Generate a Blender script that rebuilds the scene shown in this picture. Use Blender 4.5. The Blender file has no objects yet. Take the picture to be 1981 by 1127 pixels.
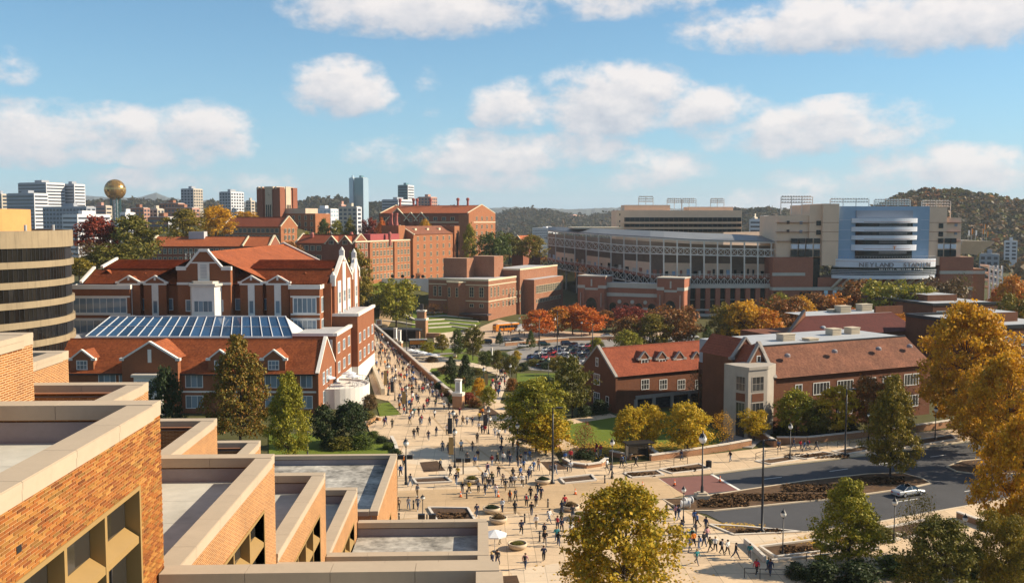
import bpy, bmesh, math, random
import numpy as np
from mathutils import Vector, Matrix
rnd = random.Random(7)
sc = bpy.context.scene
COL = sc.collection
PI = math.pi
R = math.radians
# ------------------------------------------------------------------ camera
F_PX, CX, CY = 1900.0, 990.5, 563.5          # focal length and centre in photo pixels (1981 x 1127)
YAW, PITCH, CAM_Z = R(1.96), R(4.17), 38.0
cam_data = bpy.data.cameras.new('camera')
cam_data.sensor_width = 36.0
cam_data.lens = F_PX / 1981.0 * 36.0
cam_data.clip_start = 0.5
cam_data.clip_end = 40000.0
cam = bpy.data.objects.new('camera', cam_data)
COL.objects.link(cam)
cam.location = (0, 0, CAM_Z)
cam.rotation_euler = (PI / 2 - PITCH, 0, -YAW)
sc.camera = cam
# ------------------------------------------------------------------ sun, exposure
SUN_EL, SUN_AZ = R(31), R(4)                 # azimuth counted from +X towards +Y
sun_dir = Vector((math.cos(SUN_EL) * math.cos(SUN_AZ), math.cos(SUN_EL) * math.sin(SUN_AZ), math.sin(SUN_EL)))
sun_data = bpy.data.lights.new('sun', 'SUN')
sun_data.energy = 4.5
sun_data.angle = R(0.5)
sun_data.color = (1.0, 0.85, 0.64)
sun = bpy.data.objects.new('sun', sun_data)
COL.objects.link(sun)
sun.rotation_euler = sun_dir.to_track_quat('Z', 'Y').to_euler()
sun.location = (200, 0, 200)
sc.view_settings.view_transform = 'Standard'
sc.view_settings.look = 'None'
sc.view_settings.gamma = 1.0
sc.view_settings.exposure = 0.95
sc.render.engine = 'CYCLES'
sc.cycles.max_bounces = 5
sc.cycles.diffuse_bounces = 2
sc.cycles.glossy_bounces = 2
sc.cycles.transmission_bounces = 3
sc.cycles.transparent_max_bounces = 6
sc.cycles.volume_bounces = 0
sc.cycles.caustics_reflective = False
sc.cycles.caustics_refractive = False
sc.cycles.use_denoising = True
# ------------------------------------------------------------------ world: sky with cumulus clouds
world = bpy.data.worlds.new('World')
world.cycles.sampling_method = 'MANUAL'
world.cycles.sample_map_resolution = 512
sc.world = world
world.use_nodes = True
WN, WL = world.node_tree.nodes, world.node_tree.links
WN.clear()
def nd(tree, typ, **kw):
 n = tree.nodes.new(typ)
 for k, v in kw.items():
  setattr(n, k, v)
 return n
def mth(tree, op, a, b=None, c=None, clamp=False):
 n = tree.nodes.new('ShaderNodeMath')
 n.operation = op
 n.use_clamp = clamp
 for i, x in enumerate((a, b, c)):
  if x is None:
   continue
  if isinstance(x, (int, float)):
   n.inputs[i].default_value = x
  else:
   tree.links.new(x, n.inputs[i])
 return n.outputs[0]
def mixc(tree, fac, a, b, blend='MIX'):
 n = tree.nodes.new('ShaderNodeMix')
 n.data_type = 'RGBA'
 n.blend_type = blend
 for s, x in ((n.inputs[0], fac), (n.inputs[6], a), (n.inputs[7], b)):
  if isinstance(x, (int, float)):
   s.default_value = x
  elif isinstance(x, (tuple, list)):
   s.default_value = tuple(x) + ((1.0,) if len(x) == 3 else ())
  else:
   tree.links.new(x, s)
 return n.outputs[2]
def px_dir(px, py):
 f = Vector((math.sin(YAW) * math.cos(PITCH), math.cos(YAW) * math.cos(PITCH), -math.sin(PITCH)))
 r = Vector((math.cos(YAW), -math.sin(YAW), 0))
 u = r.cross(f)
 return f + r * ((px - CX) / F_PX) - u * ((py - CY) / F_PX)
def sky_uv(px, py):
 d = px_dir(px, py).normalized()
 return math.atan2(d.x, d.y), d.z
# clouds: centre x, centre y, half width, half height up, weight   (photo pixels turned into directions)
CLOUDS = [(800, 12, 250, 52, 1.0), (1120, -12, 260, 44, .75), (1600, 42, 250, 52, 1.0), (1850, 22, 260, 66, .9),
    (660, 165, 100, 58, 1.05), (810, 160, 45, 40, .45), (780, 212, 70, 30, .4),
    (1000, 200, 85, 54, .95), (1190, 185, 150, 72, 1.05), (1370, 208, 110, 48, .95),
    (1540, 250, 180, 54, .95), (1640, 238, 150, 54, .95),
    (960, 292, 260, 46, .85), (1280, 322, 110, 40, .8), (1080, 345, 260, 30, .5), (1840, 320, 200, 46, .8), (1660, 345, 170, 34, .6),
    (60, 250, 170, 60, 1.0), (220, 238, 120, 42, .75), (395, 252, 90, 62, 1.0), (330, 285, 100, 40, .7),
    (10, 125, 55, 36, .55), (470, 352, 130, 26, .4), (1490, 385, 110, 32, .6), (250, 345, 140, 26, .35)]
def make_cloud_group():
 g = bpy.data.node_groups.new('cloud_field', 'ShaderNodeTree')
 g.interface.new_socket('u', in_out='INPUT', socket_type='NodeSocketFloat')
 g.interface.new_socket('v', in_out='INPUT', socket_type='NodeSocketFloat')
 g.interface.new_socket('density', in_out='OUTPUT', socket_type='NodeSocketFloat')
 gi, go = g.nodes.new('NodeGroupInput'), g.nodes.new('NodeGroupOutput')
 U, V = gi.outputs[0], gi.outputs[1]
 comb = g.nodes.new('ShaderNodeCombineXYZ')
 g.links.new(U, comb.inputs[0])
 g.links.new(mth(g, 'MULTIPLY', V, 1.5), comb.inputs[1])
 def noise(scale, detail, rough, off):
  vm = g.nodes.new('ShaderNodeVectorMath')
  vm.operation = 'ADD'
  g.links.new(comb.outputs[0], vm.inputs[0])
  vm.inputs[1].default_value = (off, off * .7, off * .3)
  n = g.nodes.new('ShaderNodeTexNoise')
  n.inputs['Scale'].default_value = scale
  n.inputs['Detail'].default_value = detail
  n.inputs['Roughness'].default_value = rough
  g.links.new(vm.outputs[0], n.inputs['Vector'])
  return n.outputs[0]
 n1 = noise(15, 5, .6, 3.1)
 n2 = noise(55, 3, .6, 9.7)
 acc = None
 uv = g.nodes.new('ShaderNodeCombineXYZ')
 g.links.new(U, uv.inputs[0]); g.links.new(V, uv.inputs[1])
 for (cx, cy, hw, hh, wt) in CLOUDS:
  u0, v0 = sky_uv(cx, cy + hh * .1)
  a, b = F_PX / hw / 1.25, F_PX / hh / 1.12
  q = g.nodes.new('ShaderNodeVectorMath'); q.operation = 'MULTIPLY_ADD'
  g.links.new(uv.outputs[0], q.inputs[0]); q.inputs[1].default_value = (a, b, 0); q.inputs[2].default_value = (-u0 * a, -v0 * b, 0)
  r2 = g.nodes.new('ShaderNodeVectorMath'); r2.operation = 'DOT_PRODUCT'
  g.links.new(q.outputs[0], r2.inputs[0]); g.links.new(q.outputs[0], r2.inputs[1])
  m = mth(g, 'MULTIPLY_ADD', r2.outputs['Value'], -wt, 1.15 * wt)
  acc = mth(g, 'MAXIMUM', m, 0.0 if acc is None else acc)
 # the same kind of scattered cumulus all round the horizon, outside the view too
 side = mth(g, 'SMOOTH_MIN', mth(g, 'MULTIPLY', mth(g, 'SUBTRACT', mth(g, 'ABSOLUTE', mth(g, 'SUBTRACT', U, .034)), .52), 6), 1.0, .1)
 side = mth(g, 'MAXIMUM', side, mth(g, 'MULTIPLY', mth(g, 'SUBTRACT', V, .24), 8))
 side = mth(g, 'MINIMUM', mth(g, 'MAXIMUM', side, 0), 1)
 wild = mth(g, 'MULTIPLY', mth(g, 'MULTIPLY', mth(g, 'SUBTRACT', noise(5, 3, .5, 20.3), .47), 5), side)
 acc = mth(g, 'MAXIMUM', acc, wild)
 d = mth(g, 'ADD', acc, mth(g, 'MULTIPLY', mth(g, 'SUBTRACT', n1, .5), 2.3))
 d = mth(g, 'ADD', d, mth(g, 'MULTIPLY', mth(g, 'SUBTRACT', n2, .5), .75))
 d = mth(g, 'MULTIPLY', d, mth(g, 'MINIMUM', mth(g, 'MULTIPLY', acc, 4), 1))
 g.links.new(d, go.inputs[0])
 return g
WT = world.node_tree
tc = nd(WT, 'ShaderNodeTexCoord')
sep = nd(WT, 'ShaderNodeSeparateXYZ')
WL.new(tc.outputs['Generated'], sep.inputs[0])
U = mth(WT, 'ARCTAN2', sep.outputs[0], sep.outputs[1])
V = sep.outputs[2]
cg = make_cloud_group()
def field(du, dv):
 n = WN.new('ShaderNodeGroup')
 n.node_tree = cg
 WL.new(mth(WT, 'ADD', U, du), n.inputs[0])
 WL.new(mth(WT, 'ADD', V, dv), n.inputs[1])
 return n.outputs[0]
d0, d1 = field(0, 0), field(.010, .020)
alpha = nd(WT, 'ShaderNodeMapRange', interpolation_type='SMOOTHSTEP')
alpha.inputs[1].default_value, alpha.inputs[2].default_value = .16, .98
WL.new(d0, alpha.inputs[0])
shade = mth(WT, 'ADD', mth(WT, 'MULTIPLY', mth(WT, 'SUBTRACT', d0, d1), .6), .5, clamp=True)
sky = nd(WT, 'ShaderNodeTexSky', sky_type='NISHITA')
sky.sun_disc = False
sky.sun_elevation = SUN_EL
sky.sun_rotation = PI / 2 - SUN_AZ
sky.air_density, sky.dust_density, sky.ozone_density = 1.0, 0.0, 1.5
sky.altitude = 1500
SKY_STRENGTH = 0.055
SKY_TINT = (.86, 1.26, 1.32)
veil = mth(WT, 'MULTIPLY', mth(WT, 'POWER', 2.718, mth(WT, 'MULTIPLY', mth(WT, 'MAXIMUM', V, 0), -9.0)), .88)
skyc = mixc(WT, veil, mixc(WT, 1.0, sky.outputs[0], SKY_TINT, 'MULTIPLY'), (3.05, 4.7, 6.4))    # pale air towards the horizon
ccol = mixc(WT, shade, (4.6, 5.1, 6.0), (9.2, 8.6, 8.3))
fin = mixc(WT, mth(WT, 'MULTIPLY', alpha.outputs[0], .93), skyc, ccol)
bg = nd(WT, 'ShaderNodeBackground')
bg.inputs[1].default_value = SKY_STRENGTH
WL.new(fin, bg.inputs[0])
wo = nd(WT, 'ShaderNodeOutputWorld')
WL.new(bg.outputs[0], wo.inputs[0])
# ------------------------------------------------------------------ pixels to places
CAM = Vector((0, 0, CAM_Z))
def at_z(px, py, z=0.0):
 d = px_dir(px, py)
 return CAM + d * ((z - CAM_Z) / d.z)
def at_y(px, py, y):
 d = px_dir(px, py)
 return CAM + d * (y / d.y)
def x_at(px, y):
 return at_y(px, 430, y).x
def z_at(px, py, y):
 return at_y(px, py, y).z
class Fr:
 """local frame of a building: origin on the ground, x along its front, y into its depth"""
 def __init__(s, x, y, rot=0.0, z=0.0):
  s.o = Vector((x, y, z)); s.rot = rot
  s.m = Matrix.Translation(s.o) @ Matrix.Rotation(rot, 4, 'Z')
  s.i = s.m.inverted()
 def front(s, px, py, yl=0.0):          # hit with the plane local y = yl -> (x, z)
  c = s.i @ CAM; d = s.i.to_3x3() @ px_dir(px, py)
  p = c + d * ((yl - c.y) / d.y); return p.x, p.z
 def side(s, px, py, xl=0.0):           # hit with the plane local x = xl -> (y, z)
  c = s.i @ CAM; d = s.i.to_3x3() @ px_dir(px, py)
  p = c + d * ((xl - c.x) / d.x); return p.y, p.z
 def w(s, x, y, z=0.0):
  return s.m @ Vector((x, y, z))
# ------------------------------------------------------------------ materials
MATS = {}
def new_mat(name):
 m = bpy.data.materials.new(name); m.use_nodes = True
 t = m.node_tree
 b = t.nodes['Principled BSDF']
 MATS[name] = m
 return m, t, b
def objcoord(t, scale=1.0):
 n = t.nodes.new('ShaderNodeTexCoord')
 return n.outputs['Object']
def noise_tex(t, vec, scale, detail=4, rough=.6):
 n = t.nodes.new('ShaderNodeTexNoise')
 n.inputs['Scale'].default_value = scale; n.inputs['Detail'].default_value = detail; n.inputs['Roughness'].default_value = rough
 if vec is not None: t.links.new(vec, n.inputs['Vector'])
 return n.outputs[0]
def mat(name, rgb, rough=.8, var=.18, scale=.6, metallic=0.0, bump=0.0, bscale=20, spec=.3, streak=0.0):
 """painted, concrete, soil...: base colour with two scales of mottling, optional vertical stains and relief"""
 if name in MATS: return MATS[name]
 m, t, b = new_mat(name)
 geo = t.nodes.new('ShaderNodeNewGeometry').outputs['Position']
 n = noise_tex(t, geo, scale, 5, .65)
 n2 = noise_tex(t, geo, scale * 9, 3, .6)
 f = mth(t, 'ADD', mth(t, 'MULTIPLY', mth(t, 'SUBTRACT', n, .5), var * 4), mth(t, 'MULTIPLY', mth(t, 'SUBTRACT', n2, .5), var * 1.6))
 if streak:
  mp = t.nodes.new('ShaderNodeMapping'); mp.inputs['Scale'].default_value = (1.6, 1.6, .12)
  t.links.new(geo, mp.inputs[0])
  st = noise_tex(t, mp.outputs[0], 1.0, 5, .7)
  f = mth(t, 'SUBTRACT', f, mth(t, 'MULTIPLY', mth(t, 'MAXIMUM', mth(t, 'SUBTRACT', st, .5), 0), streak * 4))
 k = mth(t, 'MAXIMUM', mth(t, 'ADD', f, 1.0), .25)
 sc_ = t.nodes.new('ShaderNodeVectorMath'); sc_.operation = 'SCALE'
 sc_.inputs[0].default_value = rgb; t.links.new(k, sc_.inputs['Scale'])
 t.links.new(sc_.outputs[0], b.inputs['Base Color'])
 b.inputs['Roughness'].default_value = rough; b.inputs['Metallic'].default_value = metallic
 b.inputs['Specular IOR Level'].default_value = spec
 if bump:
  bp = t.nodes.new('ShaderNodeBump'); bp.inputs['Strength'].default_value = bump; bp.inputs['Distance'].default_value = .05
  t.links.new(noise_tex(t, geo, bscale, 5, .7), bp.inputs['Height']); t.links.new(bp.outputs[0], b.inputs['Normal'])
 return m
def wall_uv(t):
 """(distance along the wall, height) for any upright wall"""
 g = t.nodes.new('ShaderNodeNewGeometry')
 cr = t.nodes.new('ShaderNodeVectorMath'); cr.operation = 'CROSS_PRODUCT'
 cr.inputs[0].default_value = (0, 0, 1); t.links.new(g.outputs['True Normal'], cr.inputs[1])
 nm = t.nodes.new('ShaderNodeVectorMath'); nm.operation = 'NORMALIZE'; t.links.new(cr.outputs[0], nm.inputs[0])
 dt = t.nodes.new('ShaderNodeVectorMath'); dt.operation = 'DOT_PRODUCT'
 t.links.new(g.outputs['Position'], dt.inputs[0]); t.links.new(nm.outputs[0], dt.inputs[1])
 sp = t.nodes.new('ShaderNodeSeparateXYZ'); t.links.new(g.outputs['Position'], sp.inputs[0])
 cb = t.nodes.new('ShaderNodeCombineXYZ')
 t.links.new(dt.outputs['Value'], cb.inputs[0]); t.links.new(sp.outputs[2], cb.inputs[1])
 return cb.outputs[0], g.outputs['Position']
def mat_brick(name, c1, c2, mortar, bw=.26, bh=.085, ms=.012, var=.14, bump=.3, rough=.85):
 if name in MATS: return MATS[name]
 m, t, b = new_mat(name)
 uv, pos = wall_uv(t)
 br = t.nodes.new('ShaderNodeTexBrick')
 t.links.new(uv, br.inputs['Vector'])
 br.inputs['Color1'].default_value = (*c1, 1); br.inputs['Color2'].default_value = (*c2, 1); br.inputs['Mortar'].default_value = (*mortar, 1)
 br.inputs['Scale'].default_value = 1.0; br.inputs['Mortar Size'].default_value = ms; br.inputs['Mortar Smooth'].default_value = .1
 br.inputs['Brick Width'].default_value = bw; br.inputs['Row Height'].default_value = bh
 n = noise_tex(t, pos, .35, 5, .6)
 mp = t.nodes.new('ShaderNodeMapping'); mp.inputs['Scale'].default_value = (.8, .8, .1); t.links.new(pos, mp.inputs[0])
 st = noise_tex(t, mp.outputs[0], 1.0, 4, .65)
 k = mth(t, 'ADD', 1.0, mth(t, 'ADD', mth(t, 'MULTIPLY', mth(t, 'SUBTRACT', n, .5), var * 4), mth(t, 'MULTIPLY', mth(t, 'SUBTRACT', st, .5), var * 2)))
 sc_ = t.nodes.new('ShaderNodeVectorMath'); sc_.operation = 'SCALE'
 t.links.new(br.outputs['Color'], sc_.inputs[0]); t.links.new(k, sc_.inputs['Scale'])
 t.links.new(sc_.outputs[0], b.inputs['Base Color'])
 b.inputs['Roughness'].default_value = rough; b.inputs['Specular IOR Level'].default_value = .25
 if bump:
  bp = t.nodes.new('ShaderNodeBump'); bp.inputs['Strength'].default_value = bump; bp.inputs['Distance'].default_value = .01; bp.invert = True
  t.links.new(br.outputs['Fac'], bp.inputs['Height']); t.links.new(bp.outputs[0], b.inputs['Normal'])
 return m
def mat_island(name, cols, rough=.8, spec=.2, translucent=0.0, noise=0.0):
 """colour picked piece by piece (bricks, tiles, leaves)"""
 if name in MATS: return MATS[name]
 m, t, b = new_mat(name)
 g = t.nodes.new('ShaderNodeNewGeometry'); oi = t.nodes.new('ShaderNodeObjectInfo')
 r = mth(t, 'FRACT', mth(t, 'ADD', g.outputs['Random Per Island'], oi.outputs['Random']))
 if noise:
  nz = noise_tex(t, g.outputs['Position'], noise, 2, .5)
  r = mth(t, 'ADD', mth(t, 'MULTIPLY', r, .5), mth(t, 'MULTIPLY', mth(t, 'SUBTRACT', nz, .25), 1.0), clamp=True)
 rp = t.nodes.new('ShaderNodeValToRGB'); t.links.new(r, rp.inputs[0])
 el = rp.color_ramp.elements
 while len(el) < len(cols): el.new(.5)
 for i, c in enumerate(cols):
  el[i].position = i / max(1, len(cols) - 1); el[i].color = (*c, 1)
 t.links.new(rp.outputs[0], b.inputs['Base Color'])
 b.inputs['Roughness'].default_value = rough; b.inputs['Specular IOR Level'].default_value = spec
 if translucent:
  tr = t.nodes.new('ShaderNodeBsdfTranslucent'); t.links.new(rp.outputs[0], tr.inputs[0])
  mx = t.nodes.new('ShaderNodeMixShader'); mx.inputs[0].default_value = translucent
  out = t.nodes['Material Output']
  t.links.new(b.outputs[0], mx.inputs[1]); t.links.new(tr.outputs[0], mx.inputs[2]); t.links.new(mx.outputs[0], out.inputs[0])
 return m
def mat_glass(name, rgb, rough=.06, spec=.6, metallic=0.0, var=.25, scale=.35):
 if name in MATS: return MATS[name]
 m, t, b = new_mat(name)
 g = t.nodes.new('ShaderNodeNewGeometry'); oi = t.nodes.new('ShaderNodeObjectInfo')
 r = mth(t, 'FRACT', mth(t, 'ADD', g.outputs['Random Per Island'], oi.outputs['Random']))
 n = noise_tex(t, g.outputs['Position'], scale, 3, .5)
 k = mth(t, 'ADD', mth(t, 'MULTIPLY', r, var * 2), mth(t, 'ADD', 1 - var * 1.5, mth(t, 'MULTIPLY', n, var)))
 sc_ = t.nodes.new('ShaderNodeVectorMath'); sc_.operation = 'SCALE'; sc_.inputs[0].default_value = rgb
 t.links.new(k, sc_.inputs['Scale']); t.links.new(sc_.outputs[0], b.inputs['Base Color'])
 b.inputs['Roughness'].default_value = rough; b.inputs['Specular IOR Level'].default_value = spec; b.inputs['Metallic'].default_value = metallic
 return m
def mat_tiles(name, c1, c2, bw=.3, bh=.16, var=.2, rough=.75):
 """roof tiles: rows by height, joints along the eaves"""
 if name in MATS: return MATS[name]
 m, t, b = new_mat(name)
 uv, pos = wall_uv(t)
 br = t.nodes.new('ShaderNodeTexBrick'); t.links.new(uv, br.inputs['Vector'])
 br.inputs['Color1'].default_value = (*c1, 1); br.inputs['Color2'].default_value = (*c2, 1); br.inputs['Mortar'].default_value = (*[x * .45 for x in c1], 1)
 br.inputs['Scale'].default_value = 1; br.inputs['Mortar Size'].default_value = .012; br.inputs['Brick Width'].default_value = bw; br.inputs['Row Height'].default_value = bh
 n = noise_tex(t, pos, .25, 6, .65); n2 = noise_tex(t, pos, 2.2, 3, .6)
 k = mth(t, 'ADD', 1.0, mth(t, 'ADD', mth(t, 'MULTIPLY', mth(t, 'SUBTRACT', n, .5), var * 4), mth(t, 'MULTIPLY', mth(t, 'SUBTRACT', n2, .5), var * 2)))
 sc_ = t.nodes.new('ShaderNodeVectorMath'); sc_.operation = 'SCALE'; t.links.new(br.outputs['Color'], sc_.inputs[0]); t.links.new(k, sc_.inputs['Scale'])
 t.links.new(sc_.outputs[0], b.inputs['Base Color']); b.inputs['Roughness'].default_value = rough; b.inputs['Specular IOR Level'].default_value = .25
 return m
# ------------------------------------------------------------------ meshes
def link(o, parent=None):
 COL.objects.link(o)
 if parent is not None: o.parent = parent
 return o
class MB:
 """collects faces; build() links them as ONE mesh object"""
 def __init__(s): s.v, s.f, s.m = [], [], []
 def poly(s, pts, m=0):
  n = len(s.v); s.v += [tuple(p) for p in pts]; s.f.append(tuple(range(n, n + len(pts)))); s.m.append(m); return s
 def box(s, x0, y0, z0, x1, y1, z1, m=0):
  if x0 > x1: x0, x1 = x1, x0
  if y0 > y1: y0, y1 = y1, y0
  if z0 > z1: z0, z1 = z1, z0
  n = len(s.v)
  s.v += [(x0, y0, z0), (x1, y0, z0), (x1, y1, z0), (x0, y1, z0), (x0, y0, z1), (x1, y0, z1), (x1, y1, z1), (x0, y1, z1)]
  for q in ((0, 3, 2, 1), (4, 5, 6, 7), (0, 1, 5, 4), (1, 2, 6, 5), (2, 3, 7, 6), (3, 0, 4, 7)):
   s.f.append(tuple(n + k for k in q)); s.m.append(m)
  return s
 def prism(s, pts, z0, z1, m=0, cap=True):
  """upright prism over a plan polygon (counter-clockwise)"""
  n, k = len(s.v), len(pts)
  s.v += [(p[0], p[1], z0) for p in pts] + [(p[0], p[1], z1) for p in pts]
  for i in range(k):
   j = (i + 1) % k; s.f.append((n + i, n + j, n + k + j, n + k + i)); s.m.append(m)
  if cap:
   s.f.append(tuple(n + k + i for i in range(k))); s.m.append(m)
   s.f.append(tuple(n + i for i in reversed(range(k)))); s.m.append(m)
  return s
 def extr(s, pts, vec, m=0):
  """a flat polygon pushed along a vector, closed"""
  n, k = len(s.v), len(pts); vec = Vector(vec)
  s.v += [tuple(p) for p in pts] + [tuple(Vector(p) + vec) for p in pts]
  for i in range(k):
   j = (i + 1) % k; s.f.append((n + i, n + j, n + k + j, n + k + i)); s.m.append(m)
  s.f.append(tuple(n + i for i in reversed(range(k)))); s.m.append(m)
  s.f.append(tuple(n + k + i for i in range(k))); s.m.append(m)
  return s
 def bar(s, a, b, w, h=None, m=0, up=(0, 0, 1)):
  """square bar from a to b"""
  a, b = Vector(a), Vector(b); h = h or w
  d = (b - a).normalized(); up = Vector(up)
  if abs(d.dot(up)) > .98: up = Vector((0, 1, 0))
  x = d.cross(up).normalized() * (w / 2); y = x.cross(d).normalized() * (h / 2)
  return s.extr([a - x - y, a + x - y, a + x + y, a - x + y], b - a, m)
 def tube(s, a, b, r0, r1=None, n=8, m=0, cap=True):
  a, b = Vector(a), Vector(b); r1 = r0 if r1 is None else r1
  d = (b - a).normalized(); up = Vector((0, 0, 1)) if abs(d.z) < .95 else Vector((1, 0, 0))
  x = d.cross(up).normalized(); y = x.cross(d)
  k = len(s.v)
  for c, r in ((a, r0), (b, r1)):
   for i in range(n):
    t_ = 2 * PI * i / n; s.v.append(tuple(c + x * (r * math.cos(t_)) + y * (r * math.sin(t_))))
  for i in range(n):
   j = (i + 1) % n; s.f.append((k + i, k + j, k + n + j, k + n + i)); s.m.append(m)
  if cap:
   s.f.append(tuple(k + i for i in reversed(range(n)))); s.m.append(m)
   s.f.append(tuple(k + n + i for i in range(n))); s.m.append(m)
  return s
 def lathe(s, c, prof, n=16, m=0):
  """profile of (radius, z) turned about the vertical through c"""
  k = len(s.v)
  for r, z in prof:
   for i in range(n):
    a = 2 * PI * i / n; s.v.append((c[0] + r * math.cos(a), c[1] + r * math.sin(a), c[2] + z))
  for q in range(len(prof) - 1):
   for i in range(n):
    j = (i + 1) % n; s.f.append((k + q * n + i, k + q * n + j, k + (q + 1) * n + j, k + (q + 1) * n + i)); s.m.append(m)
  return s
 def courses(s, a, b, c, d, n, lift=.05, m=0):
  """tiled slope: eave a-b, ridge d-c, n courses each lapping the one below"""
  a, b, c, d = map(Vector, (a, b, c, d))
  nrm = (b - a).cross(d - a).normalized()
  for i in range(n):
   t0, t1 = i / n, (i + 1) / n
   p0, p1 = a.lerp(d, t0), b.lerp(c, t0); q1, q0 = b.lerp(c, t1), a.lerp(d, t1)
   s.poly([p0 + nrm * lift, p1 + nrm * lift, q1 + nrm * .004, q0 + nrm * .004], m)
   s.poly([p0, p1, p1 + nrm * lift, p0 + nrm * lift], m)
  return s
 def build(s, name, mats, parent=None, smooth=False):
  me = bpy.data.meshes.new(name)
  me.from_pydata(s.v, [], s.f)
  if not isinstance(mats, (list, tuple)): mats = [mats]
  for x in mats: me.materials.append(x)
  if len(mats) > 1: me.polygons.foreach_set('material_index', s.m)
  if smooth: me.polygons.foreach_set('use_smooth', [True] * len(s.f))
  me.update()
  return link(bpy.data.objects.new(name, me), parent)
def tag(o, label=None, cat=None, group=None, kind=None):
 if label: o['label'] = label
 if cat: o['category'] = cat
 if group: o['group'] = group
 if kind: o['kind'] = kind
 return o
LABELS = {}
def thing(name, label, cat, loc=(0, 0, 0), rot=0.0, group=None):
 o = bpy.data.objects.new(name, None); o.empty_display_size = .5
 link(o); o.location = loc; o.rotation_euler = (0, 0, rot)
 return tag(o, label, cat, group)
def thing_fr(name, label, cat, fr, group=None):
 return thing(name, label, cat, fr.o, fr.rot, group)
def inst(src, name, parent, loc=(0, 0, 0), rot=0.0, scale=None):
 o = bpy.data.objects.new(name, src if isinstance(src, bpy.types.Mesh) else src.data); link(o, parent)
 o.location = loc; o.rotation_euler = (0, 0, rot)
 if scale: o.scale = scale
 return o
def copy_tree(o, parent=None):
 c = o.copy(); COL.objects.link(c); c.parent = parent
 for ch in list(o.children): copy_tree(ch, c)
 return c
# windows: one mesh per size, shared. local: centred on x, sill at z 0, faces -y
WCACHE = {}
def window(parent, x, y, z, w, h, rot=0.0, cols=2, rows=1, fw=.12, frame=None, glass=None, proud=.06, sub=False, name='window', sill=False):
 key = (round(w, 2), round(h, 2), cols, rows, fw, frame.name, glass.name, proud, sill)
 if key not in WCACHE:
  f, g = MB(), MB()
  f.box(-w/2, -proud, 0, w/2, .02, fw); f.box(-w/2, -proud, h-fw, w/2, .02, h)
  f.box(-w/2, -proud, fw, -w/2+fw, .02, h-fw); f.box(w/2-fw, -proud, fw, w/2, .02, h-fw)
  mw = fw * .6
  for i in range(1, cols):
   c = -w/2 + w*i/cols; f.box(c-mw/2, -proud*.8, fw, c+mw/2, .02, h-fw)
  for i in range(1, rows):
   c = h*i/rows; f.box(-w/2+fw, -proud*.7, c-mw/2, w/2-fw, .02, c+mw/2)
  if sill: f.box(-w/2-.12, -proud-.1, -.14, w/2+.12, .02, -.002)
  for i in range(cols):
   for j in range(rows):
    g.poly([(-w/2+w*i/cols, -.022, h*j/rows), (-w/2+w*(i+1)/cols, -.022, h*j/rows), (-w/2+w*(i+1)/cols, -.022, h*(j+1)/rows), (-w/2+w*i/cols, -.022, h*(j+1)/rows)], 1)
  if not sub:
   n = len(f.v); f.v += g.v; f.f += [tuple(n+k for k in q) for q in g.f]; f.m += g.m; g = None
  def me(mb, nm):
   q = bpy.data.meshes.new(nm); q.from_pydata(mb.v, [], mb.f); q.materials.append(frame); q.materials.append(glass)
   q.polygons.foreach_set('material_index', mb.m); return q
  WCACHE[key] = (me(f, 'window'), me(g, 'pane') if g else None)
 a, b = WCACHE[key]
 o = inst(a, name, parent, (x, y, z), rot)
 if b: inst(b, 'pane', o)
 return o
def win_grid(parent, u0, u1, n, zs, w, h, plane, face='front', **kw):
 """n windows a row between u0 and u1, sills at zs, on the front (y = plane) or the right / left side (x = plane)"""
 for z in zs:
  for i in range(n):
   u = u0 + (u1 - u0) * (i + .5) / n
   if face == 'front': window(parent, u, plane, z, w, h, 0, **kw)
   elif face == 'right': window(parent, plane, u, z, w, h, PI/2, **kw)
   else: window(parent, plane, u, z, w, h, -PI/2, **kw)
# ------------------------------------------------------------------ palette
M_CONC = mat('concrete_tan', (.50, .42, .31), .85, .10, .25, bump=.15, bscale=30)
M_COPING = mat('coping_stone', (.42, .335, .24), .8, .07, .5, bump=.05, streak=.05)
def mat_paving(name, rgb, size, var=.12, joint=.62, rot=.0):
 """concrete slabs with joints, each slab a little different, worn and stained"""
 m, t, b = new_mat(name); g = t.nodes.new('ShaderNodeNewGeometry').outputs['Position']
 mp = t.nodes.new('ShaderNodeMapping'); mp.inputs['Rotation'].default_value = (0, 0, rot); t.links.new(g, mp.inputs[0])
 br = t.nodes.new('ShaderNodeTexBrick'); br.offset = 0; t.links.new(mp.outputs[0], br.inputs['Vector'])
 for k, f in (('Color1', 1.07), ('Color2', .9), ('Mortar', joint)): br.inputs[k].default_value = (*[c * f for c in rgb], 1)
 br.inputs['Scale'].default_value = 1; br.inputs['Brick Width'].default_value = size; br.inputs['Row Height'].default_value = size; br.inputs['Mortar Size'].default_value = .035
 f = mth(t, 'ADD', mth(t, 'MULTIPLY', mth(t, 'SUBTRACT', noise_tex(t, g, .09, 6, .65), .5), var * 5), mth(t, 'MULTIPLY', mth(t, 'SUBTRACT', noise_tex(t, g, 1.6, 4, .7), .5), var * 3))
 sc_ = t.nodes.new('ShaderNodeVectorMath'); sc_.operation = 'SCALE'; t.links.new(br.outputs[0], sc_.inputs[0]); t.links.new(mth(t, 'ADD', f, 1.0), sc_.inputs['Scale'])
 t.links.new(sc_.outputs[0], b.inputs['Base Color']); b.inputs['Roughness'].default_value = .85; b.inputs['Specular IOR Level'].default_value = .25
 return m
M_PLAZA = mat_paving('plaza_concrete', (.57, .425, .275), 3.2, .14, .5)
M_PALE = mat_paving('pale_paving', (.62, .50, .36), 2.4, .07)
M_BROWN_PAVE = mat_paving('brown_paving', (.47, .33, .19), 4.5, .14, .8)
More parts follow.
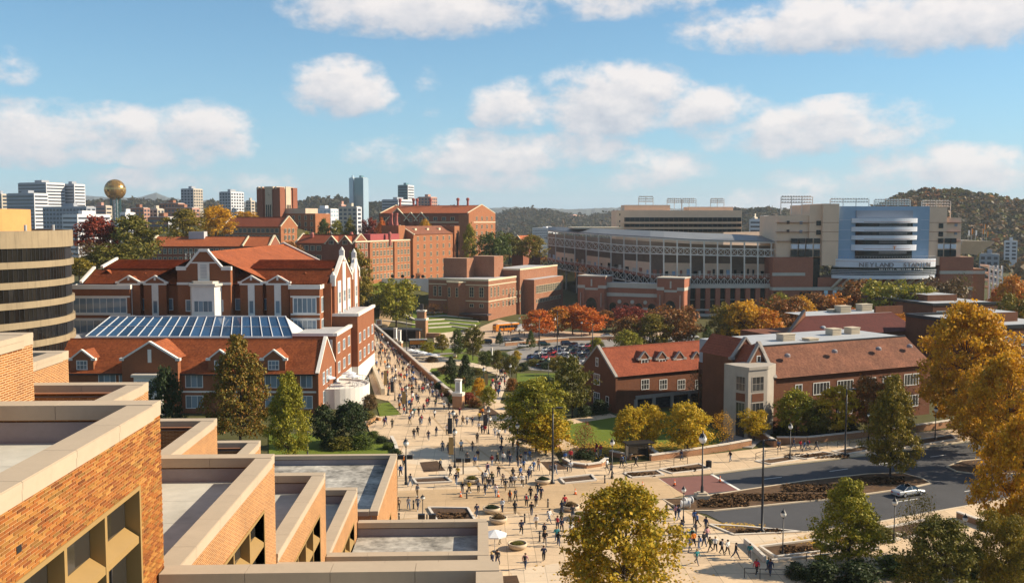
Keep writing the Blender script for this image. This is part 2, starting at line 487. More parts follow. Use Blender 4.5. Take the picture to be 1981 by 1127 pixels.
M_ASPHALT = mat('asphalt', (.062, .062, .066), .85, .16, .15, bump=.2, bscale=40)
M_REDPAVE = mat('red_paver', (.19, .085, .07), .85, .12, .5)
M_WHITE_LINE = mat('road_paint', (.72, .70, .64), .7, .12, 1.5)
M_KERB = mat('kerb_concrete', (.55, .45, .32), .85, .14, .5)
M_MULCH = mat('mulch', (.075, .042, .022), .95, .35, 1.6, bump=.8, bscale=9)
M_SOIL = mat('soil', (.095, .052, .024), .95, .5, .7, bump=1.0, bscale=3)
M_WALLBRICK = mat_brick('garden_wall_brick', (.34, .14, .05), (.27, .10, .04), (.40, .30, .2), .24, .08)
M_CAPSTONE = mat('wall_cap_stone', (.60, .54, .46), .8, .08, .8)
M_STEEL = mat('dark_steel', (.018, .018, .02), .45, .1, 1, spec=.4)
M_GREYSTEEL = mat('grey_steel', (.42, .42, .42), .5, .08, 1)
M_WHITE = mat('white_paint', (.78, .76, .72), .6, .06, .6)
M_WOODBENCH = mat('bench_wood', (.36, .2, .09), .7, .15, 2)
def mat_grass():
 m, t, b = new_mat('lawn')
 g = t.nodes.new('ShaderNodeNewGeometry').outputs['Position']
 n = noise_tex(t, g, .18, 6, .65); n2 = noise_tex(t, g, 5, 4, .7)
 c = mixc(t, n, (.095, .15, .016), (.19, .21, .028)); c = mixc(t, mth(t, 'MULTIPLY', n2, .55), c, (.05, .085, .01))
 t.links.new(c, b.inputs['Base Color']); b.inputs['Roughness'].default_value = .9; b.inputs['Specular IOR Level'].default_value = .15
 bp = t.nodes.new('ShaderNodeBump'); bp.inputs['Strength'].default_value = .7; bp.inputs['Distance'].default_value = .08
 t.links.new(n2, bp.inputs['Height']); t.links.new(bp.outputs[0], b.inputs['Normal'])
 return m
M_GRASS = mat_grass()
def mat_ground():
 m, t, b = new_mat('ground_cover')
 g = t.nodes.new('ShaderNodeNewGeometry').outputs['Position']
 n = noise_tex(t, g, .012, 6, .6); n2 = noise_tex(t, g, .25, 5, .65)
 c = mixc(t, n, (.07, .085, .025), (.13, .10, .05)); c = mixc(t, mth(t, 'MULTIPLY', n2, .6), c, (.045, .05, .018))
 t.links.new(c, b.inputs['Base Color']); b.inputs['Roughness'].default_value = .95; b.inputs['Specular IOR Level'].default_value = .1
 return m
M_GROUND = mat_ground()
# ------------------------------------------------------------------ terrain
WA, WB = at_z(890, 785, 0), at_z(700, 612, 0)      # the long wall beside the walkway
def wall_x(y):
 t_ = (y - WA.y) / (WB.y - WA.y)
 return WA.x + (WB.x - WA.x) * t_
def sst(a, b, x):
 t_ = min(1, max(0, (x - a) / (b - a))); return t_ * t_ * (3 - 2 * t_)
def hgt(x, y):
 low = -7.0 * sst(203, 292, y)
 e = wall_x(y) + 1.2
 k = sst(e - 1.6, e + 1.6, x) if y < 420 else sst(e - 1.6 - (y - 420) * .6, e + 30, x)
 h = low * k
 h += 40 * math.exp(-((x + 135) / 105) ** 2 - ((y - 610) / 125) ** 2)
 h += 8.5 * math.exp(-((x + 42) / 36) ** 2 - ((y - 472) / 40) ** 2)
 h += -9 * sst(800, 1400, y) * (0 if y < 800 else 1)
 return h
def at_g(px, py, off=0.0):
 """where a photo pixel meets the ground"""
 d = px_dir(px, py).normalized(); t0 = 60.0
 while t0 < 6000:
  p = CAM + d * t0
  if p.z < hgt(p.x, p.y): break
  t0 += 2.0 if t0 < 700 else 8
 a, b_ = t0 - 8, t0
 for _ in range(18):
  m = (a + b_) / 2; p = CAM + d * m
  if p.z < hgt(p.x, p.y): b_ = m
  else: a = m
 p = CAM + d * b_
 p.z = hgt(p.x, p.y) + off
 return p
def on_g(x, y, off=0.0): return Vector((x, y, hgt(x, y) + off))
ys = list(np.arange(-60, 520, 4.0)) + list(np.arange(520, 1000, 12.0)) + list(np.arange(1000, 3000, 100.0)) + list(np.arange(3000, 14001, 500.0))
ys = [float(v) for v in ys]
xs = [-9000, -6000, -4000, -2500, -1500, -1000, -700, -500, -400] + [float(v) for v in np.arange(-320, -100, 10)] + [float(v) for v in np.arange(-100, 160, 3)] + [float(v) for v in np.arange(160, 320, 12)] + [400, 500, 700, 1000, 1500, 2500, 4000, 6000, 9000]
gv = [(x, y, hgt(x, y) - .06) for y in ys for x in xs]
nx = len(xs)
gf = [(j*nx+i, j*nx+i+1, (j+1)*nx+i+1, (j+1)*nx+i) for j in range(len(ys)-1) for i in range(nx-1)]
me = bpy.data.meshes.new('ground'); me.from_pydata(gv, [], gf); me.materials.append(M_GROUND)
me.polygons.foreach_set('use_smooth', [True]*len(gf))
tag(link(bpy.data.objects.new('ground', me)), 'brown and green ground running out to the hills', kind='structure')
def sheet(name, pts, off, m, thick=.25, step=4.0, kind='structure', label=None, parent=None, px=True, flat=None):
 """paving, lawn or road laid on the terrain; pts are photo pixels or (x, y)"""
 P = [at_g(*p) for p in pts] if px else [Vector((p[0], p[1], 0)) for p in pts]
 bm = bmesh.new()
 vs = [bm.verts.new((p.x, p.y, 0)) for p in P]
 f = bm.faces.new(vs); f.normal_update()
 if f.normal.z < 0: f.normal_flip()
 lo = [min(p[i] for p in P) for i in (0, 1)]; hi = [max(p[i] for p in P) for i in (0, 1)]
 if lo[1] < 300 and hi[1] < 205: step = 400
 for ax in (0, 1):
  k = math.ceil(lo[ax] / step) * step
  while k < hi[ax]:
   co = [0, 0, 0]; no = [0, 0, 0]; co[ax] = k; no[ax] = 1
   bmesh.ops.bisect_plane(bm, geom=bm.verts[:] + bm.edges[:] + bm.faces[:], plane_co=co, plane_no=no)
   k += step
 for v in bm.verts: v.co.z = (hgt(v.co.x, v.co.y) if flat is None else flat) + off
 r = bmesh.ops.extrude_edge_only(bm, edges=[e for e in bm.edges if e.is_boundary])
 for v in [g for g in r['geom'] if isinstance(g, bmesh.types.BMVert)]: v.co.z -= thick
 bmesh.ops.triangulate(bm, faces=[f for f in bm.faces if len(f.verts) > 4])
 me = bpy.data.meshes.new(name); bm.to_mesh(me); bm.free(); me.materials.append(m)
 o = link(bpy.data.objects.new(name, me), parent)
 if parent is None: tag(o, label, None, kind=kind)
 return o
def strip(name, pts, off, w, h, m, closed=False, kind='structure', label=None, parent=None, px=True):
 """kerb or low wall following a line on the ground"""
 P = [at_g(*p) for p in pts] if px else [on_g(p[0], p[1]) for p in pts]
 Q = []
 n = len(P)
 for i in range(n - (0 if closed else 1)):
  a, b_ = P[i], P[(i+1) % n]; k = max(1, int((b_ - a).length / 6))
  Q += [a.lerp(b_, j / k) for j in range(k)]
 if not closed: Q.append(P[-1])
 mb = MB(); n = len(Q); ring = []
 for i in range(n):
  a = Q[i-1] if (i or closed) else Q[i]; b_ = Q[(i+1) % n] if (i < n-1 or closed) else Q[i]
  d = (b_ - a); d.z = 0; d.normalize(); s = Vector((d.y, -d.x, 0)) * (w/2)
  z = hgt(Q[i].x, Q[i].y) + off
  c = Vector((Q[i].x, Q[i].y, 0))
  k = len(mb.v); mb.v += [tuple(c - s + Vector((0, 0, z - .3))), tuple(c + s + Vector((0, 0, z - .3))), tuple(c + s + Vector((0, 0, z + h))), tuple(c - s + Vector((0, 0, z + h)))]
  ring.append(k)
 for i in range(n - (0 if closed else 1)):
  a, b_ = ring[i], ring[(i+1) % n]
  for e in range(4):
   g = (e+1) % 4; mb.f.append((a+e, b_+e, b_+g, a+g)); mb.m.append(0)
 if not closed:
  mb.f.append((ring[0], ring[0]+1, ring[0]+2, ring[0]+3)); mb.f.append((ring[-1]+3, ring[-1]+2, ring[-1]+1, ring[-1])); mb.m += [0, 0]
 o = mb.build(name, m, parent)
 if parent is None: tag(o, label, None, kind=kind)
 return o
# plaza and walkway
PL = [(770, 1400), (769, 884), (752, 858), (716, 836), (706, 815), (716, 800), (735, 806), (777, 802), (752, 776), (727, 770), (716, 735), (705, 690), (694, 640), (692, 606), (704, 604),
   (725, 640), (770, 684), (820, 728), (870, 774), (888, 788), (936, 792), (950, 778), (962, 778), (1000, 790), (1002, 828), (1060, 868), (1085, 898), (1130, 905),
   (1250, 893), (1400, 876), (1600, 852), (1850, 830), (1990, 812), (1990, 836), (1850, 856), (1680, 880), (1500, 900), (1378, 916),
   (1272, 924), (1290, 942), (1325, 958), (1280, 965), (1302, 985), (1340, 990), (1400, 1014), (1480, 1022), (1560, 1030), (1690, 1012), (1810, 990), (1990, 958), (1990, 1400)]
sheet('plaza', PL, .10, M_PLAZA, label='tan concrete plaza and pedestrian walkway')
# worn concrete slabs of other tones let into the plaza
slabs = [([(778, 868), (828, 862), (868, 880), (874, 905), (776, 896)], M_PALE), ([(900, 904), (930, 900), (940, 914), (852, 922), (845, 906)], M_PALE),
   ([(1000, 868), (1075, 880), (1085, 898), (1045, 905), (990, 890)], M_PALE), ([(770, 950), (1010, 942), (1180, 928), (1272, 925), (1324, 958), (1283, 968), (1150, 984), (1000, 990), (770, 990)], M_BROWN_PAVE),
   ([(985, 1105), (1080, 1090), (1095, 1140), (1010, 1140)], M_PALE), ([(1340, 1034), (1440, 1036), (1560, 1034), (1470, 1052), (1440, 1056)], M_PALE), ([(1300, 975), (1330, 990), (1398, 1014), (1365, 1014)], M_BROWN_PAVE)]
for i, (pts, m) in enumerate(slabs):
 sheet('paving_slab', pts, .108 + .004 * (i % 3), m, .02, label='paving slab of another tone let into the plaza')
# joints between the walkway slabs
for a, b in [((770, 800), (1000, 800)), ((742, 740), (840, 745)), ((728, 690), (777, 692)), ((786, 868), (905, 862)), ((905, 862), (1060, 868)), ((835, 805), (1010, 1000)), ((770, 1005), (1150, 985)), ((900, 850), (1180, 1060)), ((770, 925), (1200, 940))]:
 strip('paving_joint', [a, b], .105, .35, .012, M_BROWN_PAVE, label='dark joint line across the plaza paving')
# road, crossing and median
ROAD = [(1378, 918), (1500, 902), (1680, 882), (1850, 858), (1990, 838), (1990, 956), (1810, 987), (1690, 1009), (1560, 1027), (1480, 1019), (1400, 1011), (1368, 994), (1340, 988), (1325, 958)]
sheet('road', ROAD, .0, M_ASPHALT, label='dark asphalt road with two lanes and a planted median')
sheet('crosswalk', [(1275, 925), (1378, 918), (1432, 947), (1325, 957)], .012, M_REDPAVE, .1, label='red paver crossing between two white lines')
for a, b in [((1272, 925), (1322, 958)), ((1377, 917), (1432, 948))]:
 strip('road_marking', [a, b], .016, .45, .006, M_WHITE_LINE, label='white line edging the red paver crossing')
for a, b in [((1478, 926), (1512, 922)), ((1605, 911), (1640, 906)), ((1700, 897), (1730, 893)), ((1735, 970), (1775, 964)), ((1866, 950), (1900, 944)), ((1800, 883), (1830, 879))]:
 strip('road_marking', [a, b], .004, .16, .006, M_WHITE_LINE, label='short white lane dash on the asphalt')
MED = [(1282, 966), (1350, 962), (1440, 948), (1560, 930), (1680, 917), (1745, 915), (1785, 926), (1800, 935), (1760, 944), (1690, 954), (1600, 966), (1500, 976), (1380, 988), (1320, 988)]
sheet('median', MED, .10, M_SOIL, .2, label='long median bed of bare brown soil in the road')
strip('kerb', MED, .0, .3, .15, M_KERB, closed=True, label='concrete kerb round the long median bed')
ISL = [(1832, 903), (1860, 892), (1990, 880), (1990, 916), (1900, 918), (1850, 912)]
sheet('median', ISL, .10, M_MULCH, .2, label='dark planted median island under the yellow trees')
strip('kerb', ISL, .0, .3, .15, M_KERB, closed=True, label='concrete kerb round the median island under the yellow trees')
strip('kerb', [(1378, 916), (1500, 900), (1680, 880), (1850, 856), (1990, 836)], .0, .4, .14, M_KERB, label='kerb along the far side of the road')
strip('kerb', [(1402, 1014), (1480, 1022), (1560, 1030), (1690, 1012), (1810, 990), (1990, 958)], .0, .4, .14, M_KERB, label='kerb along the near side of the road')
# lawns and beds
for pts, lab in [([(728, 781), (757, 778), (777, 801), (735, 806)], 'small lawn patch left of the walkway'),
   ([(520, 900), (520, 840), (590, 838), (650, 850), (700, 836), (735, 834), (752, 858), (767, 884), (767, 900)], 'lawn in front of the tree and hedge by the terraced brick building'),
   ([(1112, 812), (1290, 795), (1420, 845), (1400, 858), (1250, 875), (1130, 878), (1085, 840)], 'lawn strewn with yellow leaves before the hall'),
   ([(1000, 722), (1082, 722), (1085, 738), (1040, 744), (998, 742)], 'bright green lawn beside the car park'),
   ([(825, 712), (858, 712), (900, 728), (930, 745), (905, 762), (860, 745)], 'lawn in the garden below the long wall'),
   ([(845, 688), (900, 684), (925, 690), (925, 702), (880, 704)], 'lawn in the garden behind the cafe parasols'),
   ([(905, 735), (950, 735), (945, 752), (910, 752)], 'lawn patch beside the garden path'),
   ([(805, 676), (905, 673), (905, 681), (812, 684)], 'thin strip of lawn by the street'),
   ([(700, 545), (715, 540), (850, 538), (850, 555), (740, 575), (700, 575)], 'sloping lawn below the greenhouse')]:
 sheet('lawn', pts, .06, M_GRASS, .2, label=lab)
# ------------------------------------------------------------------ terraced brick building under the camera
M_FGBRICK = mat_brick('orange_brick', (.34, .125, .03), (.20, .06, .016), (.50, .33, .17), .34, .075, .015, .14, .4)
M_FGB = mat_island('orange_brick_piece', [(.13, .042, .012), (.27, .082, .018), (.33, .125, .026), (.19, .055, .015), (.36, .16, .035), (.20, .10, .025), (.29, .088, .018), (.40, .20, .05)], .85, .2)
M_MORTAR = mat('mortar', (.56, .38, .20), .9, .08, 2)
M_DECK = mat('roof_membrane', (.43, .42, .37), .8, .26, .16)
M_DECKSTAIN = mat('stained_membrane', (.36, .34, .30), .8, .95, .22)
M_FLASH = mat('flashing', (.26, .23, .24), .7, .10, .8)
M_FRAMETAN = mat('window_frame_tan', (.30, .19, .07), .6, .06, 1)
M_DARKGLASS = mat_glass('dark_glass', (.03, .028, .025), .05, .7)
M_COPPER = mat('copper_pipe', (.42, .20, .11), .5, .1, 2)
TB = Vector((-9, 60, 0))
tb = thing('terraced_building', 'orange brick building stepping down in terraces with tan stone copings, nearest the viewer', 'building', TB)
def tpart(mb, name, m, parent=None, **kw):
 o = mb.build(name, m, parent or tb, **kw)
 if parent is None: o.location = -TB
 return o
CW, CH = .72, .40
def coping_run(a, b, inward, z, seg=2.6, first=.0, last=.0):
 """stone coping laid piece by piece from a to b (plan points on the outer face)"""
 a, b, inn = Vector((*a, 0)), Vector((*b, 0)), Vector((*inward, 0))
 d = (b - a).normalized(); L = (b - a).length; n = max(1, round(L / seg))
 for i in range(n):
  s0, s1 = L * i / n + .006, L * (i + 1) / n - .006
  p0, p1 = a + d * s0 - inn * .07, a + d * s1 - inn * .07
  q0, q1 = p0 + inn * CW, p1 + inn * CW
  if i == 0: q0 += d * first
  if i == n - 1: q1 -= d * last
  mb = MB(); up = Vector((0, 0, 1))
  pts = [p0, p1, q1, q0]
  if d.cross(-inn).z > 0: pts = pts[::-1]
  mb.prism(pts, z - CH, z)
  e0, e1 = p0 - inn * .02, p1 - inn * .02
  lip = [e0, e1, p1, p0] if d.cross(-inn).z <= 0 else [p0, p1, e1, e0]
  mb.prism(lip, z - CH * .42, z - .02)
  tpart(mb, 'coping', M_COPING)
def block(x0, x1, y0, y1, zt, zb, deep=1.05, deck=None, brick=True, near=False, back=True, opening=None, dividers=True):
 zc = zt - CH + .02
 if brick:
  mb = MB()
  if opening:
   ya, yb, za, zo = opening
   mb.box(x1 - .45, y0, zo, x1, y1, zc); mb.box(x1 - .45, yb, zb, x1, y1, zo); mb.box(x1 - .45, y0, zb, x1, ya, zo); mb.box(x1 - .45, ya, zb, x1, yb, za)
  else: mb.box(x1 - .45, y0, zb, x1, y1, zc)
  tpart(mb, 'wall', M_FGBRICK)
 if back: tpart(MB().box(x0, y1 - .45, zb, x1 - .452, y1 - .002, zc), 'wall', M_FGBRICK)
 if near: tpart(MB().box(x0, y0 + .002, zb, x1 - .452, y0 + .45, zc), 'wall', M_FGBRICK)
 mb = MB()
 mb.box(x1 - .55, y0, zt - deep, x1 - .454, y1 - .454, zc - .1)
 mb.box(x0, y1 - .55, zt - deep, x1 - .556, y1 - .456, zc - .1)
 tpart(mb, 'flashing', M_FLASH)
 n = max(1, int((y1 - y0) / 2.6))
 for i in range(n):
  a, b = y0 + (y1 - .5 - y0) * i / n, y0 + (y1 - .5 - y0) * (i + 1) / n
  tpart(MB().box(x0, a + .012, zt - deep - .3, x1 - .5, b - .012, zt - deep), 'roof_membrane', deck or M_DECK)
 tpart(MB().box(x0 + .02, y0 + .1, zt - deep - .34, x1 - .52, y1 - .52, zt - deep - .006), 'roof_seam', M_FLASH)
 coping_run((x1, y0), (x1, y1 - CW), (-1, 0), zt)
 if back: coping_run((x0, y1), (x1, y1), (0, -1), zt, last=0)
 if near: coping_run((x0, y0), (x1 - CW, y0), (0, 1), zt)
def deep_window(x1, ya, yb, za, zo, bays, drop=.95, rec=.36):
 """recessed window in the right-hand wall: surround, mullions, sloping transom sills, glass"""
 w = thing_part = bpy.data.objects.new('window', None); link(w, tb); w.location = -TB
 mb = MB(); t_ = .11
 mb.box(x1 - rec, yb, za, x1 + .03, yb + t_, zo + t_); mb.box(x1 - rec, ya - t_, zo, x1 + .03, yb, zo + t_)
 mb.box(x1 - rec, ya - t_, za, x1 + .03, ya, zo); mb.box(x1 - rec, ya, za - .1, x1 + .03, yb, za)
 mb.build('window_frame', M_FRAMETAN, w)
 for i in range(bays):
  a, b = ya + (yb - ya) * i / bays, ya + (yb - ya) * (i + 1) / bays
  if i: MB().box(x1 - rec, a - .07, za, x1 + .02, a + .07, zo).build('mullion', M_FRAMETAN, w)
  zs = zo - drop
  MB().extr([(x1 - rec, a + .08, zs), (x1 + .01, a + .08, zs - .25), (x1 + .01, a + .08, zs - .42), (x1 - rec, a + .08, zs - .42)], (0, b - a - .16, 0)).build('sill', M_FRAMETAN, w)
  MB().box(x1 - rec - .02, a + .05, zs, x1 - rec + .015, b - .05, zo).build('pane', M_DARKGLASS, w)
  MB().box(x1 - rec - .02, a + .05, za, x1 - rec + .015, b - .05, zs - .42).build('pane', M_DARKGLASS, w)
  MB().box(x1 - rec + .016, (a + b) / 2 - .03, za, x1 - rec + .05, (a + b) / 2 + .03, zs - .42).build('glazing_bar', M_STEEL, w)
 MB().box(x1 - 3.5, ya - .2, za - .3, x1 - 3.4, yb + .2, zo + .2).build('inner_wall', M_CONC, w)
XW = -8.85
# right-hand wall of the nearest block: every brick is laid
y0, y1, zt = 6.0, 27.3, 33.0
OP1 = (14.0, 25.4, 27.0, 31.0)
block(-40, XW, y0, y1, zt, 24.0, brick=False)
mb = MB(); ya, yb, za, zo = OP1
for q in ((y0, zo + .1, y1, zt - CH), (yb + .1, 24, y1, zo + .1), (y0, 24, ya - .1, zo + .1)):
 mb.box(XW - .45, q[0], q[1], XW - .014, q[2], q[3])
tpart(mb, 'wall', M_MORTAR)
BW, BH, JT, JV = .34, .075, .014, .032
brick_me = MB().box(0, 0, 0, .02, BW - JV, BH - JT)
bq, cut = [], []
for k in range(int((zt - CH - 26.5) / BH)):
 z = zt - CH - (k + 1) * BH
 for j in range(-1, int((y1 - 15.5) / BW) + 1):
  a_ = y1 - (j + 1) * BW + (BW / 2 if k % 2 else 0); b_ = min(y1, a_ + BW - JV)
  if z < zo + .1: a_ = max(a_, yb + .12)
  if a_ < 15.5 or b_ - a_ < .03: continue
  (bq if b_ - a_ > BW - JV - .002 else cut).append((a_, b_, z))
bq.sort(key=lambda p: p[0] + abs(p[2] - 31.5) * 1.5 if p[0] > 18.6 else 99)
bo = brick_me.build('brick', M_FGB, tb); bme = bo.data
for i, (yy, _, z) in enumerate(bq[:300]):
 o = bo if i == 0 else inst(bme, 'brick', tb)
 o.location = Vector((XW - .02 + rnd.uniform(-.003, .003), yy, z)) - TB
mb = MB()
for yy, y2_, z in bq[300:] + cut:
 d = rnd.uniform(-.003, .003); mb.box(XW - .02 + d, yy, z, XW + d, y2_, z + BH - JT)
tag(tpart(mb, 'brickwork', M_FGB), kind='stuff')
deep_window(XW, *OP1, 5)
tpart(MB().box(XW - .05, 18.7, 31.62, XW + .01, 18.9, 31.76), 'vent', M_STEEL)
block(-40, XW, 27.3, 42.2, 27.9, 17, opening=(30, 39.9, 22.0, 26.0)); deep_window(XW, 30, 39.9, 22.0, 26.0, 4)
block(-40, XW, 42.2, 56.0, 23.5, 13, opening=(45, 53.8, 17.6, 21.6)); deep_window(XW, 45, 53.8, 17.6, 21.6, 4)
block(-40, XW, 56.0, 70.6, 18.6, 8, opening=(59, 68.4, 12.6, 16.6)); deep_window(XW, 59, 68.4, 12.6, 16.6, 4)
block(-46, XW, 84.0, 105.0, 12.8, 0, deck=M_DECKSTAIN, near=True, opening=(86.5, 97.0, .3, 8.6))
deep_window(XW, 86.5, 97.0, .3, 8.6, 2, drop=4, rec=2.0)
tpart(MB().box(-40, 70.7, 0, XW - .6, 83.9, 8), 'wall', M_FGBRICK)
# lower row to the right
block(XW + .05, .56, 8, 27.3, 28.3, 15)
block(XW + .05, .56, 27.4, 42.2, 23.1, 11)
block(XW + .05, .56, 42.3, 56.2, 18.7, 7)
block(XW + .05, .56, 56.3, 70.8, 16.1, 0, deck=M_DECKSTAIN)
# higher row to the left, with copper pipes round deep wells
for (x1, a, b, z, dp) in ((-14.3, 14, 31.8, 34.4, 1.1), (-14.3, 31.8, 42.6, 31.0, 2.2), (-14.3, 42.6, 53.5, 27.2, 2.2), (-14.3, 53.5, 64.0, 23.6, 2.2), (-19.2, 32, 46.3, 31.9, 1.2)):
 block(-48, x1, a, b, z, z - 8, deep=dp)
 if dp > 2:
  mb = MB(); mb.tube((x1 - .8, a + .2, z - .33), (x1 - .8, b - .85, z - .33), .045); mb.tube((-30, b - .8, z - .33), (x1 - .8, b - .8, z - .33), .045)
  tpart(mb, 'copper_pipe', M_COPPER)
  tpart(MB().box(-48, b - .60, z - dp, x1 - .56, b - .552, z - .55), 'wall', M_FGBRICK)
# ------------------------------------------------------------------ union building with tiled roofs and the glass roof
M_SUBRICK = mat_brick('union_brick', (.27, .092, .036), (.20, .066, .027), (.24, .11, .06), .24, .08, .010, .08, .2)
M_STONE = mat('white_stone', (.70, .66, .60), .75, .07, .5, streak=.04)
M_TILE = mat_tiles('orange_roof_tile', (.39, .112, .036), (.25, .068, .024), .35, .25, .24)
M_TILEGAP = mat('roof_tile_edge', (.20, .065, .025), .8, .1, 1)
M_WFRAME = mat('window_frame_white', (.66, .65, .62), .6, .05, 1)
M_GLASSBLUE = mat_glass('window_glass', (.16, .22, .27), .06, .7)
M_SKYGLASS = mat_glass('glass_roof_pane', (.035, .085, .17), .04, .9, var=.35, scale=.6)
M_ALU = mat('glazing_bar', (.62, .64, .66), .4, .05, 1)
M_ROOFGREY = mat('flat_roof_grey', (.40, .40, .41), .85, .12, .3)
WK = dict(frame=M_WFRAME, glass=M_GLASSBLUE)
c0 = at_z(617, 800, 0)
SU = Fr(c0.x, c0.y, R(-3))
su = thing_fr('union_building', 'large brick union building with orange tiled gables, white stone bays and a glass roof', 'building', SU)
f, s_ = SU.front, SU.side
def gable(mbw, mbt, xa, xb, z0, zs, za, ya, yb, cap=.35, over=.12):
 """gable wall facing -y as a slab from ya to yb, with stone coping in mbt"""
 xm = (xa + xb) / 2
 mbw.extr([(xa, ya, z0), (xb, ya, z0), (xb, ya, zs), (xm, ya, za), (xa, ya, zs)], (0, yb - ya, 0))
 if mbt is not None:
  for p, q in (((xa, zs), (xm, za)), ((xb, zs), (xm, za))):
   mbt.bar((p[0], (ya + yb) / 2, p[1] + .05), (q[0], (ya + yb) / 2, q[1] + .05), yb - ya + over * 2, cap)
  for xx in (xa, xb):
   mbt.box(xx - .45, ya - over - .02, zs - .25, xx + .45, yb + over + .02, zs + cap * .8)
def cross_roof(parent, xa, xb, z0, za, ya, yb, n=8, m=None, side='both'):
 """ridge running back along y from the gable"""
 xm = (xa + xb) / 2
 if side in ('both', 'right'): MB().courses((xb, ya, z0), (xb, yb, z0), (xm, yb, za), (xm, ya, za), n).build('roof_slope', m or M_TILE, parent)
 if side in ('both', 'left'): MB().courses((xa, yb, z0), (xa, ya, z0), (xm, ya, za), (xm, yb, za), n).build('roof_slope', m or M_TILE, parent)
def gable_side(mbw, mbt, ya, yb, z0, zs, za, xa, xb, cap=.35, over=.12):
 """gable wall facing +x, slab from xa to xb"""
 ym = (ya + yb) / 2
 mbw.extr([(xa, ya, z0), (xa, yb, z0), (xa, yb, zs), (xa, ym, za), (xa, ya, zs)], (xb - xa, 0, 0))
 if mbt is not None:
  for p, q in (((ya, zs), (ym, za)), ((yb, zs), (ym, za))):
   mbt.bar(((xa + xb) / 2, p[0], p[1] + .05), ((xa + xb) / 2, q[0], q[1] + .05), xb - xa + over * 2, cap)
# --- low front wing
XL = f(30, 700, 0)[0]
ze = f(560, 722, 0)[1]; zr = f(560, 656, 8)[1]
w = MB(); w.box(XL, 0, 0, -.02, 16, ze); w.build('wall', M_SUBRICK, su)
MB().courses((XL, -.5, ze - .1), (-.4, -.5, ze - .1), (-.4, 8, zr), (XL, 8, zr), 32, .12).build('roof_slope', M_TILE, su)
MB().courses((-.4, 16.5, ze - .1), (XL, 16.5, ze - .1), (XL, 8, zr), (-.4, 8, zr), 20, .07).build('roof_slope', M_TILE, su)
MB().box(XL, 7.8, zr - .08, -.4, 8.2, zr + .14).build('ridge_cap', M_TILE, su)
MB().box(XL, -.62, ze - .32, -.4, -.1, ze - .02).build('gutter', M_STEEL, su)
MB().box(XL, -.07, ze * .52, -.02, .05, ze * .52 + .35).build('string_course', M_STONE, su)
gw, gt = MB(), MB(); gable_side(gw, gt, -.3, 16.3, 0, ze, zr + .5, -.4, .05); gw.build('gable_wall', M_SUBRICK, su); gt.build('gable_coping', M_STONE, su)
win_grid(su, 3, 13, 3, [1.2, 5.0], 2.0, 2.6, .05, 'right', cols=2, rows=2, sub=True, **WK)
for px_, n in ((358, 3), (512, 3), (575, 2), (190, 3), (230, 3), (450, 3)):
 xa = f(px_, 740, 0)[0]
 for zz in (1.0, 5.1):
  window(su, xa + 1.8, 0, zz, 3.5 if n == 3 else 2.4, 2.6, cols=n, fw=.14, sub=True, **WK)
# middle gable of the front wing, stepped stone parapet
xa, xb = f(238, 700, -1)[0], f(346, 700, -1)[0]; za = f(285, 661, -1)[1]; zs = f(238, 694, -1)[1]
gw, gt = MB(), MB(); gable(gw, gt, xa, xb, 0, zs, za, -1.6, -1.0); gw.build('gable_wall', M_SUBRICK, su); gt.build('gable_coping', M_STONE, su)
MB().box(xa, -1.02, 0, xb, 0, zs).build('wall', M_SUBRICK, su)
cross_roof(su, xa + .2, xb - .2, zs, za - .3, -1.0, 7.6, 14)
xm = (xa + xb) / 2
MB().box(xm - .35, -1.7, zs - .6, xm + .35, -1.55, za - 1.4).build('stone_panel', M_STONE, su)
bay = MB(); bay.box(xm - 2.6, -3.2, 0, xm + 2.6, -1.6, zs - 3.2); bay.build('bay', M_STONE, su)
MB().box(xm - 3, -3.6, zs - 3.2, xm + 3, -1.62, zs - 2.7).build('bay_cornice', M_CAPSTONE, su)
for zz in (1.0, 4.6): window(su, xm, -3.2, zz, 4.2, 2.4, cols=4, rows=2, sub=True, **WK)
# dormers
for px_, hw in ((158, 2.3), (425, 2.3), (529, 2.3), (85, 2.3)):
 x = f(px_, 690, .3)[0]; zd = f(px_, 677, .3)[1]; zs2 = zd - 1.8
 d = bpy.data.objects.new('dormer', None); link(d, su); d.location = (x, .3, 0)
 gw, gt = MB(), MB(); gable(gw, gt, -hw, hw, ze - .6, zs2, zd, 0, .4, .28); gw.build('gable_wall', M_SUBRICK, d); gt.build('gable_coping', M_STONE, d)
 cross_roof(d, -hw, hw, zs2, zd - .15, .4, 5.5, 8)
 MB().box(-hw + .2, .4, ze - .6, hw - .2, 4, zs2).build('wall', M_SUBRICK, d)
 window(d, 0, 0, zs2 - 2.1, 2.2, 1.9, cols=3, rows=2, fw=.16, sub=True, **WK)
# --- glass roof between the wings
gx0, gz0 = f(165, 649, 18); gx1, _ = f(555, 655, 18); gz0 -= .2
gxt0, gzt = f(214, 612, 25); gxt1, _ = f(553, 618, 25)
sk = bpy.data.objects.new('glass_roof', None); link(sk, su)
NB = 20
for i in range(NB):
 a0, a1 = i / NB, (i + 1) / NB
 lo0, lo1 = gx0 + (gx1 + 1.5 - gx0) * a0, gx0 + (gx1 + 1.5 - gx0) * a1; hi0, hi1 = gxt0 + (gxt1 - gxt0) * a0, gxt0 + (gxt1 - gxt0) * a1
 for j in range(2):
  t0, t1 = j / 2, (j + 1) / 2
  P = lambda l, h, t_: (l + (h - l) * t_, 18 + 7 * t_, gz0 + (gzt - gz0) * t_)
  MB().poly([P(lo0, hi0, t0), P(lo1, hi1, t0), P(lo1, hi1, t1), P(lo0, hi0, t1)]).build('pane', M_SKYGLASS, sk)
 MB().bar((lo0, 17.96, gz0 + .06), (hi0, 24.96, gzt + .06), .16, .14).build('glazing_bar', M_ALU, sk)
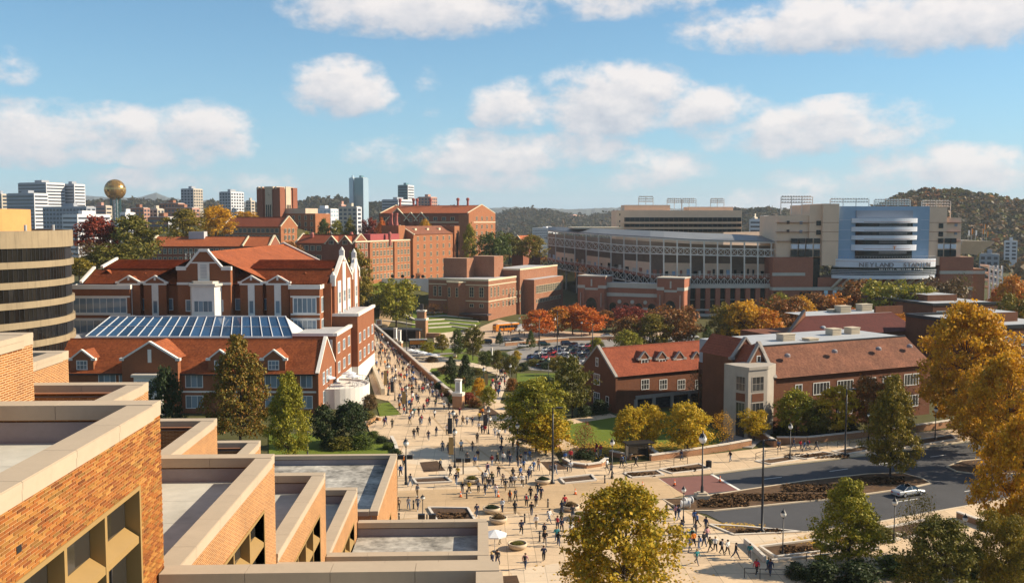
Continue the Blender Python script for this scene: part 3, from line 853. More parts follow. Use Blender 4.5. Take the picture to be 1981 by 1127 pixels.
MB().bar((gx1 + 1.5, 17.96, gz0 + .06), (gxt1, 24.96, gzt + .06), .2, .16).build('glazing_bar', M_ALU, sk)
MB().bar(((gx0 + gxt0) / 2, 21.44, (gz0 + gzt) / 2 + .05), ((gx1 + 1.5 + gxt1) / 2, 21.44, (gz0 + gzt) / 2 + .05), .1, .1).build('glazing_bar', M_ALU, sk)
mb = MB(); mb.bar((gxt0, 25, gzt + .1), (gxt1, 25, gzt + .1), .3); mb.bar((gx0, 17.9, gz0), (gx1 + 1.5, 17.9, gz0), .3); mb.build('glazing_bar', M_ALU, sk)
MB().poly([(gx1 + 1.5, 18, gz0), (gx1 + 1.5, 28.5, gz0), (gxt1, 25, gzt)]).build('pane', M_WFRAME, sk)
MB().poly([(gx1 + 1.5, 28.5, gz0), (gx0, 28.5, gz0), (gxt0, 25, gzt), (gxt1, 25, gzt)]).build('pane', M_SKYGLASS, sk)
MB().box(XL, 16, 0, -.5, 29.9, gz0 - .3).build('flat_roof', M_ROOFGREY, su)
# --- tall main wing
Y2 = 30.0
XA, zp = f(134, 556, Y2); XB = f(617, 560, Y2)[0]; z2e = f(300, 549, Y2)[1]
zb2 = 6.0
MB().box(XA + 8, Y2 + 1.5, zb2, XB - 3, Y2 + 20, z2e - .3).build('wall', M_SUBRICK, su)
# corner bays with flat roofs and window bands
for (pa, pb, n) in ((134, 251, 8), (560, 618, 5)):
 xa, xb = f(pa, 560, Y2 - 1)[0], f(pb, 560, Y2 - 1)[0]
 zt2 = f(pa, 553, Y2 - 1)[1]
 b_ = bpy.data.objects.new('corner_bay', None); link(b_, su)
 MB().box(xa, Y2 - 1, zb2, xb, Y2 + 9, zt2).build('wall', M_SUBRICK, b_)
 mb = MB(); mb.box(xa - .25, Y2 - 1.25, zt2 - .7, xb + .25, Y2 - .9, zt2 + .25); mb.box(xb - .1, Y2 - .9, zt2 - .7, xb + .25, Y2 + 9, zt2 + .25); mb.box(xa - .25, Y2 - .9, zt2 - .7, xa + .1, Y2 + 9, zt2 + .25); mb.build('parapet_coping', M_STONE, b_)
 xw = (xa + xb) / 2; ww = (xb - xa) - 1.4
 for (t_, bt) in ((575, 606), (618, 646)):
  zt_, zl = f(pa + 5, t_, Y2 - 1)[1], f(pa + 5, bt, Y2 - 1)[1]
  MB().box(xa + .2, Y2 - 1.12, zl - .35, xb + .04, Y2 - .98, zl).build('stone_band', M_STONE, b_)
  MB().box(xa + .2, Y2 - 1.12, zt_, xb + .04, Y2 - .98, zt_ + .35).build('stone_band', M_STONE, b_)
  window(b_, xw, Y2 - 1, zl, ww, zt_ - zl, cols=n, fw=.22, sub=True, **WK)
  if n == 5: window(b_, xb, Y2 + 3.5, zl, 6, zt_ - zl, PI / 2, cols=4, fw=.22, sub=True, **WK)
# gabled bays with a white panel each
for pc in (249, 300, 486, 537):
 xc = f(pc, 560, Y2)[0]; hw = 2.55
 zs = f(pc, 549, Y2)[1] + .3; za = f(pc, 534, Y2)[1]
 b_ = bpy.data.objects.new('gabled_bay', None); link(b_, su); b_.location = (xc, Y2, 0)
 gw, gt = MB(), MB(); gable(gw, gt, -hw, hw, zb2, zs, za, 0, .5, .3); gw.build('gable_wall', M_SUBRICK, b_); gt.build('gable_coping', M_STONE, b_)
 MB().box(-hw, .5, zb2, hw, 3, zs).build('wall', M_SUBRICK, b_)
 cross_roof(b_, -hw, hw, zs, za - .15, .5, 7.5, 8)
 MB().box(-.75, -.1, zb2, .75, .02, zs - .3).build('stone_panel', M_STONE, b_)
 MB().box(-hw - .1, -.12, zs - .55, hw + .1, .02, zs - .15).build('stone_band', M_STONE, b_)
 MB().box(-.22, -.08, zs + .5, .22, .02, zs + 1.4).build('stone_panel', M_STONE, b_)
 for (t_, bt) in ((581, 606), (625, 646)):
  zt_, zl = f(pc, t_, Y2)[1], f(pc, bt, Y2)[1]
  window(b_, 0, -.1, zl, 1.05, zt_ - zl, cols=1, fw=.1, sub=True, **WK)
for pc in (276, 328, 461, 512):
 xc = f(pc, 560, Y2 + 1.5)[0]
 for (t_, bt) in ((578, 601), (622, 645)):
  zt_, zl = f(pc, t_, Y2)[1], f(pc, bt, Y2)[1]
  window(su, xc, Y2 + 1.5, zl, 1.5, zt_ - zl, cols=1, fw=.12, sub=True, **WK)
# central gable with white oriel
xa, xb = f(343, 540, Y2 - 1.5)[0], f(446, 540, Y2 - 1.5)[0]; xm = (xa + xb) / 2
zs = f(343, 520, Y2 - 1.5)[1]; za = f(394, 486, Y2 - 1.5)[1]
b_ = bpy.data.objects.new('central_gable', None); link(b_, su)
gw, gt = MB(), MB()
xq = (xb - xa) * .17
gw.extr([(xa, Y2 - 1.5, zb2), (xb, Y2 - 1.5, zb2), (xb, Y2 - 1.5, zs), (xb - xq, Y2 - 1.5, zs + .3), (xm + .9, Y2 - 1.5, za), (xm - .9, Y2 - 1.5, za), (xa + xq, Y2 - 1.5, zs + .3), (xa, Y2 - 1.5, zs)], (0, .6, 0))
for sg in (-1, 1):
 xe = xm + sg * (xb - xa) / 2
 gt.bar((xe - sg * xq, Y2 - 1.2, zs + .4), (xm + sg * .9, Y2 - 1.2, za + .1), .95, .45); gt.box(xe - sg * xq, Y2 - 1.7, zs - .3, xe + sg * .2, Y2 - .75, zs + .55)
gt.box(xm - 1.1, Y2 - 1.7, za - .1, xm + 1.1, Y2 - .75, za + .5)
gw.build('gable_wall', M_SUBRICK, b_); gt.build('gable_coping', M_STONE, b_)
MB().box(xa, Y2 - .9, zb2, xb, Y2 + 8, zs).build('wall', M_SUBRICK, b_)
zband = f(394, 549, Y2 - 1.5)[1]
MB().box(xa - .1, Y2 - 1.62, zband - .2, xb + .1, Y2 - 1.48, zband + .35).build('stone_band', M_STONE, b_)
zmid = f(394, 508, Y2 - 1.5)[1]
MB().box(xa + 3, Y2 - 1.6, zmid - .15, xb - 3, Y2 - 1.48, zmid + .15).build('stone_band', M_STONE, b_)
MB().box(xm - 1.3, Y2 - 1.66, zband, xm + 1.3, Y2 - 1.48, zmid).build('stone_panel', M_STONE, b_)
lv = MB()
for i in range(10): lv.box(xm - .7, Y2 - 1.72, zmid - .6 - i * .32, xm + .7, Y2 - 1.64, zmid - .45 - i * .32)
lv.build('louvre', M_ROOFGREY, b_)
ox0, ox1 = f(371, 580, Y2 - 3.5)[0], f(415, 580, Y2 - 3.5)[0]; zot = f(392, 553, Y2 - 3.5)[1]
MB().prism([(ox0 - 1, Y2 - 1.5), (ox0, Y2 - 3.5), (ox1, Y2 - 3.5), (ox1 + 1, Y2 - 1.5)], zb2, zot).build('oriel', M_STONE, b_)
MB().prism([(ox0 - 1.4, Y2 - 1.52), (ox0 - .3, Y2 - 3.9), (ox1 + .3, Y2 - 3.9), (ox1 + 1.4, Y2 - 1.52)], zot, zot + .5).build('oriel_roof', M_CAPSTONE, b_)
MB().prism([(ox0 - .6, Y2 - 1.52), (ox0 + .4, Y2 - 3.3), (ox1 - .4, Y2 - 3.3), (ox1 + .6, Y2 - 1.52)], zot + .5, zot + 1.0).build('oriel_roof', M_CAPSTONE, b_)
for (t_, bt) in ((581, 604), (624, 646)):
 zt_, zl = f(394, t_, Y2 - 3.5)[1], f(394, bt, Y2 - 3.5)[1]
 window(b_, (ox0 + ox1) / 2, Y2 - 3.5, zl, ox1 - ox0 - .8, zt_ - zl, cols=4, fw=.16, sub=True, **WK)
 for xx in (xa + 2.6, xb - 2.6): window(b_, xx, Y2 - 1.5, zl, 1.7, zt_ - zl, cols=1, fw=.16, sub=True, **WK)
# roofs of the main wing
zlow = f(300, 521, Y2 + 7)[1]; zhi = f(300, 499, Y2 + 15)[1]; zhi_r = f(600, 508, Y2 + 15)[1]
xl0, xl1 = f(152, 548, Y2)[0], f(186, 500, Y2 + 15)[0]
zhi = (zhi + zhi_r) / 2
for (p, q) in ((xl0 + 1, xa), (xb, f(640, 540, Y2)[0] - 1)):
 MB().courses((p, Y2 + .2, z2e), (q, Y2 + .2, z2e), (q, Y2 + 7, zlow), (p, Y2 + 7, zlow), 22, .13).build('roof_slope', M_TILE, su)
 MB().courses((p + 2, Y2 + 6.4, zlow + .25), (q, Y2 + 6.4, zlow + .25), (q, Y2 + 15, zhi), (p + 2, Y2 + 15, zhi), 26, .13).build('roof_slope', M_TILE, su)
 MB().box(p + 2, Y2 + 6.7, zlow - .3, q, Y2 + 14.8, zlow + .2).build('wall', M_SUBRICK, su)
 MB().box(p + 2, Y2 + 14.8, zhi - .1, q, Y2 + 15.2, zhi + .18).build('ridge_cap', M_TILE, su)
 MB().courses((q, Y2 + 24, zlow), (p + 2, Y2 + 24, zlow), (p + 2, Y2 + 15, zhi), (q, Y2 + 15, zhi), 14, .08).build('roof_slope', M_TILE, su)
 MB().box(p + 2, Y2 + 20, zb2, q, Y2 + 23.9, zlow).build('wall', M_SUBRICK, su)
for pc, py_, sg in ((482 - 20, 526, 1), (285, 533, 1), (211, 527, 1), (592, 532, 1)):
 xc, zc = f(pc, py_, Y2 + 6)
 cross_roof(su, xc - 1.6, xc + 1.6, zc - .6, zc + .7, Y2 + 4.6, Y2 + 9, 5)
# left gable parapet of the main roof
mb = MB(); mb.bar((xl0 + .6, Y2 - .2, z2e + .4), (xl0 + .6, Y2 + 7, zlow + .5), .6, .5); mb.bar((xl0 + 2.6, Y2 + 6.4, zlow + .6), (xl0 + 2.6, Y2 + 15, zhi + .5), .6, .5)
mb.build('gable_coping', M_STONE, su)
# long roof running back from the central gable: its right slope takes the sun
ye, zr2 = s_(548, 467, xm); zr2 = za - .3
xe = xm + 13; zse = f(447, 527, Y2 + 2)[1]
MB().courses((xe, Y2 + 1, zse - 1.5), (xe, ye, zse - 1.5), (xm, ye, zr2), (xm, Y2 - 1, zr2), 30, .07).build('roof_slope', M_TILE, su)
MB().courses((xm - 13, ye, zse - 1.5), (xm - 13, Y2 + 1, zse - 1.5), (xm, Y2 - 1, zr2), (xm, ye, zr2), 30, .07).build('roof_slope', M_TILE, su)
MB().box(xm - .2, Y2 - 1, zr2 - .1, xm + .2, ye, zr2 + .15).build('ridge_cap', M_TILE, su)
MB().box(xm - 12.6, Y2 + 20, zb2, xe - .4, ye - .1, zse - 1.6).build('wall', M_SUBRICK, su)
gw, gt = MB(), MB(); gable(gw, gt, xm - 13.2, xe + .2, zb2, zse - 1.3, zr2 + .5, ye, ye + .6); gw.build('gable_wall', M_SUBRICK, su); gt.build('gable_coping', M_STONE, su)
# --- sunlit right-hand end
XR = f(640, 540, Y2)[0] - 1
MB().box(XR - 5, Y2 + 3, zb2, XR + .4, Y2 + 28, z2e).build('wall', M_SUBRICK, su)
for (a, b, zq, zk, dx) in ((Y2 + 4, Y2 + 26, z2e + .5, zhi + 1.2, .4), (Y2 + 26.3, Y2 + 36, z2e + .8, zhi + .2, .5)):
 gw, gt = MB(), MB(); gable_side(gw, gt, a, b, zb2, zq, zk, XR + dx, XR + dx + .6, .5, .15)
 gw.build('gable_wall', M_SUBRICK, su); gt.build('gable_coping', M_STONE, su)
for yy, zz in ((Y2 + 4, z2e + .5), (Y2 + 15, zhi + 1.2), (Y2 + 26.1, z2e + .7), (Y2 + 31.1, zhi + .2), (Y2 + 36, z2e + .8)):
 pn = MB(); pn.box(XR + .1, yy - .5, zz - 1.2, XR + 1.25, yy + .5, zz + 1.3); pn.lathe((XR + .7, yy, zz + 1.3), [(.55, 0), (.3, .5), (0, .9)], 6); pn.build('pinnacle', M_STONE, su)
for (u, wz) in ((Y2 + 9, 1), (Y2 + 15, 0), (Y2 + 21, 1), (Y2 + 31, 0)):
 MB().box(XR + .9, u - 1.9, zb2 + 6, XR + 1.2, u + 1.9, z2e + (.2 if wz else 4.5)).build('stone_panel', M_STONE, su)
 for zl in (zb2 + 8, zb2 + 12.4): window(su, XR + 1.2, u, zl, 2.4, 2.8, PI / 2, cols=2, rows=2, sub=True, **WK)
# lower blocks along the walkway, brick above a white base
ya1, za1 = s_(630, 655, .3); ya2, za2 = s_(663, 631, .3); yc1, zc1 = s_(661, 624, 1.8); yc2, zc2 = s_(697, 598, 1.8)
for (x1, a, b, zt_) in ((.3, 16.3, max(ya2, 34), za1 - .6), (1.8, max(ya2, 34) + .02, max(yc2, 58), zc1 - .4)):
 b_ = bpy.data.objects.new('walkway_block', None); link(b_, su)
 MB().box(-9, a, 4.2, x1, b, zt_ - .02).build('wall', M_SUBRICK, b_)
 MB().box(-9, a, 0, x1 + .06, b + .05, 4.2).build('stone_base', M_STONE, b_)
 MB().box(-9, a + .3, zt_ - .6, x1 - .4, b - .3, zt_ + .02).build('flat_roof', M_ROOFGREY, b_)
 mb = MB(); mb.box(x1 - .5, a - .1, zt_ - .1, x1 + .3, b + .1, zt_ + .55); mb.box(-9, a - .25, zt_ - .1, x1 - .5, a + .25, zt_ + .55); mb.build('parapet_coping', M_STONE, b_)
 n = max(2, int((b - a) / 5))
 for i in range(n):
  u = a + (b - a) * (i + .5) / n
  for zl in (5.2, 9.4):
   if zl + 2.4 < zt_: window(b_, x1, u, zl, 2.6, 2.4, PI / 2, cols=3, fw=.16, sub=True, **WK)
# round terrace at the corner: white wall, railing
ct = at_z(655, 795, 0); lc = SU.i @ ct
tr = bpy.data.objects.new('round_terrace', None); link(tr, su); tr.location = (1.0, 12.0, 0)
RT = 7.0
mb = MB(); mb.lathe((0, 0, 0), [(RT, -1), (RT, 4.0), (RT - .3, 4.0), (RT - .3, 3.6), (0, 3.6)], 40); mb.build('terrace_wall', M_STONE, tr)
mb = MB()
for i in range(40):
 a = 2 * PI * i / 40; p = (RT * .97 * math.cos(a), RT * .97 * math.sin(a)); mb.tube((*p, 4.0), (*p, 5.0), .04, n=5)
 b2 = 2 * PI * (i + 1) / 40; q = (RT * .97 * math.cos(b2), RT * .97 * math.sin(b2)); mb.tube((*p, 5.0), (*q, 5.0), .05, n=5); mb.tube((*p, 4.5), (*q, 4.5), .025, n=4)
mb.build('railing', M_GREYSTEEL, tr)
# ------------------------------------------------------------------ round office building on the left
M_OFFCONC = mat('office_concrete', (.29, .225, .14), .8, .1, .3, streak=.4)
M_OFFGLASS = mat_glass('office_glass', (.014, .012, .010), .06, .3, var=.4)
M_PENT = mat_brick('penthouse_brick', (.60, .30, .10), (.52, .25, .08), (.55, .33, .15), .24, .08, .008, .08, 0)
rb = thing('round_office_building', 'round office building with tan concrete bands and dark window strips', 'building', (-110.3, 200, 0))
def arc_band(r0, r1, z0, z1, n=56, a0=-PI, a1=PI):
 mb = MB(); k = len(mb.v)
 for i in range(n + 1):
  a = a0 + (a1 - a0) * i / n
  for r, z in ((r1, z0), (r1, z1), (r0, z1), (r0, z0)): mb.v.append((r * math.cos(a), r * math.sin(a), z))
 for i in range(n):
  for e in range(4):
   g = (e + 1) % 4; p, q = i * 4, (i + 1) * 4
   mb.f.append((p + e, q + e, q + g, p + g)); mb.m.append(0)
 return mb
RB = 27.0
ZT = 35.9
arc_band(RB - .6, RB, ZT - 3.3, ZT).build('concrete_band', M_OFFCONC, rb)
zt_ = ZT - 3.3
for k in range(8):
 zg = zt_ - 2.55
 for i in range(60):
  a = -PI * .72 + i * PI * .74 / 60; b = a + PI * .74 / 60; r = RB - .32
  MB().poly([(r * math.cos(a), r * math.sin(a), zg), (r * math.cos(b), r * math.sin(b), zg), (r * math.cos(b), r * math.sin(b), zt_), (r * math.cos(a), r * math.sin(a), zt_)]).build('pane', M_OFFGLASS, rb)
 mb = MB()
 for i in range(61):
  a = -PI * .72 + i * PI * .74 / 60
  mb.tube(((RB - .28) * math.cos(a), (RB - .28) * math.sin(a), zg), ((RB - .28) * math.cos(a), (RB - .28) * math.sin(a), zt_), .06, n=4)
 mb.build('mullion', M_STEEL, rb)
 arc_band(RB - .6, RB, zg - 1.25, zg).build('concrete_band', M_OFFCONC, rb)
 zt_ = zg - 1.25
MB().lathe((0, 0, 0), [(RB - .5, 0), (RB - .5, ZT - .9), (0, ZT - .9)], 48).build('core', M_STEEL, rb)
MB().lathe((-1.4, 0, 0), [(20.4, ZT - 1), (20.4, ZT + 4.2), (20.1, ZT + 4.2), (20.1, ZT + 3.8), (0, ZT + 3.8)], 64).build('penthouse', M_PENT, rb)
for q in ((22.5, -6), (24, 3)): MB().tube((*q, ZT - 1), (*q, ZT + 1.1), .28).build('vent_pipe', M_GREYSTEEL, rb)
# ------------------------------------------------------------------ brick halls on the hill
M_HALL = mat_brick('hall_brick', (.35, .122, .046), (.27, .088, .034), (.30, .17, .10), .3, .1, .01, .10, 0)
M_HALLDARK = mat_brick('hall_brick_shaded', (.27, .09, .05), (.22, .07, .04), (.22, .11, .07), .3, .1, .01, .10, 0)  # darker copy of hall brick; shade of sunless fronts put into its colour
M_ROOFRED = mat_tiles('hall_roof_red', (.34, .085, .035), (.28, .07, .03), .4, .3, .12)
M_ROOFORANGE = mat_tiles('hall_roof_orange', (.42, .12, .04), (.34, .09, .032), .4, .3, .10)
M_ROOFBROWN = mat_tiles('hall_roof_brown', (.26, .10, .055), (.20, .08, .045), .4, .3, .12)
M_HFRAME = mat('hall_window_frame', (.62, .54, .38), .7, .06, 1)
M_HGLASS = mat_glass('hall_window_glass', (.045, .045, .05), .08, .3, var=.45)
HK = dict(frame=M_HFRAME, glass=M_HGLASS, proud=.12)
GR = R(-26)
def corner_frame(px, y, rot=GR, z=0.0):
 return Fr(x_at(px, y), y, rot, z)
def gable_roof(root, x0, x1, y0, y1, ze, zr, n=10, m=None, over=.4, ends=None, lift=.06):
 ym = (y0 + y1) / 2; m = m or M_ROOFRED
 MB().courses((x0, y0 - over, ze - .1), (x1, y0 - over, ze - .1), (x1, ym, zr), (x0, ym, zr), n, lift).build('roof_slope', m, root)
 MB().courses((x1, y1 + over, ze - .1), (x0, y1 + over, ze - .1), (x0, ym, zr), (x1, ym, zr), n, lift).build('roof_slope', m, root)
 MB().box(x0, ym - .2, zr - .1, x1, ym + .2, zr + .2).build('ridge_cap', m, root)
 if ends:
  for xx in (x1 - .3, x0 - .1):
   gw, gt = MB(), MB(); gable_side(gw, gt, y0 - .3, y1 + .3, ze - 1.5, ze, zr + .6, xx, xx + .5, .4, .1)
   gw.build('gable_wall', ends, root); gt.build('gable_coping', M_HFRAME, root)
def wallbox(root, x0, x1, y0, y1, z0, z1, m, name='wall'):
 return MB().box(x0, y0, z0, x1, y1, z1).build(name, m, root)
# long orange roofed hall
fr = corner_frame(520, 402, R(-4)); r_ = thing_fr('long_hall', 'long low brick hall with orange roof behind the union building', 'building', fr)
x0 = fr.front(289, 480)[0]; ze = fr.front(400, 476)[1]; zr = fr.front(400, 458, 8)[1]
wallbox(r_, x0, 0, 0, 16, 0, ze, M_HALLDARK); gable_roof(r_, x0, 0, 0, 16, ze, zr, 12, M_ROOFORANGE, ends=M_HALLDARK)
xs_ = fr.front(470, 480)[0]
mb = MB(); mb.bar((xs_, -.5, ze + .2), (xs_, 8, zr + .3), .5, .5); mb.build('gable_coping', M_HFRAME, r_)
win_grid(r_, x0 + 1, -1, 22, [ze - 3.2, ze - 6.6], 1.5, 2.2, 0, rows=2, **HK)
xc, zc = fr.front(383, 452, 8); wallbox(r_, xc - 3.2, xc + 3.2, 6, 10, zr - 1, zr + 2.2, M_ROOFGREY, 'cooling_unit')
xq, zq = fr.front(388, 494, -6); mb = MB()
for i in range(8): mb.tube((xq - 6 + i * 1.8, -6, zq - 2), (xq - 6 + i * 1.8, -6, zq + 1.2), .07, n=5)
mb.bar((xq - 6, -6, zq + 1.2), (xq + 6.6, -6, zq + 1.2), .12); mb.bar((xq - 6, -6, zq), (xq + 6.6, -6, zq), .12); mb.build('roof_railing', M_WHITE, r_)
# hall with sunlit gable below the clock tower
fr = corner_frame(543, 520); r_ = thing_fr('gabled_hall', 'brick hall with red roof and sunlit gable below the clock tower', 'building', fr)
x0 = fr.front(432, 440)[0]; ze = fr.front(520, 438)[1]; zr = fr.front(520, 420, 7)[1]
wallbox(r_, x0, 0, 0, 14, 0, ze, M_HALL); gable_roof(r_, x0, 0, 0, 14, ze, zr, 10, M_ROOFRED, ends=M_HALL)
win_grid(r_, x0 + 1, -1, 12, [ze - 3.4, ze - 7, ze - 10.6], 2.4, 2.4, 0, cols=3, **HK)
win_grid(r_, 2, 12, 3, [ze - 3.4, ze - 7, ze - 10.6], 1.6, 2.4, .25, 'right', cols=2, **HK)
# clock tower hall
fr = corner_frame(542, 620); r_ = thing_fr('clock_tower_hall', 'brick clock tower with pale stone belfry above the halls on the hill', 'tower', fr)
x0 = fr.front(500, 400)[0]; zt_ = fr.front(520, 362)[1]; wd = -x0
y1_ = fr.side(552, 400, 0)[0]
y1_ = wd
M_BELFRY = mat('tower_stone', (.50, .40, .30), .8, .1, .3)
wallbox(r_, x0, 0, 0, y1_, 20, zt_ - 1.5, M_HALLDARK)
mb = MB()
for xx in (x0 + 1.6, -1.6):
 for yy in (1.6, y1_ - 1.6): mb.box(xx - 2.3, yy - 2.3, 20, xx + 2.3, yy + 2.3, zt_ - .2)
mb.build('tower_pier', M_HALLDARK, r_)
mb = MB(); zc = zt_ - 7
xm = x0 / 2
mb.box(xm - 2.6, -.5, zt_ - 26, xm + 2.6, -.02, zt_ + .4); mb.box(-.02, y1_ / 2 - 2.6, zt_ - 26, .5, y1_ / 2 + 2.6, zt_ + .4)
for i in range(6): mb.box(x0 - .2 + i * wd / 6, -.75, zt_ - 1.2, x0 + .9 + i * wd / 6, y1_ + .5, zt_ + .3)
mb.build('belfry_panel', M_BELFRY, r_)
mb = MB()
for dx in (-1.5, 0, 1.5): mb.box(xm + dx - .45, -.62, zt_ - 24, xm + dx + .45, -.5, zt_ - 11)
for dy in (-1.5, 0, 1.5): mb.box(.5, y1_ / 2 + dy - .45, zt_ - 24, .62, y1_ / 2 + dy + .45, zt_ - 11)
mb.build('belfry_opening', M_OFFGLASS, r_)
MB().tube((xm, -.5, zt_ - 5), (xm, -.75, zt_ - 5), 2.0, n=20).build('clock_face', M_BELFRY, r_)
mb = MB(); mb.box(xm - .08, -.8, zt_ - 5, xm + .08, -.76, zt_ - 3.5); mb.box(xm - .08, -.8, zt_ - 5.1, xm + 1.1, -.76, zt_ - 4.9); mb.build('clock_hand', M_STEEL, r_)
xa = fr.front(610, 420, 4)[0]; zb = fr.front(560, 413, 4)[1]
wallbox(r_, -2, xa, 4, 20, 20, zb, M_HALL); win_grid(r_, .5, xa - .5, 5, [zb - 4, zb - 8, zb - 12], 1.7, 2.8, 4, cols=2, **HK)
wallbox(r_, -1.9, xa - 8, 5, 18, zb, zb + 3.2, M_BELFRY, 'roof_storey')
x0w = fr.front(480, 425, 6)[0]; wallbox(r_, x0w, x0 + .5, 6, 18, 20, zb - 2, M_HALLDARK)
# laboratory hall: dark front, sunlit flank with rows of windows
fr = corner_frame(687, 452); r_ = thing_fr('laboratory_hall', 'long brick laboratory hall with sunlit flank full of paned windows', 'building', fr)
x0 = fr.front(572, 500)[0]; ze = fr.front(640, 470)[1]; zr = fr.front(630, 454, 5)[1]
y1_ = fr.side(795, 480)[0]; zt_ = fr.side(700, 468)[1]
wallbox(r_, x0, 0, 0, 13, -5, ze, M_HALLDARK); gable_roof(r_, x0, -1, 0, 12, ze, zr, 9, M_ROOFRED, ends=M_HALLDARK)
win_grid(r_, x0 + 1, x0 + 15, 4, [ze - 3.6, ze - 8], 2.6, 2.3, 0, cols=3, rows=2, **HK)
win_grid(r_, x0 + 17, -1, 2, [ze - 3.6, ze - 8], 5, 2.3, 0, cols=6, rows=2, **HK)
for px_ in (642, 668):
 xx = fr.front(px_, 470, -.4)[0]; za = fr.front(px_, 456, -.4)[1]
 gw, gt = MB(), MB(); gable(gw, gt, xx - 3.6, xx + 3.6, ze - 12, ze - .2, za, -.8, -.1, .3); gw.build('gable_wall', M_HALLDARK, r_); gt.build('gable_coping', M_HFRAME, r_)
 cross_roof(r_, xx - 3.6, xx + 3.6, ze - .2, za - .2, -.1, 6, 6, M_ROOFRED); window(r_, xx, -.8, ze - .6, 2.6, 1.9, cols=3, **HK)
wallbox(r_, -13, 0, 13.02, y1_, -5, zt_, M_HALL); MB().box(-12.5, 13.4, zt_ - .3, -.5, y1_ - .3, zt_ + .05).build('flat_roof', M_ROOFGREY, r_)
wallbox(r_, -9, -2, 16, y1_ - 8, zt_, zt_ + 3.4, mat('red_roof_storey', (.30, .06, .06), .7, .1, .4), 'roof_storey')
MB().box(-.3, 0, zt_ - .1, .15, y1_, zt_ + .5).build('parapet_coping', M_HFRAME, r_)
fh = (zt_ - fr.side(700, 545)[1]) / 5
win_grid(r_, 1, y1_ - 1, 15, [zt_ - fh * (k + 1) + .5 for k in range(5)], 1.9, 2.5, 0, 'right', cols=3, rows=2, **HK)
for u in (y1_ * .24, y1_ * .68): wallbox(r_, 0, .7, u - 1.0, u + 1.0, -5, zt_ - .4, M_HALL, 'pilaster')
# tall block at the far end of the flank
ya, yb = y1_, fr.side(873, 480)[0]; zt2 = fr.side(800, 453)[1]; zr2 = fr.side(800, 437, -7)[1]
wallbox(r_, -14, 1.2, ya + .02, yb, -5, zt2, M_HALL)
MB().courses((1.6, ya, zt2 - .1), (1.6, yb, zt2 - .1), (-6.5, yb, zr2), (-6.5, ya, zr2), 10, .06).build('roof_slope', M_ROOFBROWN, r_)
MB().courses((-14.5, yb, zt2 - .1), (-14.5, ya, zt2 - .1), (-6.5, ya, zr2), (-6.5, yb, zr2), 10, .06).build('roof_slope', M_ROOFBROWN, r_)
gw, gt = MB(), MB(); gable(gw, gt, -14.4, 1.6, zt2 - 2, zt2, zr2 + .4, ya - .1, ya + .3); gw.build('gable_wall', M_HALL, r_); gt.build('gable_coping', M_HFRAME, r_)
for k in range(3):
 u = ya + (yb - ya) * (k + .7) / 3.4; wallbox(r_, -4.2, -2.2, u - 1, u + 1, (zt2 + zr2) / 2 - 1.2, (zt2 + zr2) / 2 + .9, M_HFRAME, 'roof_vent')
fh = (zt2 - fr.side(800, 545)[1]) / 6
win_grid(r_, ya + 1.5, yb - 1, 6, [zt2 - fh * (k + 1) + .5 for k in range(6)], 1.8, 2.3, 1.2, 'right', cols=2, rows=2, **HK)
yc = fr.side(889, 480, 2)[0]; zt3 = fr.side(880, 437, 2)[1]
wallbox(r_, -10, 2, yb + .02, yc, -5, zt3, M_HALL); wallbox(r_, 2, 2.12, (yb + yc) / 2 - .9, (yb + yc) / 2 + .9, 5, zt3 - 4, M_HGLASS, 'stair_glazing')
ps = fr.front(778, 470, ya - 3)[0]; zps = fr.front(778, 436, ya - 3)[1]
wallbox(r_, -13, -3, ya - 7, ya - .5, -5, zps, M_HALL)
for k in range(2):
 mb = MB(); mb.lathe((-9 + k * 3, ya - 4, zps), [(1.1, 0), (.8, 2), (.8, 5), (1.0, 5.4), (1, 6.2), (0, 6.2)], 10); mb.build('chimney', mat('red_chimney', (.34, .10, .08), .7, .1, .5), r_)
for px_, yy in ((604, 4), (680, 18), (754, 30)):
 xx, zz = fr.front(px_, 465, yy); mb = MB(); mb.lathe((xx, yy, zt_ - 2), [(.9, 0), (.7, 3), (.9, 5.5), (.6, 6.4), (0, 6.4)], 10); mb.build('chimney', MATS['red_chimney'], r_)
# large red roofed building with a sunlit gable end
fr = corner_frame(905, 640); r_ = thing_fr('red_roofed_hall', 'huge brick hall with long red roof, slim red stacks and sunlit gable end', 'building', fr)
x0 = fr.front(733, 420)[0]; ze = fr.front(820, 412)[1]; y1_ = fr.side(957, 430)[0]; zr = fr.front(820, 398, y1_ / 2)[1]
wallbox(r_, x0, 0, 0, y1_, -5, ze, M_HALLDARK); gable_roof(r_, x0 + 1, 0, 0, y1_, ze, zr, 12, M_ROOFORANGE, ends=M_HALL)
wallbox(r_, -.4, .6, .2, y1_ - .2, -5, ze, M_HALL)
wallbox(r_, -6, 1.4, -1.4, 6, -5, ze - 1, M_HALL)
MB().box(x0, -.15, ze - 6.4, 0, 0, ze - 5.8).build('string_course', M_HFRAME, r_); MB().box(.6, .2, ze - 6.4, .75, y1_ - .2, ze - 5.8).build('string_course', M_HFRAME, r_)
win_grid(r_, x0 + 2, -8, 9, [ze - 5, ze - 10.5, ze - 15], 3.0, 2.4, 0, cols=2, **HK)
win_grid(r_, 8, y1_ - 2, 4, [ze - 5, ze - 10.5, ze - 15, ze - 20, ze - 25], 2.2, 2.8, .6, 'right', cols=2, rows=2, **HK)
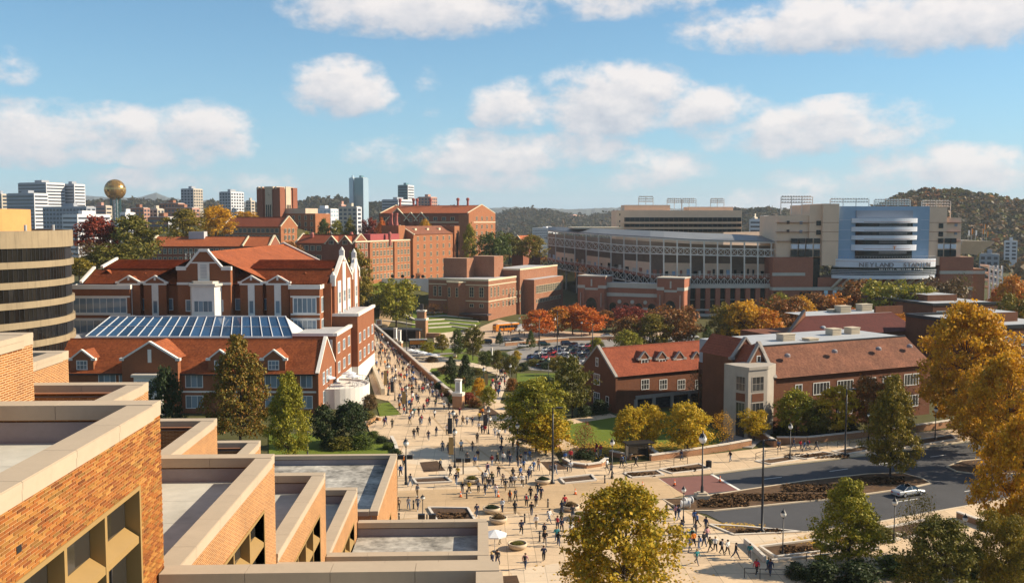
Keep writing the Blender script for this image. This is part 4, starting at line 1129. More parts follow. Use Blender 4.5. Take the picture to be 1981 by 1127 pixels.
for px_, hw in ((769, 9), (795, 5), (815, 5)):
 xx = fr.front(px_, 420, -.6)[0]; za = fr.front(px_, 403 if hw > 6 else 411, -.6)[1]
 gw, gt = MB(), MB(); gable(gw, gt, xx - hw, xx + hw, ze - 14, ze - 5 if hw > 6 else ze - 5, za, -1, -.1, .5); gw.build('gable_wall', M_HALLDARK, r_); gt.build('gable_coping', M_HFRAME, r_)
 window(r_, xx, -1, ze - 6, 4.2 if hw > 6 else 2.4, 3.2, cols=3, rows=2, **HK)
for px_ in (774, 800, 807, 833, 886, 905):
 xx = fr.front(px_, 398, y1_ * .5)[0]
 mb = MB(); mb.lathe((xx, y1_ * .5, zr - 1), [(.8, 0), (.7, 4.2), (1.1, 4.4), (1.1, 5.8), (.4, 6.2), (0, 6.2)], 10); mb.build('chimney', MATS['red_chimney'], r_)
# brick gymnasium hall by the stadium: corner towards the viewer
cg_ = at_g(945, 620); fr = Fr(cg_.x, cg_.y, GR, 0); r_ = thing('corner_hall', 'flat roofed brick hall with dark front, lit flank and dark canopy by the bus stop', 'building', fr.o, GR)
x0 = fr.front(829, 560)[0]; zt_ = fr.front(900, 541)[1]; y1_ = fr.side(1000, 545)[0]
M_GYM = mat_brick('gym_brick', (.29, .11, .054), (.22, .084, .042), (.34, .22, .15), .3, .1, .01, .10, 0)
wallbox(r_, x0, 0, 0, y1_, -10, zt_, M_GYM); MB().box(x0 + .6, .6, zt_ - .5, -.6, y1_ - .6, zt_ + .02).build('flat_roof', M_ROOFGREY, r_)
mb = MB(); mb.box(x0 - .1, -.12, zt_ - .3, .12, .5, zt_ + .5); mb.box(-.5, .5, zt_ - .3, .12, y1_, zt_ + .5); mb.build('parapet_coping', M_HFRAME, r_)
win_grid(r_, x0 + 2, x0 + 7, 2, [zt_ - 7.5], 1.6, 4.4, 0, cols=2, rows=3, **HK)
win_grid(r_, -10.5, -1, 2, [zt_ - 7.5], 2.2, 4.4, 0, cols=2, rows=3, **HK); win_grid(r_, -10.5, -1, 2, [zt_ - 12], 2.0, 1.6, 0, cols=2, **HK)
win_grid(r_, 1, 12, 3, [zt_ - 7.5], 1.5, 4.4, 0, 'right', cols=2, rows=3, **HK); win_grid(r_, 1, 12, 3, [zt_ - 12], 1.5, 1.6, 0, 'right', cols=2, **HK)
xb0, xb1 = fr.front(858, 560, -3)[0], fr.front(895, 560, -3)[0]
MB().prism([(xb0, -.02), (xb0 + 2, -3), (xb1 - 2, -3), (xb1, -.02)], -10, zt_ - 1.2).build('entrance_bay', M_GYM, r_)
MB().prism([(xb0 - .2, -.02), (xb0 + 1.9, -3.2), (xb1 - 1.9, -3.2), (xb1 + .2, -.02)], zt_ - 1.2, zt_ - .7).build('parapet_coping', M_HFRAME, r_)
for k in (-1, 1): window(r_, (xb0 + xb1) / 2 + k * 1.9, -3, zt_ - 7.5, 1.2, 4.2, cols=1, rows=3, **HK)
wallbox(r_, -12, 1.5, -4.5, -.1, zt_ - 15, zt_ - 14.4, mat('dark_canopy', (.06, .045, .05), .6, .1, .5), 'canopy'); wallbox(r_, x0, x0 + 6, -4, -.1, zt_ - 14, zt_ - 13.4, MATS['dark_canopy'], 'canopy')
for (pa, pb, py_, yy, d) in ((858, 903, 499, 14, 9), (914, 956, 495, 22, 10)):
 xa, zz = fr.front(pa, py_, yy); xb = fr.front(pb, py_, yy)[0]
 wallbox(r_, xa, xb, yy, yy + d, zt_ - 1, zz, M_GYM, 'roof_storey')
for z in (zt_ - 2.4, zt_ - 9.4): MB().box(x0 - .05, -.1, z, .1, .0, z + .4).build('string_course', M_HFRAME, r_); MB().box(0, .0, z, .1, y1_, z + .4).build('string_course', M_HFRAME, r_)
win_grid(r_, 13.5, y1_ - 2, 4, [zt_ - 7.5, zt_ - 12.5], 1.4, 2.6, 0, 'right', cols=2, rows=2, **HK); win_grid(r_, x0 + 9, -12, 3, [zt_ - 12.3], 1.5, 1.8, 0, cols=2, **HK)
# taller rear part reaching towards the stadium
xa2 = fr.front(880, 530, y1_ * .55)[0]; y2_ = fr.side(1078, 540, 1.5)[0]; zt4 = zt_ + 3.2
wallbox(r_, -16, 1.5, y1_ + .02, y2_, -10, zt4, M_GYM); MB().box(-15.4, y1_ + .6, zt4 - .4, .9, y2_ - .6, zt4 + .02).build('flat_roof', M_ROOFGREY, r_)
mb = MB(); mb.box(.9, y1_, zt4 - .2, 1.65, y2_, zt4 + .5); mb.box(-16, y1_ - .1, zt4 - .2, .9, y1_ + .5, zt4 + .5); mb.build('parapet_coping', M_HFRAME, r_)
wallbox(r_, 1.5, 7, y1_ + 4, y2_ - 6, -10, zt_ - 1.5, M_GYM); MB().box(1.7, y1_ + 4.3, zt_ - 1.8, 6.6, y2_ - 6.3, zt_ - 1.45).build('flat_roof', M_ROOFGREY, r_)
win_grid(r_, y1_ + 6, y2_ - 9, 14, [zt_ - 8], 2.0, 3.6, 7, 'right', cols=2, rows=3, frame=M_HFRAME, glass=M_HGLASS, proud=.2)
win_grid(r_, y1_ + 6, y2_ - 9, 16, [zt_ - 12.5], 1.3, 1.8, 7, 'right', cols=1, **HK); win_grid(r_, y1_ - 10, y1_ + 2, 3, [zt_ - 8, zt_ - 11.5], 1.2, 1.8, 1.5, 'right', cols=1, **HK)
# greenhouse
M_GHGLASS = mat_glass('greenhouse_glass', (.30, .36, .33), .12, .6, var=.4)
fr = Fr(x_at(832, 470), 470, R(-6), z_at(790, 545, 470)); r_ = thing_fr('greenhouse', 'glass greenhouse with white base walls on the lawn below the laboratory hall', 'greenhouse', fr)
x0 = fr.front(735, 540)[0]
zt_ = fr.front(780, 519, 5)[1] - fr.o.z
for k in range(16):
 a, b = x0 + (-x0) * k / 16, x0 + (-x0) * (k + 1) / 16
 for (p, q) in ((0, 5), (10, 5)):
  MB().poly([(a, p, zt_ - 2.6), (b, p, zt_ - 2.6), (b, q, zt_), (a, q, zt_)]).build('pane', M_GHGLASS, r_)
 MB().poly([(a, 0, 1.6), (b, 0, 1.6), (b, 0, zt_ - 2.6), (a, 0, zt_ - 2.6)]).build('pane', M_GHGLASS, r_)
 mb = MB(); mb.bar((a, -.05, 1.2), (a, -.05, zt_ - 2.6), .12); mb.bar((a, -.05, zt_ - 2.6), (a, 5, zt_ + .05), .12); mb.build('glazing_bar', M_WHITE, r_)
mb = MB(); mb.box(x0, -.1, -6, 0, .2, 1.6); mb.box(x0, .3, -6, 0, 10, .5); mb.build('base_wall', M_WHITE, r_)
for k in range(4): MB().tube((x0 * (.15 + .2 * k), -.2, 2.6), (x0 * (.15 + .2 * k), .1, 2.6), .8, n=12).build('fan', M_STEEL, r_)
MB().bar((x0, 5, zt_), (0, 5, zt_), .25).build('ridge_cap', M_WHITE, r_)
# small red roofed house behind the stadium
fr = corner_frame(1012, 560); r_ = thing_fr('red_roofed_house', 'red roofed brick house among trees left of the stadium', 'building', fr)
zz = fr.front(1000, 470)[1]; wallbox(r_, -7, 0, 0, 26, -10, zz, M_HALLDARK)
MB().courses((.4, -.3, zz), (.4, 26.3, zz), (-3.5, 26.3, zz + 4.2), (-3.5, -.3, zz + 4.2), 8).build('roof_slope', M_ROOFORANGE, r_); MB().courses((-7.4, 26.3, zz), (-7.4, -.3, zz), (-3.5, -.3, zz + 4.2), (-3.5, 26.3, zz + 4.2), 8).build('roof_slope', M_ROOFRED, r_)  # sunward slope in lighter orange tile: sunlight put into the roof colour
gw, gt = MB(), MB(); gable(gw, gt, -7.2, .2, zz - 2, zz, zz + 4.4, -.4, 0, .3); gw.build('gable_wall', M_HALLDARK, r_); gt.build('gable_coping', M_HFRAME, r_)
win_grid(r_, -6, -1, 2, [zz - 3, zz - 7], 1.4, 1.9, 0, **HK); win_grid(r_, 2, 24, 6, [zz - 3, zz - 7], 1.4, 1.9, 0, 'right', **HK)
# ------------------------------------------------------------------ stadium
M_STBRICK = mat_brick('stadium_brick', (.38, .13, .075), (.31, .105, .06), (.26, .15, .1), .4, .13, .012, .10, 0)
M_TAN = mat('stadium_tan_panel', (.74, .52, .36), .75, .07, .2)
M_TANLINE = mat('panel_joint_red', (.34, .15, .09), .7, .05, 1)
M_BLUEPANEL = mat('blue_metal_panel', (.23, .34, .46), .45, .06, .3, spec=.5)
M_WHITEPANEL = mat('white_metal_panel', (.60, .63, .69), .4, .05, .3, spec=.5)
M_STGLASS = mat_glass('stadium_glass_dark_fill', (.010, .018, .018), .08, .22, var=.4)  # real glazing, also the dark fill for shaded arches, bays and interior
M_STEELW = mat('painted_truss', (.64, .59, .52), .6, .08, .5)
M_SEAT = mat('seating', (.34, .25, .18), .85, .15, .3)
M_RIMROOF = mat('rim_roof', (.17, .18, .19), .55, .12, .15)
M_SHADEWALL = mat('concourse_wall', (.15, .11, .08), .85, .25, .25)  # dark tone: shade of the stadium interior put into its backing walls
M_STCONC = mat('stadium_concrete', (.48, .44, .38), .8, .1, .3)
M_ORANGE = mat('orange_sign', (.62, .22, .03), .6, .05, 1)
ST = thing('stadium', 'football stadium with steel truss bowl, brick arches and blue and tan press tower', 'stadium', (110, 460, -7))
STL = Vector((110, 460, -7))
def sp(mb, name, m, parent=None, **kw):
 o = mb.build(name, m, parent or ST, **kw)
 if parent is None: o.location = -STL
 return o
def group_part(name):
 o = bpy.data.objects.new(name, None); link(o, ST); o.location = -STL; return o
# --- truss bowl
STA = [(1060, 660), (1075, 630), (1092, 606), (1112, 580), (1134, 558), (1158, 537), (1182, 520), (1207, 503), (1232, 486), (1258, 469), (1284, 460), (1310, 457), (1336, 456), (1362, 455), (1388, 455), (1414, 455), (1440, 455), (1466, 455), (1492, 455), (1524, 455)]
def lv(px, pts):
 return float(np.interp(px, [p[0] for p in pts], [p[1] for p in pts]))
L_RIM = [(1060, 447), (1200, 457), (1350, 466), (1527, 470)]
L_TOP = [(1060, 440), (1200, 446), (1350, 453), (1440, 457), (1527, 463)]
L_T1 = [(1060, 459), (1200, 474), (1350, 480), (1527, 483)]
L_T2 = [(1060, 474), (1200, 489), (1350, 493), (1527, 497)]
L_DK = [(1060, 497), (1081, 502), (1200, 518), (1265, 530), (1527, 530)]
L_DB = [(1060, 500), (1081, 507), (1200, 524), (1265, 537), (1527, 536)]
L_LOW = [(1060, 512), (1081, 520), (1200, 540), (1265, 553), (1527, 553)]
def pt(i, L, back=0.0, dz=0.0):
 px, d = STA[i]; p = at_y(px, lv(px, L), d); n = Vector((0, 1, 0))
 q = p + Vector((p.x, p.y, 0)).normalized() * back
 q.z += dz
 return q
tr = group_part('truss_bowl')
n = len(STA)
for i in range(n):
 a, b = pt(i, L_RIM), pt(i, L_DB)
 sp(MB().bar(a, b, .6), 'column', M_STEELW, tr)
 g = Vector((b.x, b.y, -8))
 if i < 10: sp(MB().bar(b + Vector((1.5, 4, 0)), g + Vector((1.5, 4, 0)), .7), 'column', M_STEELW, tr)
for i in range(n - 1):
 mb = MB()
 for L, w in ((L_T1, .5), (L_T2, .5), (L_RIM, .5), (L_LOW, .4)): mb.bar(pt(i, L), pt(i + 1, L), w)
 for k in range(2):
  a0, a1 = pt(i, L_T1).lerp(pt(i + 1, L_T1), k / 2), pt(i, L_T1).lerp(pt(i + 1, L_T1), (k + 1) / 2); b0, b1 = pt(i, L_T2).lerp(pt(i + 1, L_T2), k / 2), pt(i, L_T2).lerp(pt(i + 1, L_T2), (k + 1) / 2)
  mb.bar(a0, b1, .22); mb.bar(b0, a1, .22)
  if k: mb.bar(a0, b0, .25)
  c0, c1 = pt(i, L_DB).lerp(pt(i + 1, L_DB), k / 2), pt(i, L_DB).lerp(pt(i + 1, L_DB), (k + 1) / 2); e0, e1 = pt(i, L_LOW).lerp(pt(i + 1, L_LOW), k / 2), pt(i, L_LOW).lerp(pt(i + 1, L_LOW), (k + 1) / 2)
  mb.bar(c0, e1, .2); mb.bar(e0, c1, .2); mb.bar(c1, e1, .22)
  if k: mb.bar(pt(i, L_RIM), pt(i, L_LOW), .2)
 sp(mb, 'truss', M_STEELW, tr)
 r0, r1 = pt(i, L_DK), pt(i + 1, L_DK)
 mb = MB(); mb.bar(r0, r1, .15); mb.bar(r0 - Vector((0, 0, .6)), r1 - Vector((0, 0, .6)), .1)
 for k in range(3): mb.bar(r0.lerp(r1, k / 3), pt(i, L_DB).lerp(pt(i + 1, L_DB), k / 3), .12)
 mb.bar(r0, pt(i + 1, L_DB), .1); sp(mb, 'railing', M_STEELW, tr)
 d0, d1, e0, e1 = pt(i, L_DB), pt(i + 1, L_DB), pt(i, L_DB, 9), pt(i + 1, L_DB, 9)
 up = Vector((0, 0, .9)); e0.z, e1.z = d0.z, d1.z
 mb = MB(); mb.extr([d0, d1, e1, e0], (0, 0, -.5)); mb.extr([d0 + Vector((0, .2, 0)), d1 + Vector((0, .2, 0)), d1 + Vector((0, .2, 1.1)), d0 + Vector((0, .2, 1.1))], (0, .2, 0)); sp(mb, 'concourse_deck', M_STBRICK, tr)
 # wall of the concourse, set back
 w0, w1 = pt(i, L_DB, 9), pt(i + 1, L_DB, 9); w0.z, w1.z = d0.z, d1.z
 t0, t1 = pt(i, L_T2, 9), pt(i + 1, L_T2, 9); t0.z, t1.z = pt(i, L_T2).z, pt(i + 1, L_T2).z
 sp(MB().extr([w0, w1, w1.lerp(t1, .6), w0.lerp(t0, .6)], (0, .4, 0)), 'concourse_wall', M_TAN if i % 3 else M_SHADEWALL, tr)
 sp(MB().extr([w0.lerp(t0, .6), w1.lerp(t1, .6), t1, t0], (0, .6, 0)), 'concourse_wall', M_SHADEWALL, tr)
 for k in range(2):
  u = (k + rnd.uniform(.15, .5)) / 2; q = w0.lerp(w1, u); q2 = w0.lerp(w1, min(1, u + rnd.uniform(.12, .28))); off = Vector((0, -.35, 0))
  hgt_ = rnd.uniform(2.4, 3.6)
  sp(MB().extr([q + off, q2 + off, q2 + off + Vector((0, 0, hgt_)), q + off + Vector((0, 0, hgt_))], (0, .3, 0)), 'stall_front', rnd.choice([M_STGLASS, M_STCONC, M_BLUEPANEL, M_STBRICK, M_STGLASS]), tr)
 # raking seats seen from below and rim roof
 s0, s1 = pt(i, L_RIM, 1.5), pt(i + 1, L_RIM, 1.5); s0.z, s1.z = pt(i, L_RIM).z - .6, pt(i + 1, L_RIM).z - .6
 sp(MB().poly([t0, t1, s1 + Vector((0, 3, -1)), s0 + Vector((0, 3, -1))]), 'seating_underside', M_SEAT, tr)
 b0, b1 = pt(i, L_TOP, 22), pt(i + 1, L_TOP, 22)
 a0, a1 = pt(i, L_RIM, -.4, .3), pt(i + 1, L_RIM, -.4, .3)
 b0.z, b1.z = pt(i, L_TOP).z, pt(i + 1, L_TOP).z
 sp(MB().extr([a0, a1, b1, b0], (0, 0, .45)), 'rim_roof', M_RIMROOF, tr)
 g0, g1 = Vector((w0.x, w0.y, -8)), Vector((w1.x, w1.y, -8))
 sp(MB().extr([g0, g1, w1, w0], (0, .4, 0)), 'lower_wall', M_STGLASS if i < 9 else M_SHADEWALL, tr)  # dark backing standing in for the shaded interior below the deck
# --- brick piers with dark bays
YP = 455.0
pr = group_part('pier_range')
for k in range(11):
 px = 1332 + k * 19.4
 x = x_at(px, YP); zt = z_at(px, 556, YP)
 sp(MB().box(x - 1.1, YP - .8, -8, x + 1.1, YP + 1.2, zt), 'pier', M_STBRICK, pr)
 if k < 10:
  x2 = x_at(px + 19.4, YP)
  sp(MB().box(x + 1.1, YP + .7, -8, x2 - 1.1, YP + .9, zt), 'dark_bay_panel', M_STGLASS, pr)  # dark panel standing in for the shaded opening between piers
  for q in range(4): sp(MB().box(x + 1.1, YP + .5, -3 + q * 3.6, x2 - 1.1, YP + .69, -2.7 + q * 3.6), 'bay_rail', M_STCONC if q == 1 else M_STGLASS, pr)
xa, xb = x_at(1330, YP), x_at(1535, YP); zt = z_at(1430, 555, YP)
for za, zb, dy in ((zt - .4, zt + 1.5, 1.2), (z_at(1430, 600, YP), z_at(1430, 597, YP), .95), (-8, z_at(1430, 606, YP), .97)):
 sp(MB().box(xa, YP - dy, za, xb, YP + .6, zb), 'stone_band', M_STCONC, pr)
# --- arched gate house
fr = Fr(x_at(1327, 440), 440, GR, -7)
gh = bpy.data.objects.new('arched_gate', None); link(gh, ST); gh.location = fr.o - STL; gh.rotation_euler = (0, 0, GR)
ff = lambda px, py, yl=0: (fr.front(px, py, yl)[0], fr.front(px, py, yl)[1])
xl, xr = ff(1120, 560)[0], 0
def arch(parent, x, w, zs, y, m, name='dark_arch_panel', z0=-1.0):  # dark panel on the wall, standing in for a shaded arched opening
 mb = MB(); P = [(x - w / 2, y, z0), (x + w / 2, y, z0), (x + w / 2, y, zs)]
 for i in range(1, 12): P.append((x + w / 2 * math.cos(PI * i / 12), y, zs + w / 2 * math.sin(PI * i / 12)))
 P.append((x - w / 2, y, zs)); mb.extr(P, (0, .3, 0)); mb.build(name, m, parent)
def arch_ring(parent, x, w, zs, y, m, t=.9):
 mb = MB()
 for i in range(12):
  a, b = PI * i / 12, PI * (i + 1) / 12
  P = [(x + r * math.cos(q), y, zs + r * math.sin(q)) for r, q in ((w / 2, a), (w / 2 + t, a), (w / 2 + t, b), (w / 2, b))]
  mb.extr(P, (0, .5, 0))
 mb.build('arch_surround', m, parent)
x1, x2 = ff(1173, 560)[0], ff(1273, 560)[0]
zm = ff(1225, 549)[1]; zL, zR = ff(1145, 530)[1], ff(1300, 543)[1]; zT = (zL + zR) / 2
wallbox(gh, x1, x2, 1.0, 7, -1, zm, M_STBRICK)
for xa, xb in ((xl, x1), (x2, xr)):
 t = bpy.data.objects.new('gate_tower', None); link(t, gh)
 wallbox(t, xa, xb, -1.5, 9, -1, zT, M_STBRICK); MB().box(xa - .3, -1.8, zT, xb + .3, 9.3, zT + .5).build('tower_cap', M_STCONC, t)
 w = xb - xa
 for q0, q1 in ((xa - .15, xa + w * .26), (xb - w * .26, xb + .15)): MB().box(q0, -1.75, zT - 5.4, q1, 9.1, zT - 4.0).build('stone_band', M_STCONC, t)
 MB().box(xa + w * .26, -1.62, zT - 6.2, xb - w * .26, -1.5, zT - 5.2).build('stone_band', M_STCONC, t)
 MB().box((xa + xb) / 2 - .35, -1.75, zT - 4.4, (xa + xb) / 2 + .35, -1.5, zT - 1.2).build('stone_key', M_STCONC, t)
 for q0, q1 in ((xa + .3, xa + w * .26), (xb - w * .26, xb - .3)): MB().box(q0, -2.1, -1, q1, -1.5, zT - 5.6).build('buttress', M_STBRICK, t)
 arch(t, (xa + xb) / 2, w * .36, 6.2, -1.62, M_STGLASS); arch_ring(t, (xa + xb) / 2, w * .36, 6.2, -1.9, M_STBRICK, .8)
 for q in (xa + w * .13, xb - w * .13):
  bn = MB(); bn.box(q - .08, -2.9, 4.5, q + .08, -2.2, 11.0); bn.build('banner', mat('orange_banner', (.55, .42, .36), .8, .2, 2), t)
na = 4
for k in range(na):
 xc = x1 + (x2 - x1) * (k + .5) / na; w = (x2 - x1) / na * .58
 arch(gh, xc, w, 4.8, .88, M_STGLASS); arch_ring(gh, xc, w, 4.8, .6, M_STBRICK, 1.0)
for k in range(1, na):
 xc = x1 + (x2 - x1) * k / na
 MB().tube((xc, .9, 7.0), (xc, .55, 7.0), .9, n=16).build('medallion', M_STCONC, gh)
 MB().box(xc - (x2 - x1) / na * .2, .75, 3.2, xc + (x2 - x1) / na * .2, 1.0, 4.6).build('stone_band', M_STCONC, gh)
for za, zb in ((zm - 2.0, zm + .4), (zm - 6.0, zm - 4.4)): MB().box(x1, .6, za, x2, 1.05, zb).build('stone_band', M_STCONC, gh)
MB().box(x1, 1.2, zm, x2, 9, zm + .15).build('flat_roof', M_ROOFGREY, gh)
# --- press tower
Y0 = 450.0
pt_ = group_part('press_tower')
X = lambda px, y=Y0: x_at(px, y)
Z = lambda py, px=1700, y=Y0: z_at(px, py, y)
def pbox(pa, pb, ta, tb_, y0, y1, m, name, px=1700):
 return sp(MB().box(X(pa, y0), y0, Z(tb_, px, y0), X(pb, y0), y1, Z(ta, px, y0)), name, m, pt_)
pbox(1503, 1566, 417, 497, Y0 + 2, Y0 + 30, M_TAN, 'wall')
pbox(1566, 1592, 396, 497, Y0 + 1, Y0 + 30, M_TAN, 'wall')
pbox(1592, 1623, 394, 513, Y0 - 1, Y0 + 30, M_TAN, 'wall')
pbox(1623, 1798, 399, 513, Y0 + .5, Y0 + 30, M_BLUEPANEL, 'wall')
pbox(1657, 1766, 407, 424, Y0 - .4, Y0 + 1, mat('grey_metal_panel', (.26, .29, .34), .5, .06, .3), 'panel')
pbox(1798, 1832, 401, 513, Y0 + 1, Y0 + 30, M_TAN, 'wall'); pbox(1832, 1860, 421, 497, Y0 + 2, Y0 + 30, M_TAN, 'wall')
for py in (430, 448, 466):
 pbox(1503, 1592, py, py + .9, Y0 + .9, Y0 + 3, M_TANLINE, 'panel_joint'); pbox(1592, 1623, py, py + .9, Y0 - 1.06, Y0, M_TANLINE, 'panel_joint'); pbox(1798, 1860, py, py + .9, Y0 + .94, Y0 + 4, M_TANLINE, 'panel_joint')
for px in (1640, 1790):
 for py in (425, 444, 463, 482): pbox(px - 16 if px < 1700 else px - 8, px + 16 if px < 1700 else px + 8, py, py + .5, Y0 + .4, Y0 + 1, M_WHITEPANEL, 'panel_joint')
for (pxw, py) in ((1525, 427), (1525, 444), (1550, 428), (1550, 445), (1584, 427), (1584, 445), (1821, 432), (1821, 448), (1850, 432), (1850, 448)):
 big = pxw in (1584, 1821)
 pbox(pxw - (4.2 if big else 2.6), pxw + (4.2 if big else 2.6), py, py + (9 if big else 6), Y0 + .7 if pxw > 1566 and pxw < 1832 else Y0 + 1.7, Y0 + 2.2, M_STGLASS if pxw not in (1550, 1850) else MATS['grey_metal_panel'], 'window', px=pxw)
for (pa, pb) in ((1531, 1589), (1815, 1853)):
 nb = 4 if pb - pa > 50 else 3
 for k in range(nb):
  a = pa + (pb - pa) * k / nb; b = pa + (pb - pa) * (k + 1) / nb
  for (ta, tb2) in ((461, 470), (483, 496)): pbox(a + 1.5, b - 1.5, ta, tb2, Y0 + .5, Y0 + 2, M_STGLASS, 'window')
  pbox(a + 1.5, b - 1.5, 472, 481, Y0 + .5, Y0 + 2, M_WHITEPANEL, 'panel')
def curved(pa, pb, ta, tb_, bulge, m, name, y0=Y0, th=.6, parent=None, n=24, joint=False):
 xa, xb = X(pa), X(pb); za, zb = Z(tb_), Z(ta); mb = MB()
 P = []
 for i in range(n + 1):
  t = i / n; P.append((xa + (xb - xa) * t, y0 - bulge * (1 - (2 * t - 1) ** 2) ** .75))
 poly = P + [(xb, y0 + 1.2), (xa, y0 + 1.2)]
 mb.prism(poly, za, zb); return sp(mb, name, m, parent or pt_)
for k, (ta, tb2) in enumerate(((422, 431), (438.5, 447.5), (455, 463.5), (473, 484))):
 curved(1648, 1775, ta, tb2, 5.0, M_WHITEPANEL, 'balcony'); curved(1648.5, 1774.5, (ta + tb2) / 2 + 2, (ta + tb2) / 2 + 2.7, 5.06, M_TANLINE, 'balcony_line')
 curved(1656, 1766, tb2, (438.5, 455, 473, 499)[k], 3.2, M_STGLASS, 'glass_band')
 for q in range(2): curved(1664, 1764, tb2 + 2 + q * 3, tb2 + 2.6 + q * 3, 3.35, M_GREYSTEEL, 'glass_rail')
curved(1613, 1813, 500, 515.5, 9.0, M_WHITEPANEL, 'lettered_drum'); curved(1612.5, 1813.5, 504, 504.6, 9.08, M_TANLINE, 'balcony_line')
curved(1612, 1814, 515.5, 531, 8.4, M_STGLASS, 'glass_band')
for py in (521, 524.5, 528): curved(1611, 1815, py, py + .9, 8.7, M_WHITEPANEL, 'glass_rail')
curved(1612, 1813, 531, 537.5, 8.8, M_WHITEPANEL, 'drum_soffit')
def drum_pt(px, bulge, y0=Y0):
 t = (px - 1613) / 200; return X(px), y0 - bulge * max(0, (1 - (2 * t - 1) ** 2)) ** .75
mb = MB(); pv = None
for i in range(41):
 px = 1613 + 5 * i; x, y = drum_pt(px, 9.0); p = Vector((x, y + .2, Z(500)))
 mb.bar(p, p + Vector((0, 0, 1.3)), .07)
 if pv: mb.bar(pv + Vector((0, 0, 1.3)), p + Vector((0, 0, 1.3)), .09)
 pv = p
sp(mb, 'railing', M_GREYSTEEL, pt_)
M_LETTER = mat('letter_bronze', (.20, .19, .20), .5, .05, 1)
DG = [None]
def letter_mesh(ch, size, depth=.15):
 c = bpy.data.curves.new('letter', 'FONT'); c.body = ch; c.size = size; c.extrude = depth; c.align_x = 'CENTER'; c.offset = .012 * size
 o = bpy.data.objects.new('letter', c); COL.objects.link(o)
 bpy.context.view_layer.update()
 dg = bpy.context.evaluated_depsgraph_get()
 me = bpy.data.meshes.new_from_object(o.evaluated_get(dg)); me.name = 'letter'
 bpy.data.objects.remove(o); bpy.data.curves.remove(c)
 return me
LM = {}
def write(text, pxa, pxb, py_base, size, bulge, m, parent, wide=1.0):
 nC = len(text)
 for i, ch in enumerate(text):
  if ch == ' ': continue
  px = pxa + (pxb - pxa) * (i + .5) / nC; x, y = drum_pt(px, bulge); x2, y2 = drum_pt(px + 1, bulge)
  k = (ch, size)
  if k not in LM:
   LM[k] = letter_mesh(ch, size); LM[k].materials.append(m)
  o = bpy.data.objects.new('letter', LM[k]); link(o, parent)
  o.location = (x, y - .12, Z(py_base)); o.rotation_euler = (PI / 2, 0, math.atan2(y2 - y, x2 - x)); o.scale = (wide, 1, 1)
write('NEYLAND  STADIUM', 1653, 1795, 514.4, 2.75, 9.05, M_LETTER, pt_, 1.15)
write('SHIELDS-WATKINS FIELD', 1688, 1777, 520.6, 1.1, 8.75, M_WHITE, pt_, 1.1)
LM[('T', 2.2)] = letter_mesh('T', 2.2); LM[('T', 2.2)].materials.append(M_ORANGE)
o = bpy.data.objects.new('emblem', LM[('T', 2.2)]); link(o, pt_); o.location = (X(1723), Y0 - 5.15, Z(482)); o.rotation_euler = (PI / 2, 0, 0); o.scale = (1.2, 1, 1)
# leaning struts and brick base
pbox(1585, 1822, 536, 560, Y0 + 1, Y0 + 20, M_STBRICK, 'wall')
for k in range(12):
 xa, xb = X(1612 + k * 15.6), X(1621 + k * 15.6)
 sp(MB().bar((xa, Y0 - .5, Z(556)), (xb, Y0 - 6, Z(537)), 1.0, .9), 'strut', M_STCONC, pt_)
pbox(1497, 1575, 497, 556, Y0, Y0 + 20, M_STBRICK, 'wall'); pbox(1575, 1588, 500, 556, Y0 + 1.5, Y0 + 20, M_STGLASS, 'glass_strip')
pbox(1497, 1560, 527, 533, Y0 - .25, Y0 + 1, M_STCONC, 'stone_band'); pbox(1822, 1886, 524, 530, Y0 - .25, Y0 + 1, M_STCONC, 'stone_band')
pbox(1822, 1886, 497, 556, Y0, Y0 + 20, M_STBRICK, 'wall')
pbox(1497, 1886, 555, 561, Y0 - .6, Y0 + 19, M_STCONC, 'stone_band'); pbox(1497, 1886, 561, 625, Y0 + .3, Y0 + 20, M_STBRICK, 'wall')
pbox(1885, 1909, 520, 625, Y0 + 2, Y0 + 25, M_HALL, 'wall'); pbox(1885, 1909, 524, 530, Y0 + 1.8, Y0 + 3, M_STCONC, 'stone_band')
for px in (1505, 1570, 1556): pbox(px - 6, px + 6, 564, 600, Y0 + .1, Y0 + 1, M_STGLASS, 'window')
for px in (1601, 1618):
 pbox(px - 3.6, px + 3.6, 561.5, 578, Y0 - .75, Y0 - .65, mat('blue_poster', (.42, .62, .72), .6, .3, .35), 'poster')
# white access ramps on the right
for k in range(4):
 z = Z(519 + k * 14); xa, xb = X(1907, 470), X(1934, 470)
 sp(MB().extr([(xa, 466, z), (xb, 466, z - 2.4), (xb, 474, z - 2.4), (xa, 474, z)], (0, 0, .9)), 'ramp', M_WHITE, pt_)
for px in (1909, 1917, 1925, 1933):
 x = X(px, 470); sp(MB().box(x - .35, 465.5, -8, x + .35, 466.2, Z(517)), 'ramp_post', M_WHITE, pt_)
# upper bowl on the right with flags
xa, xb = X(1855, 500), X(1915, 500)
sp(MB().extr([(xa, 500, Z(497)), (xb - 6, 500, Z(500)), (xb, 495, Z(474)), (xb, 495, Z(471)), (xa, 495, Z(469))], (0, 40, 0)), 'upper_bowl', M_STCONC, pt_)
for px, c in ((1874, M_WHITE), (1888, M_WHITE), (1901, M_ORANGE), (1880, M_ORANGE), (1905, M_ORANGE), (1910, M_ORANGE)):
 x = X(px, 505); zf = Z(430 + (px % 7) * 3, y=505); sp(MB().tube((x, 505, Z(475, y=505)), (x, 505, zf), .1, n=5), 'flag_pole', M_GREYSTEEL, pt_)
 sp(MB().extr([(x, 505, zf), (x + .9, 505, zf - .3), (x + .7, 505, zf - 3), (x, 505, zf - 2.6)], (0, .05, 0)), 'flag', c, pt_)
